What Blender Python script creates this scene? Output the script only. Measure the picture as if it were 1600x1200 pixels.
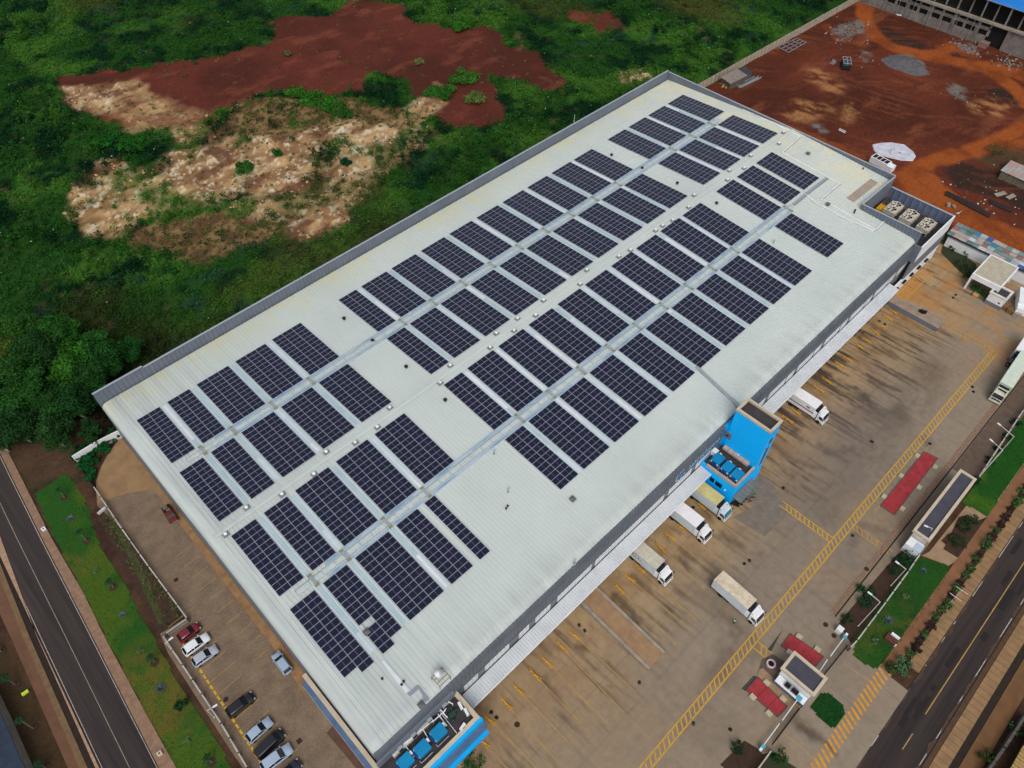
import bpy, math, random
import numpy as np
from mathutils import Vector, Matrix
for o in list(bpy.data.objects): bpy.data.objects.remove(o)
random.seed(7); RNG = np.random.default_rng(7)
S = bpy.context.scene
COL = S.collection
# ------------------------------------------------------------ camera, sky, sun, exposure
CAM = np.array([-7.153, -74.639, 123.759])
CM = np.array([[0.7190230569, -0.6949783079, -0.0033159044],
               [0.5385836098, 0.5541892960, 0.6346667783],
               [0.4392420050, 0.4581259388, -0.7727788075]])
FPX = 1169.667
cd = bpy.data.cameras.new('camera'); cam = bpy.data.objects.new('camera', cd); COL.objects.link(cam)
cd.lens = FPX / 1600 * 36; cd.sensor_width = 36; cd.clip_start = 1; cd.clip_end = 9000
mw = Matrix.Identity(4)
for i in range(3):
    mw[i][0] = CM[0][i]; mw[i][1] = CM[1][i]; mw[i][2] = -CM[2][i]; mw[i][3] = CAM[i]
cam.matrix_world = mw
S.camera = cam
w = bpy.data.worlds.new('World'); S.world = w; w.use_nodes = True
nt = w.node_tree; bg = nt.nodes['Background']
sky = nt.nodes.new('ShaderNodeTexSky'); sky.sky_type = 'NISHITA'; sky.sun_disc = False
SUN_EL = math.radians(52); SUN_AZ = math.radians(220)      # azimuth from +Y towards +X
sky.sun_elevation = SUN_EL; sky.sun_rotation = SUN_AZ
sky.air_density = 1.0; sky.dust_density = 4.0; sky.ozone_density = 1.0
hs = nt.nodes.new('ShaderNodeHueSaturation'); hs.inputs['Saturation'].default_value = .45   # overcast: greyer sky light
nt.links.new(sky.outputs[0], hs.inputs['Color']); nt.links.new(hs.outputs[0], bg.inputs[0]); bg.inputs[1].default_value = 0.15
sd = bpy.data.lights.new('sun', 'SUN'); sun = bpy.data.objects.new('sun', sd); COL.objects.link(sun)
sd.energy = 1.0; sd.angle = math.radians(35); sd.color = (1, 0.96, 0.90)
sdir = Vector((math.sin(SUN_AZ) * math.cos(SUN_EL), math.cos(SUN_AZ) * math.cos(SUN_EL), math.sin(SUN_EL)))
sun.rotation_euler = sdir.to_track_quat('Z', 'Y').to_euler(); sun.location = (0, 0, 200)
S.view_settings.view_transform = 'Standard'; S.view_settings.look = 'None'
S.view_settings.exposure = 0.06; S.view_settings.gamma = 1
S.render.engine = 'CYCLES'

# ------------------------------------------------------------ helpers
def P(u, v, z=0.0):
    """point of the place seen at photo position (u,v), at height z"""
    q = np.array([(u - 800) / FPX, -(v - 600) / FPX, 1.0]); d = CM.T @ q
    return CAM + d * (z - CAM[2]) / d[2]
def PP(pts, z=0.0): return [tuple(P(u, v, z)[:2]) for u, v in pts]
def srgb(r, g, b):
    f = lambda x: x / 12.92 if x <= .04045 else ((x + .055) / 1.055) ** 2.4
    return (f(r / 255), f(g / 255), f(b / 255), 1)
ORD = 'first second third fourth fifth sixth seventh eighth ninth tenth eleventh twelfth thirteenth fourteenth fifteenth sixteenth seventeenth eighteenth nineteenth twentieth'.split()
MATS = {}
def mat(name, col, col2=None, scale=0.5, rough=.8, metal=0., bump=0., bscale=6., lo=.35, hi=.65, spec=.25, stretch=None):
    if name in MATS: return MATS[name]
    m = bpy.data.materials.new(name); m.use_nodes = True; n = m.node_tree; b = n.nodes['Principled BSDF']
    b.inputs['Roughness'].default_value = rough; b.inputs['Metallic'].default_value = metal
    b.inputs['Specular IOR Level'].default_value = spec
    b.inputs['Base Color'].default_value = col
    geo = n.nodes.new('ShaderNodeNewGeometry'); src = geo.outputs['Position']
    if stretch:
        mp = n.nodes.new('ShaderNodeMapping'); mp.inputs['Scale'].default_value = stretch
        n.links.new(src, mp.inputs[0]); src = mp.outputs[0]
    if col2:
        no = n.nodes.new('ShaderNodeTexNoise'); no.inputs['Scale'].default_value = scale; no.inputs['Detail'].default_value = 7
        no.inputs['Roughness'].default_value = .65
        n.links.new(src, no.inputs[0])
        r = n.nodes.new('ShaderNodeValToRGB'); r.color_ramp.elements[0].position = lo; r.color_ramp.elements[1].position = hi
        r.color_ramp.elements[0].color = col; r.color_ramp.elements[1].color = col2
        n.links.new(no.outputs[0], r.inputs[0]); n.links.new(r.outputs[0], b.inputs['Base Color'])
    if bump:
        nb = n.nodes.new('ShaderNodeTexNoise'); nb.inputs['Scale'].default_value = bscale; nb.inputs['Detail'].default_value = 5
        n.links.new(geo.outputs['Position'], nb.inputs[0])
        bp = n.nodes.new('ShaderNodeBump'); bp.inputs['Strength'].default_value = bump; bp.inputs['Distance'].default_value = .2
        n.links.new(nb.outputs[0], bp.inputs['Height']); n.links.new(bp.outputs[0], b.inputs['Normal'])
    MATS[name] = m; return m
def mat_attr(name, rough=.9, var=.35, scale=2., bump=.4, bscale=3., transl=0., spec=.06):
    """surface whose own colour is stored per vertex / face, broken up by noise"""
    if name in MATS: return MATS[name]
    m = bpy.data.materials.new(name); m.use_nodes = True; n = m.node_tree; b = n.nodes['Principled BSDF']
    b.inputs['Roughness'].default_value = rough; b.inputs['Specular IOR Level'].default_value = spec
    at = n.nodes.new('ShaderNodeAttribute'); at.attribute_name = 'Col'
    geo = n.nodes.new('ShaderNodeNewGeometry')
    last = at.outputs['Color']
    if var:
        no = n.nodes.new('ShaderNodeTexNoise'); no.inputs['Scale'].default_value = scale; no.inputs['Detail'].default_value = 8
        no.inputs['Roughness'].default_value = .7
        n.links.new(geo.outputs['Position'], no.inputs[0])
        mr = n.nodes.new('ShaderNodeMapRange'); mr.inputs[1].default_value = .25; mr.inputs[2].default_value = .75
        mr.inputs[3].default_value = 1 - var; mr.inputs[4].default_value = 1 + var
        n.links.new(no.outputs[0], mr.inputs[0])
        mx = n.nodes.new('ShaderNodeVectorMath'); mx.operation = 'SCALE'
        n.links.new(last, mx.inputs[0]); n.links.new(mr.outputs[0], mx.inputs['Scale']); last = mx.outputs[0]
    n.links.new(last, b.inputs['Base Color'])
    if bump:
        nb = n.nodes.new('ShaderNodeTexNoise'); nb.inputs['Scale'].default_value = bscale; nb.inputs['Detail'].default_value = 6
        n.links.new(geo.outputs['Position'], nb.inputs[0])
        bp = n.nodes.new('ShaderNodeBump'); bp.inputs['Strength'].default_value = bump; bp.inputs['Distance'].default_value = .3
        n.links.new(nb.outputs[0], bp.inputs['Height']); n.links.new(bp.outputs[0], b.inputs['Normal'])
    MATS[name] = m; return m

def tag(o, label=None, cat=None, group=None, kind=None):
    if label: o['label'] = label
    if cat: o['category'] = cat
    if group: o['group'] = group
    if kind: o['kind'] = kind
    return o
def empty(name, loc, rz=0, label=None, cat=None, group=None):
    o = bpy.data.objects.new(name, None); COL.objects.link(o); o.location = loc; o.rotation_euler = (0, 0, rz)
    o.empty_display_size = .3
    return tag(o, label, cat, group)
class MB:
    def __init__(s): s.v = []; s.f = []; s.m = []; s.k = 0
    def mi(s, k): s.k = k; return s
    def add(s, vs, fs):
        b = len(s.v); s.v += [tuple(map(float, p)) for p in vs]
        for f in fs: s.f.append([b + i for i in f]); s.m.append(s.k)
        return s
    def box(s, x0, y0, z0, x1, y1, z1):
        x0, x1 = min(x0, x1), max(x0, x1); y0, y1 = min(y0, y1), max(y0, y1); z0, z1 = min(z0, z1), max(z0, z1)
        return s.add([(x0, y0, z0), (x1, y0, z0), (x1, y1, z0), (x0, y1, z0), (x0, y0, z1), (x1, y0, z1), (x1, y1, z1), (x0, y1, z1)],
                     [(3, 2, 1, 0), (4, 5, 6, 7), (0, 1, 5, 4), (1, 2, 6, 5), (2, 3, 7, 6), (3, 0, 4, 7)])
    def obox(s, c, L, W, z0, z1, a):
        ca, sa = math.cos(a), math.sin(a); q = []
        for z in (z0, z1):
            for dx, dy in ((-L, -W), (L, -W), (L, W), (-L, W)):
                q.append((c[0] + (dx * ca - dy * sa) / 2, c[1] + (dx * sa + dy * ca) / 2, z))
        return s.add(q, [(3, 2, 1, 0), (4, 5, 6, 7), (0, 1, 5, 4), (1, 2, 6, 5), (2, 3, 7, 6), (3, 0, 4, 7)])
    def bar(s, a, b, wd, h):
        """box from point a to b, width wd, height h (centred)"""
        a = Vector(a); b = Vector(b); d = (b - a); L = d.length; d.normalize()
        sd_ = d.cross(Vector((0, 0, 1)))
        if sd_.length < 1e-4: sd_ = Vector((1, 0, 0))
        sd_.normalize(); up = sd_.cross(d)
        q = []
        for p in (a, b):
            for x, y in ((-1, -1), (1, -1), (1, 1), (-1, 1)): q.append(p + sd_ * (x * wd / 2) + up * (y * h / 2))
        return s.add(q, [(0, 1, 2, 3), (7, 6, 5, 4), (0, 4, 5, 1), (1, 5, 6, 2), (2, 6, 7, 3), (3, 7, 4, 0)])
    def prism(s, poly, z0, z1, cap=True):
        n = len(poly); A = sum(poly[i][0] * poly[(i + 1) % n][1] - poly[(i + 1) % n][0] * poly[i][1] for i in range(n))
        if A < 0: poly = poly[::-1]
        fs = [(i, (i + 1) % n, n + (i + 1) % n, n + i) for i in range(n)]
        if cap: fs += [tuple(range(n - 1, -1, -1)), tuple(range(n, 2 * n))]
        return s.add([(p[0], p[1], z0) for p in poly] + [(p[0], p[1], z1) for p in poly], fs)
    def sheet(s, poly, z):
        n = len(poly); A = sum(poly[i][0] * poly[(i + 1) % n][1] - poly[(i + 1) % n][0] * poly[i][1] for i in range(n))
        if A < 0: poly = poly[::-1]
        return s.add([(p[0], p[1], z) for p in poly], [tuple(range(n))])
    def rect(s, x0, y0, x1, y1, z): return s.sheet([(x0, y0), (x1, y0), (x1, y1), (x0, y1)], z)
    def line(s, a, b, wd, z):
        a = np.array(a[:2]); b = np.array(b[:2]); d = b - a; L = np.linalg.norm(d); n = np.array([-d[1], d[0]]) / max(L, 1e-6) * wd / 2
        return s.sheet([tuple(a - n), tuple(b - n), tuple(b + n), tuple(a + n)], z)
    def tube(s, a, b, r0, r1=None, n=8, cap=True):
        r1 = r0 if r1 is None else r1; a = Vector(a); b = Vector(b); d = (b - a).normalized()
        x = d.orthogonal().normalized(); y = d.cross(x); q = []
        for p, r in ((a, r0), (b, r1)):
            for i in range(n):
                t = 2 * math.pi * i / n; q.append(p + x * (r * math.cos(t)) + y * (r * math.sin(t)))
        fs = [(i, (i + 1) % n, n + (i + 1) % n, n + i) for i in range(n)]
        if cap: fs += [tuple(range(n - 1, -1, -1)), tuple(range(n, 2 * n))]
        return s.add(q, fs)
    def path(s, pts, r, n=8):
        for a, b in zip(pts[:-1], pts[1:]): s.tube(a, b, r, r, n)
        return s
    def lathe(s, c, prof, n=12):
        q = []
        for r, z in prof:
            for i in range(n):
                t = 2 * math.pi * i / n; q.append((c[0] + r * math.cos(t), c[1] + r * math.sin(t), c[2] + z))
        fs = []
        for k in range(len(prof) - 1):
            for i in range(n): fs.append((k * n + i, k * n + (i + 1) % n, (k + 1) * n + (i + 1) % n, (k + 1) * n + i))
        fs += [tuple(range(n - 1, -1, -1)), tuple(range((len(prof) - 1) * n, len(prof) * n))]
        return s.add(q, fs)
    def loft(s, secs, cap=True):
        n = len(secs[0]); q = [p for sec in secs for p in sec]; fs = []
        for k in range(len(secs) - 1):
            for i in range(n): fs.append((k * n + i, k * n + (i + 1) % n, (k + 1) * n + (i + 1) % n, (k + 1) * n + i))
        if cap: fs += [tuple(range(n - 1, -1, -1)), tuple(range((len(secs) - 1) * n, len(secs) * n))]
        return s.add(q, fs)
    def build(s, name, mats, parent=None, world=True, smooth=False, bevel=0):
        if not isinstance(mats, (list, tuple)): mats = [mats]
        v = np.array(s.v)
        if parent is not None:
            off = np.array(parent_loc(parent)) if world else np.zeros(3); loc = (0, 0, 0)
        else:
            off = np.array([(v[:, 0].min() + v[:, 0].max()) / 2, (v[:, 1].min() + v[:, 1].max()) / 2, v[:, 2].min()]) if world else np.zeros(3)
            loc = tuple(off)
        me = bpy.data.meshes.new(name); me.from_pydata((v - off).tolist(), [], s.f)
        for m in mats: me.materials.append(m)
        me.polygons.foreach_set('material_index', s.m)
        if smooth: me.polygons.foreach_set('use_smooth', [True] * len(s.f))
        me.update()
        o = bpy.data.objects.new(name, me); COL.objects.link(o); o.location = loc
        if parent is not None: o.parent = parent
        if bevel:
            b = o.modifiers.new('bevel', 'BEVEL'); b.width = bevel; b.segments = 2; b.limit_method = 'ANGLE'
        return o
def parent_loc(p):
    l = Vector(p.location)
    while p.parent is not None:
        p = p.parent; l = l + Vector(p.location)
    return l
def dup(root, loc, rz, label=None, group=None, name=None):
    r = root.copy(); COL.objects.link(r); r.location = loc; r.rotation_euler = (root.rotation_euler[0], root.rotation_euler[1], rz)
    if label: r['label'] = label
    if group: r['group'] = group
    for ch in list(root.children):
        c = ch.copy(); COL.objects.link(c); c.parent = r
        for g in list(ch.children):
            d = g.copy(); COL.objects.link(d); d.parent = c
    return r
def raw_mesh(name, verts, faces, cols=None, domain='CORNER', mats=(), parent=None, nper=4):
    """fast mesh from numpy: faces (n,4); cols (n,3) per face or per vertex"""
    me = bpy.data.meshes.new(name); nf = len(faces)
    me.vertices.add(len(verts)); me.vertices.foreach_set('co', np.asarray(verts, np.float32).ravel())
    me.loops.add(nf * nper); me.loops.foreach_set('vertex_index', np.asarray(faces, np.int32).ravel())
    me.polygons.add(nf); me.polygons.foreach_set('loop_start', np.arange(0, nf * nper, nper, dtype=np.int32))
    me.update(calc_edges=True)
    if cols is not None:
        a = me.attributes.new('Col', 'FLOAT_COLOR', 'POINT')
        c4 = np.ones((len(verts), 4), np.float32); c4[:, :3] = cols
        a.data.foreach_set('color', c4.ravel())
    for m in mats: me.materials.append(m)
    o = bpy.data.objects.new(name, me); COL.objects.link(o)
    if parent is not None: o.parent = parent
    return o
def fbm(x, y, scale, octv=4, seed=0, gain=.55):
    out = np.zeros_like(x, dtype=float); amp = 1.; tot = 0.; r = np.random.default_rng(seed + 11)
    lat = r.random((256, 256))
    for k in range(octv):
        fx = x / scale * 2 ** k + 17.3 * k; fy = y / scale * 2 ** k + 5.7 * k
        ix = np.floor(fx).astype(int); iy = np.floor(fy).astype(int); tx = fx - ix; ty = fy - iy
        tx = tx * tx * (3 - 2 * tx); ty = ty * ty * (3 - 2 * ty)
        g = lambda a, b: lat[a & 255, b & 255]
        v = (g(ix, iy) * (1 - tx) + g(ix + 1, iy) * tx) * (1 - ty) + (g(ix, iy + 1) * (1 - tx) + g(ix + 1, iy + 1) * tx) * ty
        out += v * amp; tot += amp; amp *= gain
    return out / tot
def inpoly(x, y, poly):
    r = np.zeros(x.shape, bool); n = len(poly)
    for i in range(n):
        x0, y0 = poly[i]; x1, y1 = poly[(i + 1) % n]
        if y0 == y1: continue
        c = ((y0 > y) != (y1 > y)) & (x < (x1 - x0) * (y - y0) / (y1 - y0) + x0); r ^= c
    return r
def leaves(centers, radii, n, size, col, var=.25, up=0., seed=1, flat=1.0):
    """leaf cards spread through ellipsoids. returns verts, faces, colours"""
    r = np.random.default_rng(seed); centers = np.asarray(centers, float); N = len(centers)
    radii = np.asarray(radii, float).reshape(N, -1)
    if radii.shape[1] == 1: radii = np.repeat(radii, 3, 1) * [1, 1, flat]
    d = r.normal(size=(N, n, 3)); d /= np.linalg.norm(d, axis=2, keepdims=True)
    rad = r.random((N, n, 1)) ** .45
    c = centers[:, None] + d * rad * radii[:, None]
    c = c.reshape(-1, 3); M = len(c)
    nn = d.reshape(-1, 3) * .8 + r.normal(size=(M, 3)) * .55; nn[:, 2] += .35 + up * .5; nn /= np.linalg.norm(nn, axis=1, keepdims=True)
    a = np.cross(nn, r.normal(size=(M, 3))); a /= np.linalg.norm(a, axis=1, keepdims=True)
    b = np.cross(nn, a)
    sz = np.repeat(np.broadcast_to(np.asarray(size, float).reshape(-1, 1), (N, n)).reshape(-1)[:, None], 3, 1) * (.6 + .8 * r.random((M, 1)))
    a *= sz; b *= sz * .5
    v = np.stack([c - a * .5, c + b * .5, c + a * .5, c - b * .5], 1).reshape(-1, 3)
    f = np.arange(M * 4).reshape(M, 4)
    col = np.asarray(col, float).reshape(-1, 3); cc = np.repeat(np.broadcast_to(col, (N, 3)), n, 0)
    k = (1 + var * (r.random((M, 1)) * 2 - 1)); cc = cc * k * (1 + .12 * r.normal(size=(M, 3)) * [1, .5, 1])
    return v, f, np.repeat(np.clip(cc, .002, 1), 4, 0)
def lin(r, g, b): return np.array(srgb(r, g, b)[:3])

# ------------------------------------------------------------ materials
M_roof = mat('roof_sheet', srgb(196, 201, 198), srgb(210, 214, 210), scale=.07, rough=.5, lo=.3, hi=.7, spec=.4)
M_clad = mat('grey_cladding', srgb(96, 104, 116), srgb(108, 115, 126), scale=.2, rough=.45)
M_cladd = mat('dark_cladding', srgb(70, 80, 94), srgb(82, 92, 105), scale=.2, rough=.5)
M_cope = mat('parapet_coping', srgb(150, 158, 166), rough=.5)
M_white = mat('white_paint', srgb(222, 224, 226), srgb(208, 210, 212), scale=.4, rough=.55)
M_dirtywhite = mat('weathered_white', srgb(205, 203, 198), srgb(178, 174, 165), scale=.35, rough=.7)
M_alu = mat('aluminium_frame', srgb(164, 167, 178), rough=.4, metal=.3)
M_galv = mat('galvanised_steel', srgb(160, 168, 172), srgb(140, 150, 156), scale=1.5, rough=.5, metal=.3)
M_blue = mat('bright_blue_render', srgb(0, 178, 255), srgb(0, 170, 248), scale=.25, rough=.6)
M_teal = mat('blue_plastic', srgb(10, 130, 178), srgb(12, 118, 165), scale=.6, rough=.5)
M_beige = mat('beige_coping', srgb(190, 178, 156), srgb(176, 162, 140), scale=.7, rough=.8)
M_bitumen = mat('bitumen_roof', srgb(50, 47, 50), srgb(66, 62, 63), scale=.5, rough=.9)
M_slate = mat('slate_membrane', srgb(62, 62, 72), srgb(72, 71, 80), scale=.6, rough=.8)
M_glass = mat('dark_glass', srgb(18, 22, 28), rough=.12, spec=.8)
M_bglass = mat('blue_grey_glazing', srgb(70, 92, 122), srgb(88, 108, 134), scale=.5, rough=.25)
M_black = mat('black_plastic', srgb(26, 26, 28), rough=.6)
M_rubber = mat('tyre_rubber', srgb(24, 24, 25), rough=.85)
M_yel = mat('yellow_road_paint', srgb(196, 150, 40), srgb(160, 122, 60), scale=1.2, rough=.8, lo=.4, hi=.75)
M_yelf = mat('faded_yellow_paint', srgb(176, 138, 60), srgb(140, 116, 82), scale=1.0, rough=.85, lo=.35, hi=.65)
M_yels = mat('yellow_steel', srgb(214, 160, 20), srgb(190, 138, 24), scale=2, rough=.55)
M_wline = mat('white_road_paint', srgb(176, 170, 162), srgb(140, 133, 126), scale=1.5, rough=.8)
M_red = mat('red_steel_deck', srgb(160, 50, 58), srgb(128, 42, 46), scale=.7, rough=.7)
M_conc = mat('concrete', srgb(150, 142, 128), srgb(126, 116, 104), scale=.6, rough=.9, bump=.1)
M_concd = mat('bare_concrete_frame', srgb(128, 122, 116), srgb(96, 90, 86), scale=.5, rough=.95, bump=.2)
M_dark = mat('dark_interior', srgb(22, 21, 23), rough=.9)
M_asph = mat('asphalt', srgb(36, 31, 30), srgb(50, 43, 41), scale=.18, rough=.9, bump=.05, bscale=20)
M_tanpave = mat('tan_concrete_path', srgb(158, 128, 92), srgb(140, 112, 80), scale=.5, rough=.9)
M_brownpave = mat('brown_paver_path', srgb(112, 78, 54), srgb(128, 90, 62), scale=.4, rough=.9)
M_kerb = mat('kerb_concrete', srgb(140, 112, 92), srgb(118, 92, 74), scale=1.2, rough=.9)
M_ditch = mat('dark_drain', srgb(36, 29, 26), srgb(48, 38, 31), scale=1, rough=.95)
M_leaf = mat_attr('leaf', rough=.75, var=0, bump=0, spec=.06)
M_bark = mat('bark', srgb(120, 110, 96), srgb(84, 74, 62), scale=2, rough=.95)
M_soil = mat('dark_soil', srgb(52, 38, 30), srgb(66, 48, 38), scale=1.2, rough=1, bump=.3, bscale=4)

# ------------------------------------------------------------ ground sheet
FIELD_RED = [(88,118),(190,112),(300,96),(345,86),(420,66),(432,30),(520,22),(545,2),(640,6),(650,30),(700,42),(760,42),(780,60),(800,75),(830,78),(850,110),(880,128),(865,142),(800,120),(762,118),(775,140),(790,165),(760,200),(700,182),(660,165),(640,118),(580,112),(560,150),(500,150),(450,140),(400,150),(340,165),(300,190),(240,200),(180,190),(110,165)]
FIELD_RED2 = [(880,20),(960,18),(990,45),(930,50),(880,35)]
FIELD_RED3 = [(700,170),(770,170),(800,190),(740,200),(690,195)]
FIELD_SAND1 = [(98,140),(160,126),(225,128),(240,140),(275,160),(330,180),(322,192),(240,205),(215,212),(190,185),(120,172)]
FIELD_SAND2 = [(98,290),(130,268),(160,248),(200,258),(250,248),(320,230),(360,205),(440,205),(520,190),(600,190),(640,160),(690,130),(700,150),(680,195),(690,218),(640,245),(600,280),(545,330),(510,372),(470,376),(440,350),(380,330),(330,322),(270,335),(220,345),(190,370),(130,372),(95,340)]
FIELD_BROWN = [(190,372),(240,345),(330,325),(400,330),(440,352),(440,378),(380,380),(330,400),(300,410),(270,390),(220,385)]
FIELD_DRY = [(340,170),(400,150),(500,150),(560,160),(640,170),(640,195),(540,200),(430,215),(350,210)]
FIELD_SAND4 = [(235,185),(330,178),(365,200),(350,240),(300,240),(265,215)]
FIELD_SAND3 = [(975,110),(1005,105),(1030,118),(1000,130),(970,125)]
FIELD_DARKSOIL = [(0,700),(30,690),(110,680),(190,655),(180,640),(110,660),(150,690),(110,715),(135,760),(80,745),(52,770),(20,735)]
SITE = [(1095,140),(1330,4),(1340,-60),(1760,-60),(1760,330),(1600,440),(1480,400),(1400,400),(1250,330),(1040,160)]
TRACKS = [([(1350,-20),(1352,30),(1368,58),(1400,75),(1450,88),(1500,95),(1550,112),(1590,140),(1610,165)],4.2,1),([(1455,86),(1490,72),(1520,85)],4,.9),([(1500,97),(1560,106),(1640,130)],5,1),([(1700,150),(1620,190),(1570,215),(1520,235),(1470,248),(1430,262),(1412,280)],4,1),([(1700,205),(1600,224),(1540,238)],2.6,.9),
 ([(1412,278),(1435,300),(1470,322),(1510,350),(1560,378),(1660,425)],5,1),([(1445,275),(1470,300),(1510,335),(1570,362),(1660,402)],4.5,1),([(1412,280),(1370,258),(1330,240),(1270,215),(1200,190),(1130,160)],3,.5),([(1290,40),(1310,60),(1350,70)],2.5,.5)]
def seg_dist(X, Y, a, b):
    ax, ay = a; bx, by = b; dx, dy = bx - ax, by - ay; t = np.clip(((X - ax) * dx + (Y - ay) * dy) / (dx * dx + dy * dy), 0, 1)
    return np.hypot(X - ax - t * dx, Y - ay - t * dy), t
SITE_SAND = [[(1265,110),(1290,115),(1320,135),(1325,150),(1290,148),(1272,130)],[(1240,160),(1290,165),(1300,178),(1270,178),(1240,188),(1225,180)],[(1510,160),(1560,152),(1590,170),(1570,182),(1520,178)],[(1318,170),(1345,165),(1345,190),(1320,195)],[(1195,70),(1205,66),(1225,72),(1210,82)]]
SITE_GREY = [[(1385,86),(1420,86),(1445,100),(1440,118),(1410,114),(1390,100)],[(1345,80),(1362,85),(1360,98),(1346,92)],[(1268,190),(1285,188),(1294,205),(1275,208)],[(1300,45),(1345,30),(1352,50),(1310,66)],[(1480,130),(1510,135),(1512,158),(1490,150)],[(1490,65),(1520,66),(1530,82),(1510,85)]]
SITE_DARK = [[(1468,262),(1500,255),(1560,265),(1620,290),(1660,330),(1600,330),(1540,305),(1490,290)],[(1530,130),(1570,140),(1595,155),(1590,165),(1550,150)],[(1380,40),(1450,70),(1440,78),(1385,60)]]
SITE_SCRUB = [(1500,240),(1560,225),(1700,230),(1700,300),(1600,275),(1540,258)]
def greens(x, y):
    sh = x.shape; x = x.ravel(); y = y.ravel()
    a = fbm(x, y, 16, 4, 81); b_ = fbm(x, y, 5, 3, 82); c = fbm(x, y, 40, 3, 83); e = fbm(x, y, 7, 4, 87)
    br = lin(58, 100, 32); dk = lin(13, 46, 22); bl = lin(36, 70, 46); ol = lin(68, 76, 34); mx = lambda C, d, t: C + (d - C) * np.clip(t, 0, 1)[:, None]
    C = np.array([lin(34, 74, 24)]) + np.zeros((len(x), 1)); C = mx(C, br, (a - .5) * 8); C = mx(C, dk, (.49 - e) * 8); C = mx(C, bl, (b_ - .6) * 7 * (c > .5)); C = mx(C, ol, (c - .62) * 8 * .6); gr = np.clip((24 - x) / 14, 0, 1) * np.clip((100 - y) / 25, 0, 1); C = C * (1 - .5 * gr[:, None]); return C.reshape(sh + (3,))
def make_ground():
    xs = np.concatenate([[-4000, -1500, -600, -250, -120], np.arange(-70, 346, .65), [380, 450, 650, 1200, 2500, 5000]])
    ys = np.concatenate([[-4000, -1500, -600, -300, -180], np.arange(-130, 301, .65), [330, 400, 600, 1100, 2500, 5000]])
    X, Y = np.meshgrid(xs, ys, indexing='ij')
    wx = X + (fbm(X, Y, 9, 4, 1) - .5) * 9 + (fbm(X, Y, 1.6, 3, 31) - .5) * 2.2
    wy = Y + (fbm(X, Y, 9, 4, 2) - .5) * 9 + (fbm(X, Y, 1.6, 3, 32) - .5) * 2.2
    sx = X + (fbm(X, Y, 4, 4, 3) - .5) * 4; sy = Y + (fbm(X, Y, 4, 4, 4) - .5) * 4
    def soft(m, k=2):
        m = m.astype(float)
        for _ in range(k):
            m[1:-1] = (m[:-2] + 2 * m[1:-1] + m[2:]) / 4; m[:, 1:-1] = (m[:, :-2] + 2 * m[:, 1:-1] + m[:, 2:]) / 4
        return m
    F = lambda px, k=2: soft(inpoly(wx, wy, PP(px)), k)
    G = lambda px, k=2: soft(inpoly(sx, sy, PP(px)), k)
    n1 = fbm(X, Y, 22, 5, 5); n2 = fbm(X, Y, 3.0, 4, 6); n3 = fbm(X, Y, 60, 4, 7); n4 = fbm(X, Y, 1.2, 3, 8)
    def mix(a, b, t): return a + (b - a) * t[..., None]
    C = greens(X, Y) * .75; C = mix(C, lin(70, 58, 36), np.clip((n2 - .6) * 6, 0, 1) * .5)
    brk = lambda m, a=.7, w_=.36: np.clip((m + (n2 - .5) * a + (n1 - .5) * a - .32) / w_, 0, 1)
    red = brk(np.clip(F(FIELD_RED, 9) + F(FIELD_RED2, 9) * .8 + F(FIELD_RED3, 9), 0, 1), .8)
    redc = mix(mix(np.zeros(X.shape + (3,)) + lin(88, 44, 34), np.zeros(X.shape + (3,)) + lin(72, 37, 29), np.clip((n1 - .4) * 5, 0, 1)), np.zeros(X.shape + (3,)) + lin(112, 62, 46), np.clip((fbm(X, Y * 2, 9, 4, 33) - .58) * 6, 0, 1) * .6)
    C = mix(C, redc, red)
    dry = brk(np.clip(F(FIELD_DRY, 8) + F(FIELD_BROWN, 8), 0, 1))
    C = mix(C, mix(np.zeros(X.shape + (3,)) + lin(122, 98, 66), np.zeros(X.shape + (3,)) + lin(88, 64, 46), np.clip((n2 - .4) * 5, 0, 1)), dry)
    sand = brk(np.clip(F(FIELD_SAND1, 8) + F(FIELD_SAND2, 8) + F(FIELD_SAND3, 6) + F(FIELD_SAND4, 8), 0, 1), .9, .75)
    sandc = mix(np.zeros(X.shape + (3,)) + lin(168, 138, 98), np.zeros(X.shape + (3,)) + lin(132, 100, 70), np.clip((fbm(X * .6, Y * 1.5, 6, 5, 34) - .42) * 6, 0, 1))
    sandc = mix(sandc, np.zeros(X.shape + (3,)) + lin(194, 182, 156), np.clip((n4 - .58) * 8, 0, 1) * np.clip((n1 - .4) * 6, 0, 1))
    sandc = mix(sandc, np.zeros(X.shape + (3,)) + lin(96, 62, 46), np.clip((fbm(X, Y * 1.6, 9, 5, 12) - .54) * 8, 0, 1) * .9)
    patch = np.clip((fbm(X, Y, 14, 4, 13) - .34) * 5, 0, 1)
    C = mix(C, sandc, sand * (.35 + .65 * patch))
    site = soft(inpoly(X, Y, PP(SITE) ), 1)
    sc = mix(np.zeros(X.shape + (3,)) + lin(90, 45, 31), np.zeros(X.shape + (3,)) + lin(72, 37, 26), np.clip((n1 - .38) * 5, 0, 1))
    sc = mix(sc, np.zeros(X.shape + (3,)) + lin(116, 66, 44), np.clip((fbm(X * .35 + Y * .2, Y * 1.2, 6, 4, 15) - .6) * 7, 0, 1) * .7)
    for q in SITE_SAND: sc = mix(sc, np.zeros(X.shape + (3,)) + lin(156, 110, 70), F(q, 4) * np.clip((fbm(X * .5 + Y * .8, X * 1.5, 3, 4, 35) - .4) * 5, 0, 1) * .8)
    for q in SITE_DARK: sc = mix(sc, np.zeros(X.shape + (3,)) + lin(46, 36, 32), G(q) * .9)
    sc = mix(sc, np.zeros(X.shape + (3,)) + lin(70, 62, 44), G(SITE_SCRUB) * .7)
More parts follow.
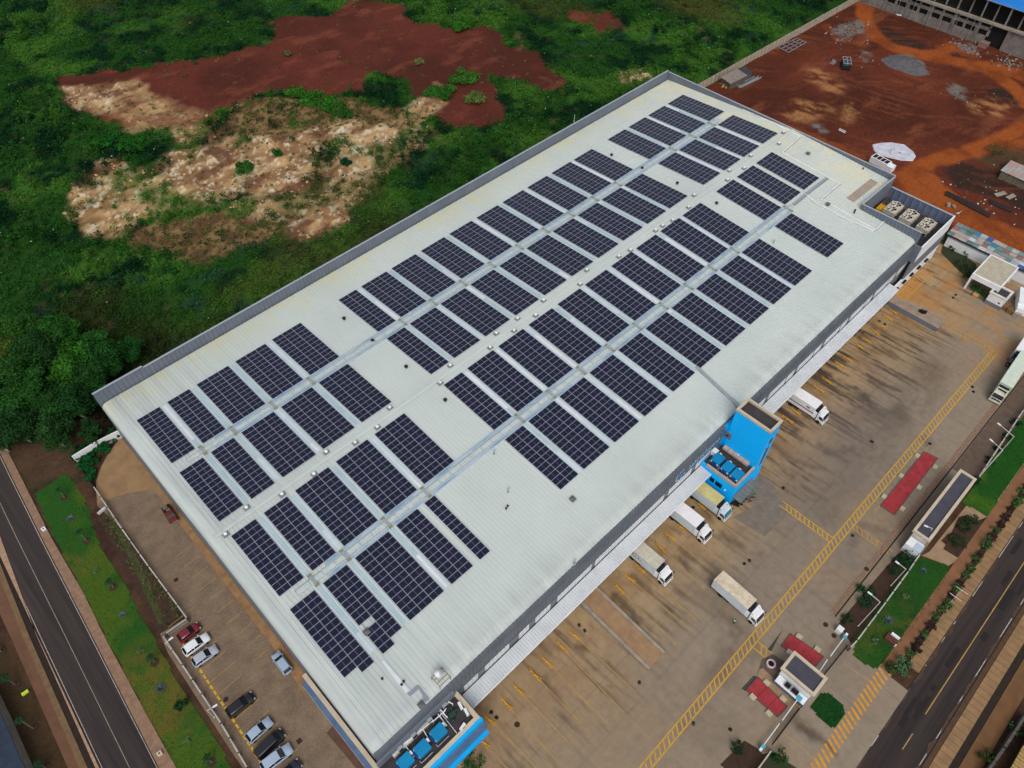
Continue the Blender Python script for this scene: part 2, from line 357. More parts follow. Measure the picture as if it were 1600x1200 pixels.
    for k_, (sa, sb) in enumerate(((.9, .2), (.3, 1.0), (.75, .65))):   # wheel ruts swept across the site
        rut = np.clip((fbm((X * sa + Y * sb) * 1.6, (X * sb - Y * sa) * .08, 1.3, 4, 60 + k_) - .56) * 7, 0, 1) * np.clip((fbm(X, Y, 14, 3, 64 + k_) - .45) * 6, 0, 1); sc = mix(sc, np.zeros(X.shape + (3,)) + (lin(112, 62, 42) if k_ != 1 else lin(58, 31, 24)), rut * .6)
    tr = np.zeros(X.shape); qx = X + (fbm(X, Y, 3, 4, 51) - .5) * 2.5; qy = Y + (fbm(X, Y, 3, 4, 52) - .5) * 2.5
    for pts, wd, st in TRACKS:
        q = PP(pts)
        for a_, b_ in zip(q[:-1], q[1:]): tr = np.maximum(tr, np.clip(3 * (.85 - seg_dist(qx, qy, a_, b_)[0] / wd), 0, 1) * st)
    rutt = 0
    trc = mix(np.zeros(X.shape + (3,)) + lin(142, 74, 34), np.zeros(X.shape + (3,)) + lin(116, 58, 28), np.clip((fbm(X * .5, Y * .5, 3, 4, 16) - .4) * 4, 0, 1))
    sc = mix(sc, trc, tr * .92)
    for q in SITE_GREY: sc = mix(sc, mix(np.zeros(X.shape + (3,)) + lin(120, 112, 104), np.zeros(X.shape + (3,)) + lin(90, 84, 80), n4), G(q, 1) * np.clip((n2 - .3) * 5, 0, 1))
    C = mix(C, sc, site)
    ds = G(FIELD_DARKSOIL); C = mix(C, mix(np.zeros(X.shape + (3,)) + lin(84, 66, 50), np.zeros(X.shape + (3,)) + lin(60, 44, 36), n2), ds)
    # verge and soil by the roads
    low = (Y < 50) & (X < -3) | (Y < -80)
    C = np.where((low & (ds < .3))[..., None], mix(np.zeros(X.shape + (3,)) + lin(76, 56, 42), np.zeros(X.shape + (3,)) + lin(58, 42, 34), np.clip((n2 - .3) * 3, 0, 1)), C)
    lefts = (X < -36.5) & (Y < 60)
    C = np.where(lefts[..., None], mix(np.zeros(X.shape + (3,)) + lin(56, 48, 30), np.zeros(X.shape + (3,)) + lin(70, 52, 38), n2), C)
    field = ((Y > 47) & (X > -12) | (Y > 70)) & (X < 350) & (Y < 310)
    ed = soft(field, 8)
    Z = -.06 + ed * ((n3 - .5) * 3.0 * np.clip((Y - 60) / 60, 0, 1) + (n2 - .5) * .5 * (1 - site))
    Z += ed * sand * ((fbm(X, Y, 5, 4, 20) - .5) * 2.4 + (n4 - .5) * .5)
    ins = (X > 172) & (Y < 44) & (Y > -62); es = soft(ins, 6)
    Z += es * (1 - soft(tr, 6)) * ((fbm(X, Y, 8, 4, 22) - .5) * .8)
    nx, ny = X.shape; idx = np.arange(nx * ny).reshape(nx, ny)
    f = np.stack([idx[:-1, :-1], idx[1:, :-1], idx[1:, 1:], idx[:-1, 1:]], -1).reshape(-1, 4)
    o = raw_mesh('ground', np.stack([X, Y, Z], -1).reshape(-1, 3), f, C.reshape(-1, 3), mats=[mat_attr('earth', var=.32, scale=1.1, bump=.5, bscale=1.6)])
    o['kind'] = 'structure'; o.data.polygons.foreach_set('use_smooth', [True] * len(f))
    # where plants grow in the field
    veg = (1 - np.clip(red * 1.15 + sand * (.35 + .65 * patch) * 1.1 + dry * .75, 0, 1)) * (1 - site) * (1 - ds)
    veg *= field & ~((X < 168) & (Y < 47) & (X > -6)) & (Y > 45.5) & ~((X < -17) & (Y < 85))
    return X, Y, Z, veg, dry, sand, red
GX, GY, GZ, GVEG, GDRY, GSAND, GRED = make_ground()
def ground_z(x, y):
    i = np.clip(((np.asarray(x) + 70) / .65 + 5).astype(int), 0, GX.shape[0] - 1); j = np.clip(((np.asarray(y) + 130) / .65 + 5).astype(int), 0, GX.shape[1] - 1)
    return GZ[i, j]

# ------------------------------------------------------------ paved ground: yard, parking, roads, paths, markings
def structure(o): o['kind'] = 'structure'; return o
def painted_sheet(name, x0, y0, x1, y1, st, z, cfun, m, clip=None):
    xs = np.linspace(x0, x1, int((x1 - x0) / st) + 1); ys = np.linspace(y0, y1, int((y1 - y0) / st) + 1)
    X, Y = np.meshgrid(xs, ys, indexing='ij'); C = cfun(X, Y); nx, ny = X.shape; idx = np.arange(nx * ny).reshape(nx, ny)
    f = np.stack([idx[:-1, :-1], idx[1:, :-1], idx[1:, 1:], idx[:-1, 1:]], -1).reshape(-1, 4)
    if clip is not None:
        cx = X.reshape(-1)[f].mean(1); cy = Y.reshape(-1)[f].mean(1); f = f[inpoly(cx, cy, clip)]
    return structure(raw_mesh(name, np.stack([X, Y, X * 0 + z], -1).reshape(-1, 3), f, C.reshape(-1, 3), mats=[m]))
def seg_dist(X, Y, a, b):
    ax, ay = a; bx, by = b; dx, dy = bx - ax, by - ay; t = np.clip(((X - ax) * dx + (Y - ay) * dy) / (dx * dx + dy * dy), 0, 1)
    return np.hypot(X - ax - t * dx, Y - ay - t * dy), t
STREAKS = [  # tyre and water stains running out from the docks: (photo points, width, strength)
 ([(1290,548),(1330,572),(1380,600),(1405,610)],.7,.8),([(1250,560),(1300,590),(1340,610),(1372,640)],.9,.9),([(1280,585),(1320,608),(1345,625),(1380,640)],1.1,.7),
 ([(1225,565),(1290,600),(1330,625)],.7,.7),([(1330,520),(1370,545),(1400,560)],.6,.6),([(1350,500),(1400,530)],.6,.5),
 ([(1215,660),(1260,690),(1300,710),(1330,700)],1.0,.6),([(1235,665),(1280,695),(1320,720)],.8,.6),([(1200,690),(1240,720),(1290,735)],.8,.5),
 ([(1300,500),(1340,520),(1400,555)],.6,.5),([(1380,630),(1430,665),(1450,690)],1.5,.4),([(1240,640),(1310,690)],.5,.5),
 ([(960,930),(985,955),(1010,990)],.8,.6),([(990,900),(1030,945),(1060,965)],.7,.5),([(1060,870),(1090,900),(1110,915)],.7,.6),([(1040,840),(1085,875)],.6,.5),
 ([(905,1010),(930,1040),(950,1070)],.8,.5),([(1120,830),(1150,850),(1190,870)],.8,.4),([(1100,800),(1130,830)],.6,.4),([(850,1060),(880,1100)],.6,.4),
 ([(1105,925),(1140,965),(1150,1000),(1120,1050)],2.5,.25),([(1130,960),(1170,1000),(1180,1040)],2.,.25),([(1160,1010),(1120,1060),(1060,1130)],3.,.2),
 ([(1450,580),(1420,640),(1350,720),(1290,800)],4.,.22),([(1480,560),(1440,620),(1380,690)],3.,.2),([(1345,655),(1400,640),(1440,610)],1.5,.3),([(1330,850),(1350,820),(1380,830)],1.,.3),
 ([(1185,1050),(1160,1100),(1110,1160)],3.,.15),([(1250,1135),(1290,1160),(1310,1190)],.8,.5),([(1240,1120),(1270,1150)],1.2,.4)]
def yard_col(X, Y):
    n1 = fbm(X, Y, 20, 5, 41); n2 = fbm(X, Y, 3.5, 5, 42); n3 = fbm(X, Y, 8, 4, 43); ns = fbm(X * 2.2 + Y * .12, Y * .14, 1.6, 5, 44, .65)
    def mix(a, b, t): return a + (b - a) * np.clip(t, 0, 1)[..., None]
    K = np.zeros(X.shape + (3,))
    C = mix(K + lin(134, 121, 105), K + lin(120, 109, 96), (n1 - .4) * 2.5)
    C = mix(C, K + lin(138, 118, 94), (n3 - .5) * 4 * .6)
    dockm = np.clip((Y + 62 + 6 * (n1 - .5)) / 13, 0, 1)
    C = mix(C, mix(K + lin(162, 136, 100), K + lin(138, 110, 78), (n2 - .35) * 3.5), dockm * .85)
    lft = np.clip((50 - X) / 30, 0, 1) * np.clip((Y + 80) / 10, 0, 1); C = mix(C, K + lin(138, 118, 94), lft * .5)
    streak = np.clip((Y + 66 + 10 * (n1 - .5)) / 10, 0, 1) * (.45 + .55 * np.clip((X - 78) / 10, 0, 1)); C = mix(C, K + lin(70, 59, 51), (ns - .53) * 11 * streak * .55)
    rgt = np.clip((X - 138) / 10, 0, 1); C = mix(C, K + lin(158, 126, 88), rgt * .55 * np.clip((n3 - .3) * 4, 0, 1)); C = mix(C, K + lin(170, 116, 58), rgt * np.clip((n2 - .5) * 5, 0, 1) * .5)
    jx = X + (fbm(X, Y, 1.2, 3, 45) - .5) * 1.2; jy = Y + (fbm(X, Y, 1.2, 3, 46) - .5) * 1.2
    for pts, wd, st in STREAKS:
        q = PP(pts)
        dm = np.full(X.shape, 99.)
        for a, b in zip(q[:-1], q[1:]): dm = np.minimum(dm, seg_dist(jx, jy, a, b)[0])
        t = np.clip(1.3 - dm / wd, 0, 1) * st * np.clip(.3 + (n2 - .35) * 4, 0, 1); C = mix(C, K + lin(58, 48, 42), t)
    mid = np.exp(-((X - 100) / 22) ** 2 - ((Y + 60) / 9) ** 2); C = mix(C, K + lin(112, 102, 94), mid * .6)
    # swept arcs of turning trucks
    for cx, cy, r0 in ((95, -50, 14), (118, -52, 13), (70, -58, 12), (48, -66, 12), (84, -60, 18)):
        r = np.hypot(jx - cx, jy - cy); wv = (np.sin(r * 3.1 + n1 * 6) * .5 + .5) ** 3 * np.exp(-((r - r0) / 5) ** 2); C = mix(C, K + lin(84, 74, 66), wv * .1)
    for k in range(2): # slab joints
        for x in np.arange(-4, 176, 6.0) if k == 0 else np.arange(-86, -44, 6.0):
            d = np.abs((X if k == 0 else Y) - x); C = mix(C, K + lin(78, 68, 58), (d < .1) * .16)
    return C
YARD = [(-1, -44.5), (11, -44.5), (11, -41), (177, -41), (177, -66), (160, -77.5), (110, -77.5), (110, -81), (67, -81), (66, -84.5), (64.5, -88.3), (64.5, -91.0), (34, -91.0), (30, -81), (-6, -81)]
painted_sheet('yard', -6, -91, 177, -41, .3, .0, yard_col, mat_attr('yard_concrete', var=.16, scale=.8, bump=.12, bscale=5), clip=YARD)
# parking court of small pavers
def m_pavers():
    m = bpy.data.materials.new('cobble_pavers'); m.use_nodes = True; n = m.node_tree; b = n.nodes['Principled BSDF']; b.inputs['Roughness'].default_value = .9
    geo = n.nodes.new('ShaderNodeNewGeometry'); br = n.nodes.new('ShaderNodeTexBrick'); br.inputs['Scale'].default_value = 1.6
    br.inputs['Color1'].default_value = srgb(130, 112, 91); br.inputs['Color2'].default_value = srgb(114, 96, 77); br.inputs['Mortar'].default_value = srgb(84, 68, 54); br.inputs['Mortar Size'].default_value = .03
    mp = n.nodes.new('ShaderNodeMapping'); mp.inputs['Rotation'].default_value = (0, 0, .1); n.links.new(geo.outputs['Position'], mp.inputs[0]); n.links.new(mp.outputs[0], br.inputs[0])
    no = n.nodes.new('ShaderNodeTexNoise'); no.inputs['Scale'].default_value = .35; no.inputs['Detail'].default_value = 8; n.links.new(geo.outputs['Position'], no.inputs[0])
    mr = n.nodes.new('ShaderNodeMapRange'); mr.inputs[1].default_value = .3; mr.inputs[2].default_value = .7; mr.inputs[3].default_value = .78; mr.inputs[4].default_value = 1.2; n.links.new(no.outputs[0], mr.inputs[0])
    sc = n.nodes.new('ShaderNodeVectorMath'); sc.operation = 'SCALE'; n.links.new(br.outputs[0], sc.inputs[0]); n.links.new(mr.outputs[0], sc.inputs['Scale']); n.links.new(sc.outputs[0], b.inputs['Base Color'])
    return m
M_pav = m_pavers()
PARK = PP([(152,790),(150,768),(150,752),(155,735),(165,715),(190,680)]) + [(-3.2, 44), (-3.2, -60)] + PP([(470,1330),(360,1172),(262,1020),(250,990),(290,966),(200,835)])
structure(MB().sheet(PARK, -.02).build('parking_court', M_pav))
TANPAD = PP([(153,785),(150,760),(158,730),(170,708),(190,680)]) + [(-3.3, 44), (-3.3, 20)] + PP([(262,790),(240,765),(200,770)])
structure(MB().sheet(TANPAD, -.012).build('concrete_pad', mat('tan_pad', srgb(146, 118, 84), srgb(126, 100, 72), scale=.4, rough=.9)))
structure(MB().sheet([(-3.3, 24), (-4.4, 24), (-4.6, -14), (-5.2, -25), (-3.3, -25)], -.010).build('apron_strip', mat('tan_apron', srgb(150, 116, 78), srgb(122, 92, 64), scale=.6, rough=.9)))
structure(MB().sheet(PP([(455,1015),(490,1060),(478,1050),(440,1008)]), -.004).build('apron_red_patch', M_red))
structure(MB().sheet(PP([(510,1145),(545,1105),(600,1170),(640,1290),(590,1240)]), -.006).build('apron_brown_patch', mat('brown_apron', srgb(92, 66, 52), srgb(78, 56, 45), scale=.6, rough=.9)))
def strip(name, lft, rgt, z, m, ext=40):
    a = PP(lft); b = PP(rgt)
    def grow(q):
        q = [np.array(p) for p in q]; d0 = q[0] - q[1]; d1 = q[-1] - q[-2]
        return [q[0] + d0 / np.linalg.norm(d0) * ext] + q + [q[-1] + d1 / np.linalg.norm(d1) * ext]
    a = grow(a); b = grow(b)
    return structure(MB().sheet([tuple(p) for p in a] + [tuple(p) for p in b[::-1]], z).build(name, m))
Lw = [(0,858.7),(61,990),(159.5,1200)]; Lc = [(0,786),(25.8,840),(100,990),(202.5,1200)]; Lr = [(0,713.5),(62.5,840),(138.7,989),(245.5,1200)]
off = lambda pts, d: [(u + d, v) for u, v in pts]
strip('road', off(Lw, -4), off(Lr, 3), -.012, mat('asphalt_old', srgb(40, 35, 36), srgb(66, 57, 54), scale=.9, rough=.9, lo=.32, hi=.7, bump=.05, bscale=20, stretch=(1, .03, 1)))
strip('road_marking', off(Lw, -.6), off(Lw, .6), -.006, M_wline); strip('road_marking', off(Lc, -.5), off(Lc, .5), -.006, mat('dull_road_paint', srgb(160, 150, 128), srgb(130, 120, 104), scale=1)); strip('road_marking', off(Lr, -.6), off(Lr, .6), -.006, M_wline)
FPR = [(12.5,705),(80,840),(131,927.5),(166,1000),(228,1114.7),(270,1190)]
def solid_strip(name, lft, rgt, z0, z1, m, ext=40):
    a = PP(lft, z1); b = PP(rgt, z1)
    def grow(q):
        q = [np.array(p) for p in q]; d0 = q[0] - q[1]; d1 = q[-1] - q[-2]
        return [q[0] + d0 / np.linalg.norm(d0) * ext] + q + [q[-1] + d1 / np.linalg.norm(d1) * ext]
    poly = [tuple(p) for p in grow(a)] + [tuple(p) for p in grow(b)[::-1]]
    return structure(MB().prism(poly, z0, z1).build(name, m))
solid_strip('pavement', off(Lr, 3), FPR, -.2, .11, M_kerb)
solid_strip('pavement', [(0,838),(55.7,1000),(150,1200)][0:1] + [(55.7,990),(149,1200)], off(Lw, -4.5), -.2, .10, mat('pale_kerb', srgb(166, 136, 112), srgb(138, 112, 92), scale=1, rough=.9))
strip('drain', [(0,880),(44,990),(137,1200)], [(0,838),(55.7,990),(149,1200)], -.03, M_ditch)
solid_strip('pavement_edge', [(0,905),(34,990),(124,1200)], [(0,880),(44,990),(137,1200)], -.2, .06, mat('tan_kerb', srgb(118, 94, 66), srgb(96, 76, 56), scale=1, rough=.9))
solid_strip('footpath', [(0,960),(18.6,1000),(106,1200)], [(0,905),(34,990),(124,1200)], -.2, .05, mat('brown_path', srgb(106, 76, 56), srgb(94, 66, 50), scale=.5, rough=.9))
rq = random.Random(31); b = MB()
for k_ in range(16):
    x = rq.uniform(45, 135); y = rq.choice([-92.6, -93.4, -95.6, -96.4]) + rq.uniform(-.3, .3); b.rect(x, y - rq.uniform(.2, .6), x + rq.uniform(1, 5), y + rq.uniform(.2, .6), -.0122 + k_ * .0003)
structure(b.build('road_patch', mat('road_patch', srgb(42, 36, 35), srgb(34, 29, 29), scale=2, rough=.95)))
b = MB()
for y0, dy in ((-91.0, .3), (-97.55, -.3)):
    x = -20
    while x < 150: L_ = rq.uniform(2, 7); b.sheet([(x, y0 - dy * .3), (x + L_ * .5, y0 - dy * rq.uniform(.8, 2.2)), (x + L_, y0 - dy * .3), (x + L_, y0 + dy * .3), (x, y0 + dy * .3)], -.006); x += L_ * rq.uniform(1.02, 2)
structure(b.build('road_dust', mat('road_dust', srgb(84, 64, 50), srgb(60, 48, 42), scale=1.5, rough=1)))
# lawns (mown grass colour sheets with blades on them, one stuff object each)
def lawn(name, px, z, seed, dens=9, c1=(58, 92, 22), c2=(34, 76, 24), dry=(92, 88, 32), label=None, h=.10):
    poly = PP(px, z)
    q = np.array(poly); x0, y0 = q.min(0); x1, y1 = q.max(0)
    def cf(X, Y):
        n1 = fbm(X, Y, 7, 4, seed); n2 = fbm(X, Y, 1.5, 4, seed + 1); K = np.zeros(X.shape + (3,))
        C = K + lin(*c1); C = C + (K + lin(*c2) - C) * np.clip((n1 - .42) * 6, 0, 1)[..., None]
        C = C + (K + lin(*dry) - C) * (np.clip((fbm(X, Y, 11, 4, seed + 2) - .52) * 6, 0, 1) * np.clip((n2 - .3) * 3, 0, 1) * .8)[..., None]
        return C
    xs = np.arange(x0, x1 + .4, .4); ys = np.arange(y0, y1 + .4, .4); X, Y = np.meshgrid(xs, ys, indexing='ij'); C = cf(X, Y)
    nx, ny = X.shape; idx = np.arange(nx * ny).reshape(nx, ny); f = np.stack([idx[:-1, :-1], idx[1:, :-1], idx[1:, 1:], idx[:-1, 1:]], -1).reshape(-1, 4)
    f = f[inpoly(X.reshape(-1)[f].mean(1), Y.reshape(-1)[f].mean(1), poly)]
    V = np.stack([X, Y, X * 0 + z], -1).reshape(-1, 3); CC = C.reshape(-1, 3)
    r = np.random.default_rng(seed); A = (x1 - x0) * (y1 - y0); N = int(A * dens)
    px_ = x0 + r.random(N) * (x1 - x0); py_ = y0 + r.random(N) * (y1 - y0); k = inpoly(px_, py_, poly); px_, py_ = px_[k], py_[k]; N = len(px_)
    c = cf(px_, py_) * (.8 + .5 * r.random((N, 1))); a = r.random(N) * 6.28; s = .12 + .12 * r.random(N)
    b = np.stack([px_, py_, px_ * 0 + z + .01], 1); t = b + np.stack([np.cos(a) * s * .6, np.sin(a) * s * .6, h * (.6 + .8 * r.random(N))], 1); sd_ = np.stack([-np.sin(a) * s * .4, np.cos(a) * s * .4, a * 0], 1)
    v2 = np.stack([b - sd_, b + sd_, t + sd_ * .4, t - sd_ * .4], 1).reshape(-1, 3); f2 = np.arange(N * 4).reshape(N, 4) + len(V)
    o = raw_mesh(name, np.concatenate([V, v2]), np.concatenate([f, f2]), np.concatenate([CC, np.repeat(c, 4, 0)]), mats=[M_leafg])
    return tag(o, label, 'grass', kind='stuff')
M_leafg = mat_attr('grass', rough=.85, var=.2, scale=3, bump=.2, bscale=8, spec=.1)
lawn('lawn', [(53.7,772),(80,755),(97.5,740.6),(110,744),(125,771),(139,792.5),(141,810),(156,852),(175,884),(200,922),(218,960),(236,989),(258,1030),(280,1070),(310,1112),(337.5,1154),(361,1200),(395,1260),(300,1260),(270,1190),(228,1114.7),(168,1000),(131,927.5),(85,840)], .02, 61, dens=14, c1=(64, 86, 26), c2=(38, 78, 26), dry=(92, 82, 36), label='long strip of bright mown grass beside the left road')
structure(MB().sheet(PP([(148,800),(165,790),(175.5,800),(230,874),(297,965),(255,992),(240,975),(205,910),(175,850)]), -.03).build('planting_bed', M_soil))
structure(MB().sheet(PP([(165,800),(174,797),(232,905),(258,975),(248,975),(215,900)]), -.025).build('planting_bed_strip', mat('grassy_soil', srgb(66, 74, 38), srgb(56, 48, 34), scale=1.5, rough=.95)))
# right-hand road and paths run along x
def yy(u, v): return float(P(u, v)[1])
def xstrip(name, y0, y1, x0, x1, z, m, thick=0):
    b = MB()
    if thick: b.box(x0, y0, z - thick, x1, y1, z)
    else: b.rect(x0, min(y0, y1), x1, max(y0, y1), z)
    return structure(b.build(name, m))
YW1, YC, YW2 = -91.05, -94.6, -97.45
xstrip('road', -97.75, -90.8, -60, 420, -.014, mat('asphalt_worn', srgb(36, 30, 30), srgb(60, 51, 48), scale=.9, rough=.9, lo=.32, hi=.7, bump=.05, bscale=20, stretch=(.03, 1, 1)))
def dashes(y, x0, x1, on, offv, wd, m, z=-.008):
    b = MB(); x = x0
    while x < x1: b.rect(x, y - wd / 2, min(x + on, x1), y + wd / 2, z); x += on + offv
    return structure(b.build('road_marking', m))
dashes(YW1, 66.5, 420, 500, 0, .13, M_wline); dashes(YW1, 22, 66, 2.2, 2.2, .14, M_wline); dashes(YW2, -60, 420, 500, 0, .13, M_wline)
dashes(YC, 63.1, 420, 500, 0, .15, M_yelf); dashes(YC, 37, 62, 3.2, 6.2, .15, M_yelf)
yt1, yt0 = yy(1548.7, 850), -90.75
def m_slabs():
    m = mat('tan_slab_path', srgb(144, 114, 80), srgb(122, 96, 68), scale=.5, rough=.9); n = m.node_tree; b = n.nodes['Principled BSDF']
    src = b.inputs['Base Color'].links[0].from_socket
    geo = n.nodes.new('ShaderNodeNewGeometry'); sp = n.nodes.new('ShaderNodeSeparateXYZ'); n.links.new(geo.outputs['Position'], sp.inputs[0])
    mo = n.nodes.new('ShaderNodeMath'); mo.operation = 'FRACT'; di = n.nodes.new('ShaderNodeMath'); di.operation = 'DIVIDE'; di.inputs[1].default_value = 1.22; n.links.new(sp.outputs[0], di.inputs[0]); n.links.new(di.outputs[0], mo.inputs[0])
    gt = n.nodes.new('ShaderNodeMath'); gt.operation = 'LESS_THAN'; gt.inputs[1].default_value = .07; n.links.new(mo.outputs[0], gt.inputs[0])
    mx = n.nodes.new('ShaderNodeMix'); mx.data_type = 'RGBA'; n.links.new(gt.outputs[0], mx.inputs[0]); n.links.new(src, mx.inputs[6]); mx.inputs[7].default_value = srgb(88, 66, 48); n.links.new(mx.outputs[2], b.inputs['Base Color']); return m
M_slab = m_slabs()
xstrip('pavement', yt1, -90.82, 68.3, 420, .10, M_slab, .3)
yb1 = yy(1536, 850); yb0 = yy(1512, 850)
xstrip('planting_bed', yt1, yb1, 66.2, 420, -.02, M_soil)
xstrip('footpath', yb1, yb0, 64.8, 420, .04, M_brownpave, .2)
xstrip('pavement', -100.6, -98.55, -60, 420, .10, M_slab, .3); xstrip('kerb_strip', -98.5, -97.8, -60, 420, .05, mat('dusty_kerb', srgb(82, 62, 46), srgb(66, 50, 40), scale=1, rough=.95), .2)
xstrip('drain', -101.7, -100.6, -60, 420, -.03, M_ditch)
xstrip('footpath', -104.2, -101.7, -60, 420, .05, mat('brown_path2', srgb(110, 80, 50), srgb(96, 68, 44), scale=.5, rough=.9), .2)
lawn('lawn', [(1433,870),(1480,882),(1486,886),(1460,935),(1420,990),(1370,1045),(1350,1037),(1333,1024),(1336,1010),(1330,1006),(1380,940)], .03, 71, dens=14, c1=(34, 74, 24), c2=(28, 64, 24), dry=(80, 82, 32), label='dark green lawn between the white fence and the brown path near the gate')
lawn('lawn', [(1504,786),(1530,745),(1565,700),(1620,625),(1690,570),(1690,640),(1600,725),(1543,807)], .03, 75, dens=14, c1=(46, 84, 24), c2=(28, 72, 22), dry=(100, 112, 28), label='yellow green lawn beyond the long flat roofed building')
lawn('lawn', [(1265,1105),(1285,1082),(1300,1086),(1317,1103),(1320,1113),(1305,1137),(1298,1137)], .03, 78, dens=30, c1=(20, 62, 22), c2=(16, 54, 20), dry=(30, 60, 24), label='small dark green grass island in front of the gatehouse', h=.1)
structure(MB().sheet(PP([(1470,845),(1480,835),(1543,807),(1600,725),(1600,700),(1543,760),(1510,790),(1452,862),(1440,868),(1482,884),(1505,870)]), -.004).build('entrance_path', mat('entrance_pave', srgb(150, 126, 98), srgb(134, 110, 86), scale=.5, rough=.9)))
structure(MB().sheet(PP([(1474,858),(1498,808),(1512,804),(1534,816),(1530,828),(1497,872)]), .03).build('planting_bed', M_soil))
structure(MB().sheet(PP([(1310,975),(1345,932),(1400,868),(1412,858),(1432,870),(1380,940),(1330,1006)]), .02).build('planting_bed', M_soil))
structure(MB().sheet(PP([(1125,1195),(1160,1160),(1163,1157),(1185,1170),(1200,1190),(1170,1230)]), .02).build('planting_bed', M_soil))
structure(MB().sheet(PP([(1100,1230),(1185,1180),(1205,1175),(1245,1200),(1260,1260)]), .015).build('planting_bed', mat('green_bed', srgb(40, 58, 30), srgb(52, 46, 34), scale=1.2, rough=.95)))
structure(MB().sheet(PP([(1480,350),(1500,395),(1525,412),(1530,440),(1510,432),(1500,425),(1470,395)]), .02).build('planting_bed', mat('green_bed2', srgb(40, 58, 30), srgb(52, 46, 34), scale=1.2, rough=.95)))
# pale kerb track of paving slabs along the inner side of the yard, with the dark drain
b = MB(); b.rect(67, -76.2, 177, -75.2, .008); structure(b.build('drain_cover', mat('drain_slab', srgb(138, 112, 92), srgb(104, 84, 70), scale=2.2, rough=.9)))
b = MB(); b.rect(67, -76.55, 177, -76.3, .009); structure(b.build('drain_slot', M_ditch))
structure(MB().rect(110, -80.9, 177, -76.6, .006).build('side_strip', mat('dull_side', srgb(98, 82, 70), srgb(82, 68, 58), scale=.8, rough=.95)))
# yellow ladder markings
def ladder(x0, x1, y0, y1, step, along='x', m=None, slant=.5, z=.006):
    b = MB(); wd = .2
    if along == 'x':
        b.rect(x0, y0 - wd / 2, x1, y0 + wd / 2, z); b.rect(x0, y1 - wd / 2, x1, y1 + wd / 2, z); x = x0 + .4
        while x < x1 - slant: b.line((x, y0 + .08), (x + slant, y1 - .08), wd, z + .0); x += step
    else:
        b.rect(x0 - wd / 2, y0, x0 + wd / 2, y1, z); b.rect(x1 - wd / 2, y0, x1 + wd / 2, y1, z); y = y0 + .4
        while y < y1 - slant: b.line((x0 + .08, y), (x1 - .08, y + slant), wd, z); y += step
    return structure(b.build('yard_marking', m or M_yel))
ladder(12, 146.3, -69.65, -68.35, 1.08, slant=.95)
ladder(145.6, 147.0, -69.6, -57.0, 1.1, 'y', M_yelf, .7)
ladder(78.8, 80.0, -68.2, -57.6, .95, 'y', None, .7); ladder(84.2, 85.3, -77.2, -69.8, 1.0, 'y', M_yelf, .7); ladder(52.6, 54.0, -72.6, -69.9, .95, 'y', None, .7)
ladder(146.6, 160.5, -47.4, -45.0, .9, 'x', mat('orange_paint', srgb(196, 140, 50), srgb(170, 118, 60), scale=1.5, rough=.85))
b = MB()   # zebra at the entrance
x = 20
while x < 66.5: b.line((x, -87.85), (x + .85, -85.95), .36, .006); x += .97
structure(b.build('crossing_marking', mat('orange_zebra', srgb(206, 146, 44), srgb(176, 120, 44), scale=1.4, rough=.85)))
b = MB(); b.line((61.0, -81.6), (61.6, -87.2), .14, .0055); b.line((44.6, -78.5), (45.2, -88.5), .16, .0055); b.line((47.9, -72.5), (45.2, -79), .0 + .01, .0055)
b.rect(90, -70.95, 112, -70.8, .0055); b.rect(126, -45.4, 177, -45.3, .0055)
structure(b.build('yard_marking', M_yelf))
b = MB()   # parking bay lines
for k in range(24):
    y = 1.0 - 2.62 * k
    b.line((-15.5, y), (-10.6, y + .15), .1, -.012)
for k in range(10): b.line((-8.2, 12 - 2.9 * k), (-5.0, 12.1 - 2.9 * k), .09, -.012)
structure(b.build('bay_marking', M_yelf))
b = MB()
for k in range(30): b.line((-15.1 - .02 * k, -2.2 - 1.15 * k), (-15.1 - .02 * k, -3.0 - 1.15 * k), .34, -.008)
structure(b.build('kerb_marking', mat('bright_yellow_paint', srgb(206, 164, 24), srgb(180, 140, 30), scale=2, rough=.8)))
# darker and lighter repair patches, pale road edge at the site
b = MB(); b.sheet(PP([(1180,790),(1235,800),(1195,838),(1145,808)]), .0035); b.sheet(PP([(1180,735),(1205,752),(1235,800),(1180,790),(1150,770)]), .003)
structure(b.build('yard_patch', mat('pale_patch', srgb(120, 110, 98), srgb(104, 95, 86), scale=.8, rough=.95)))

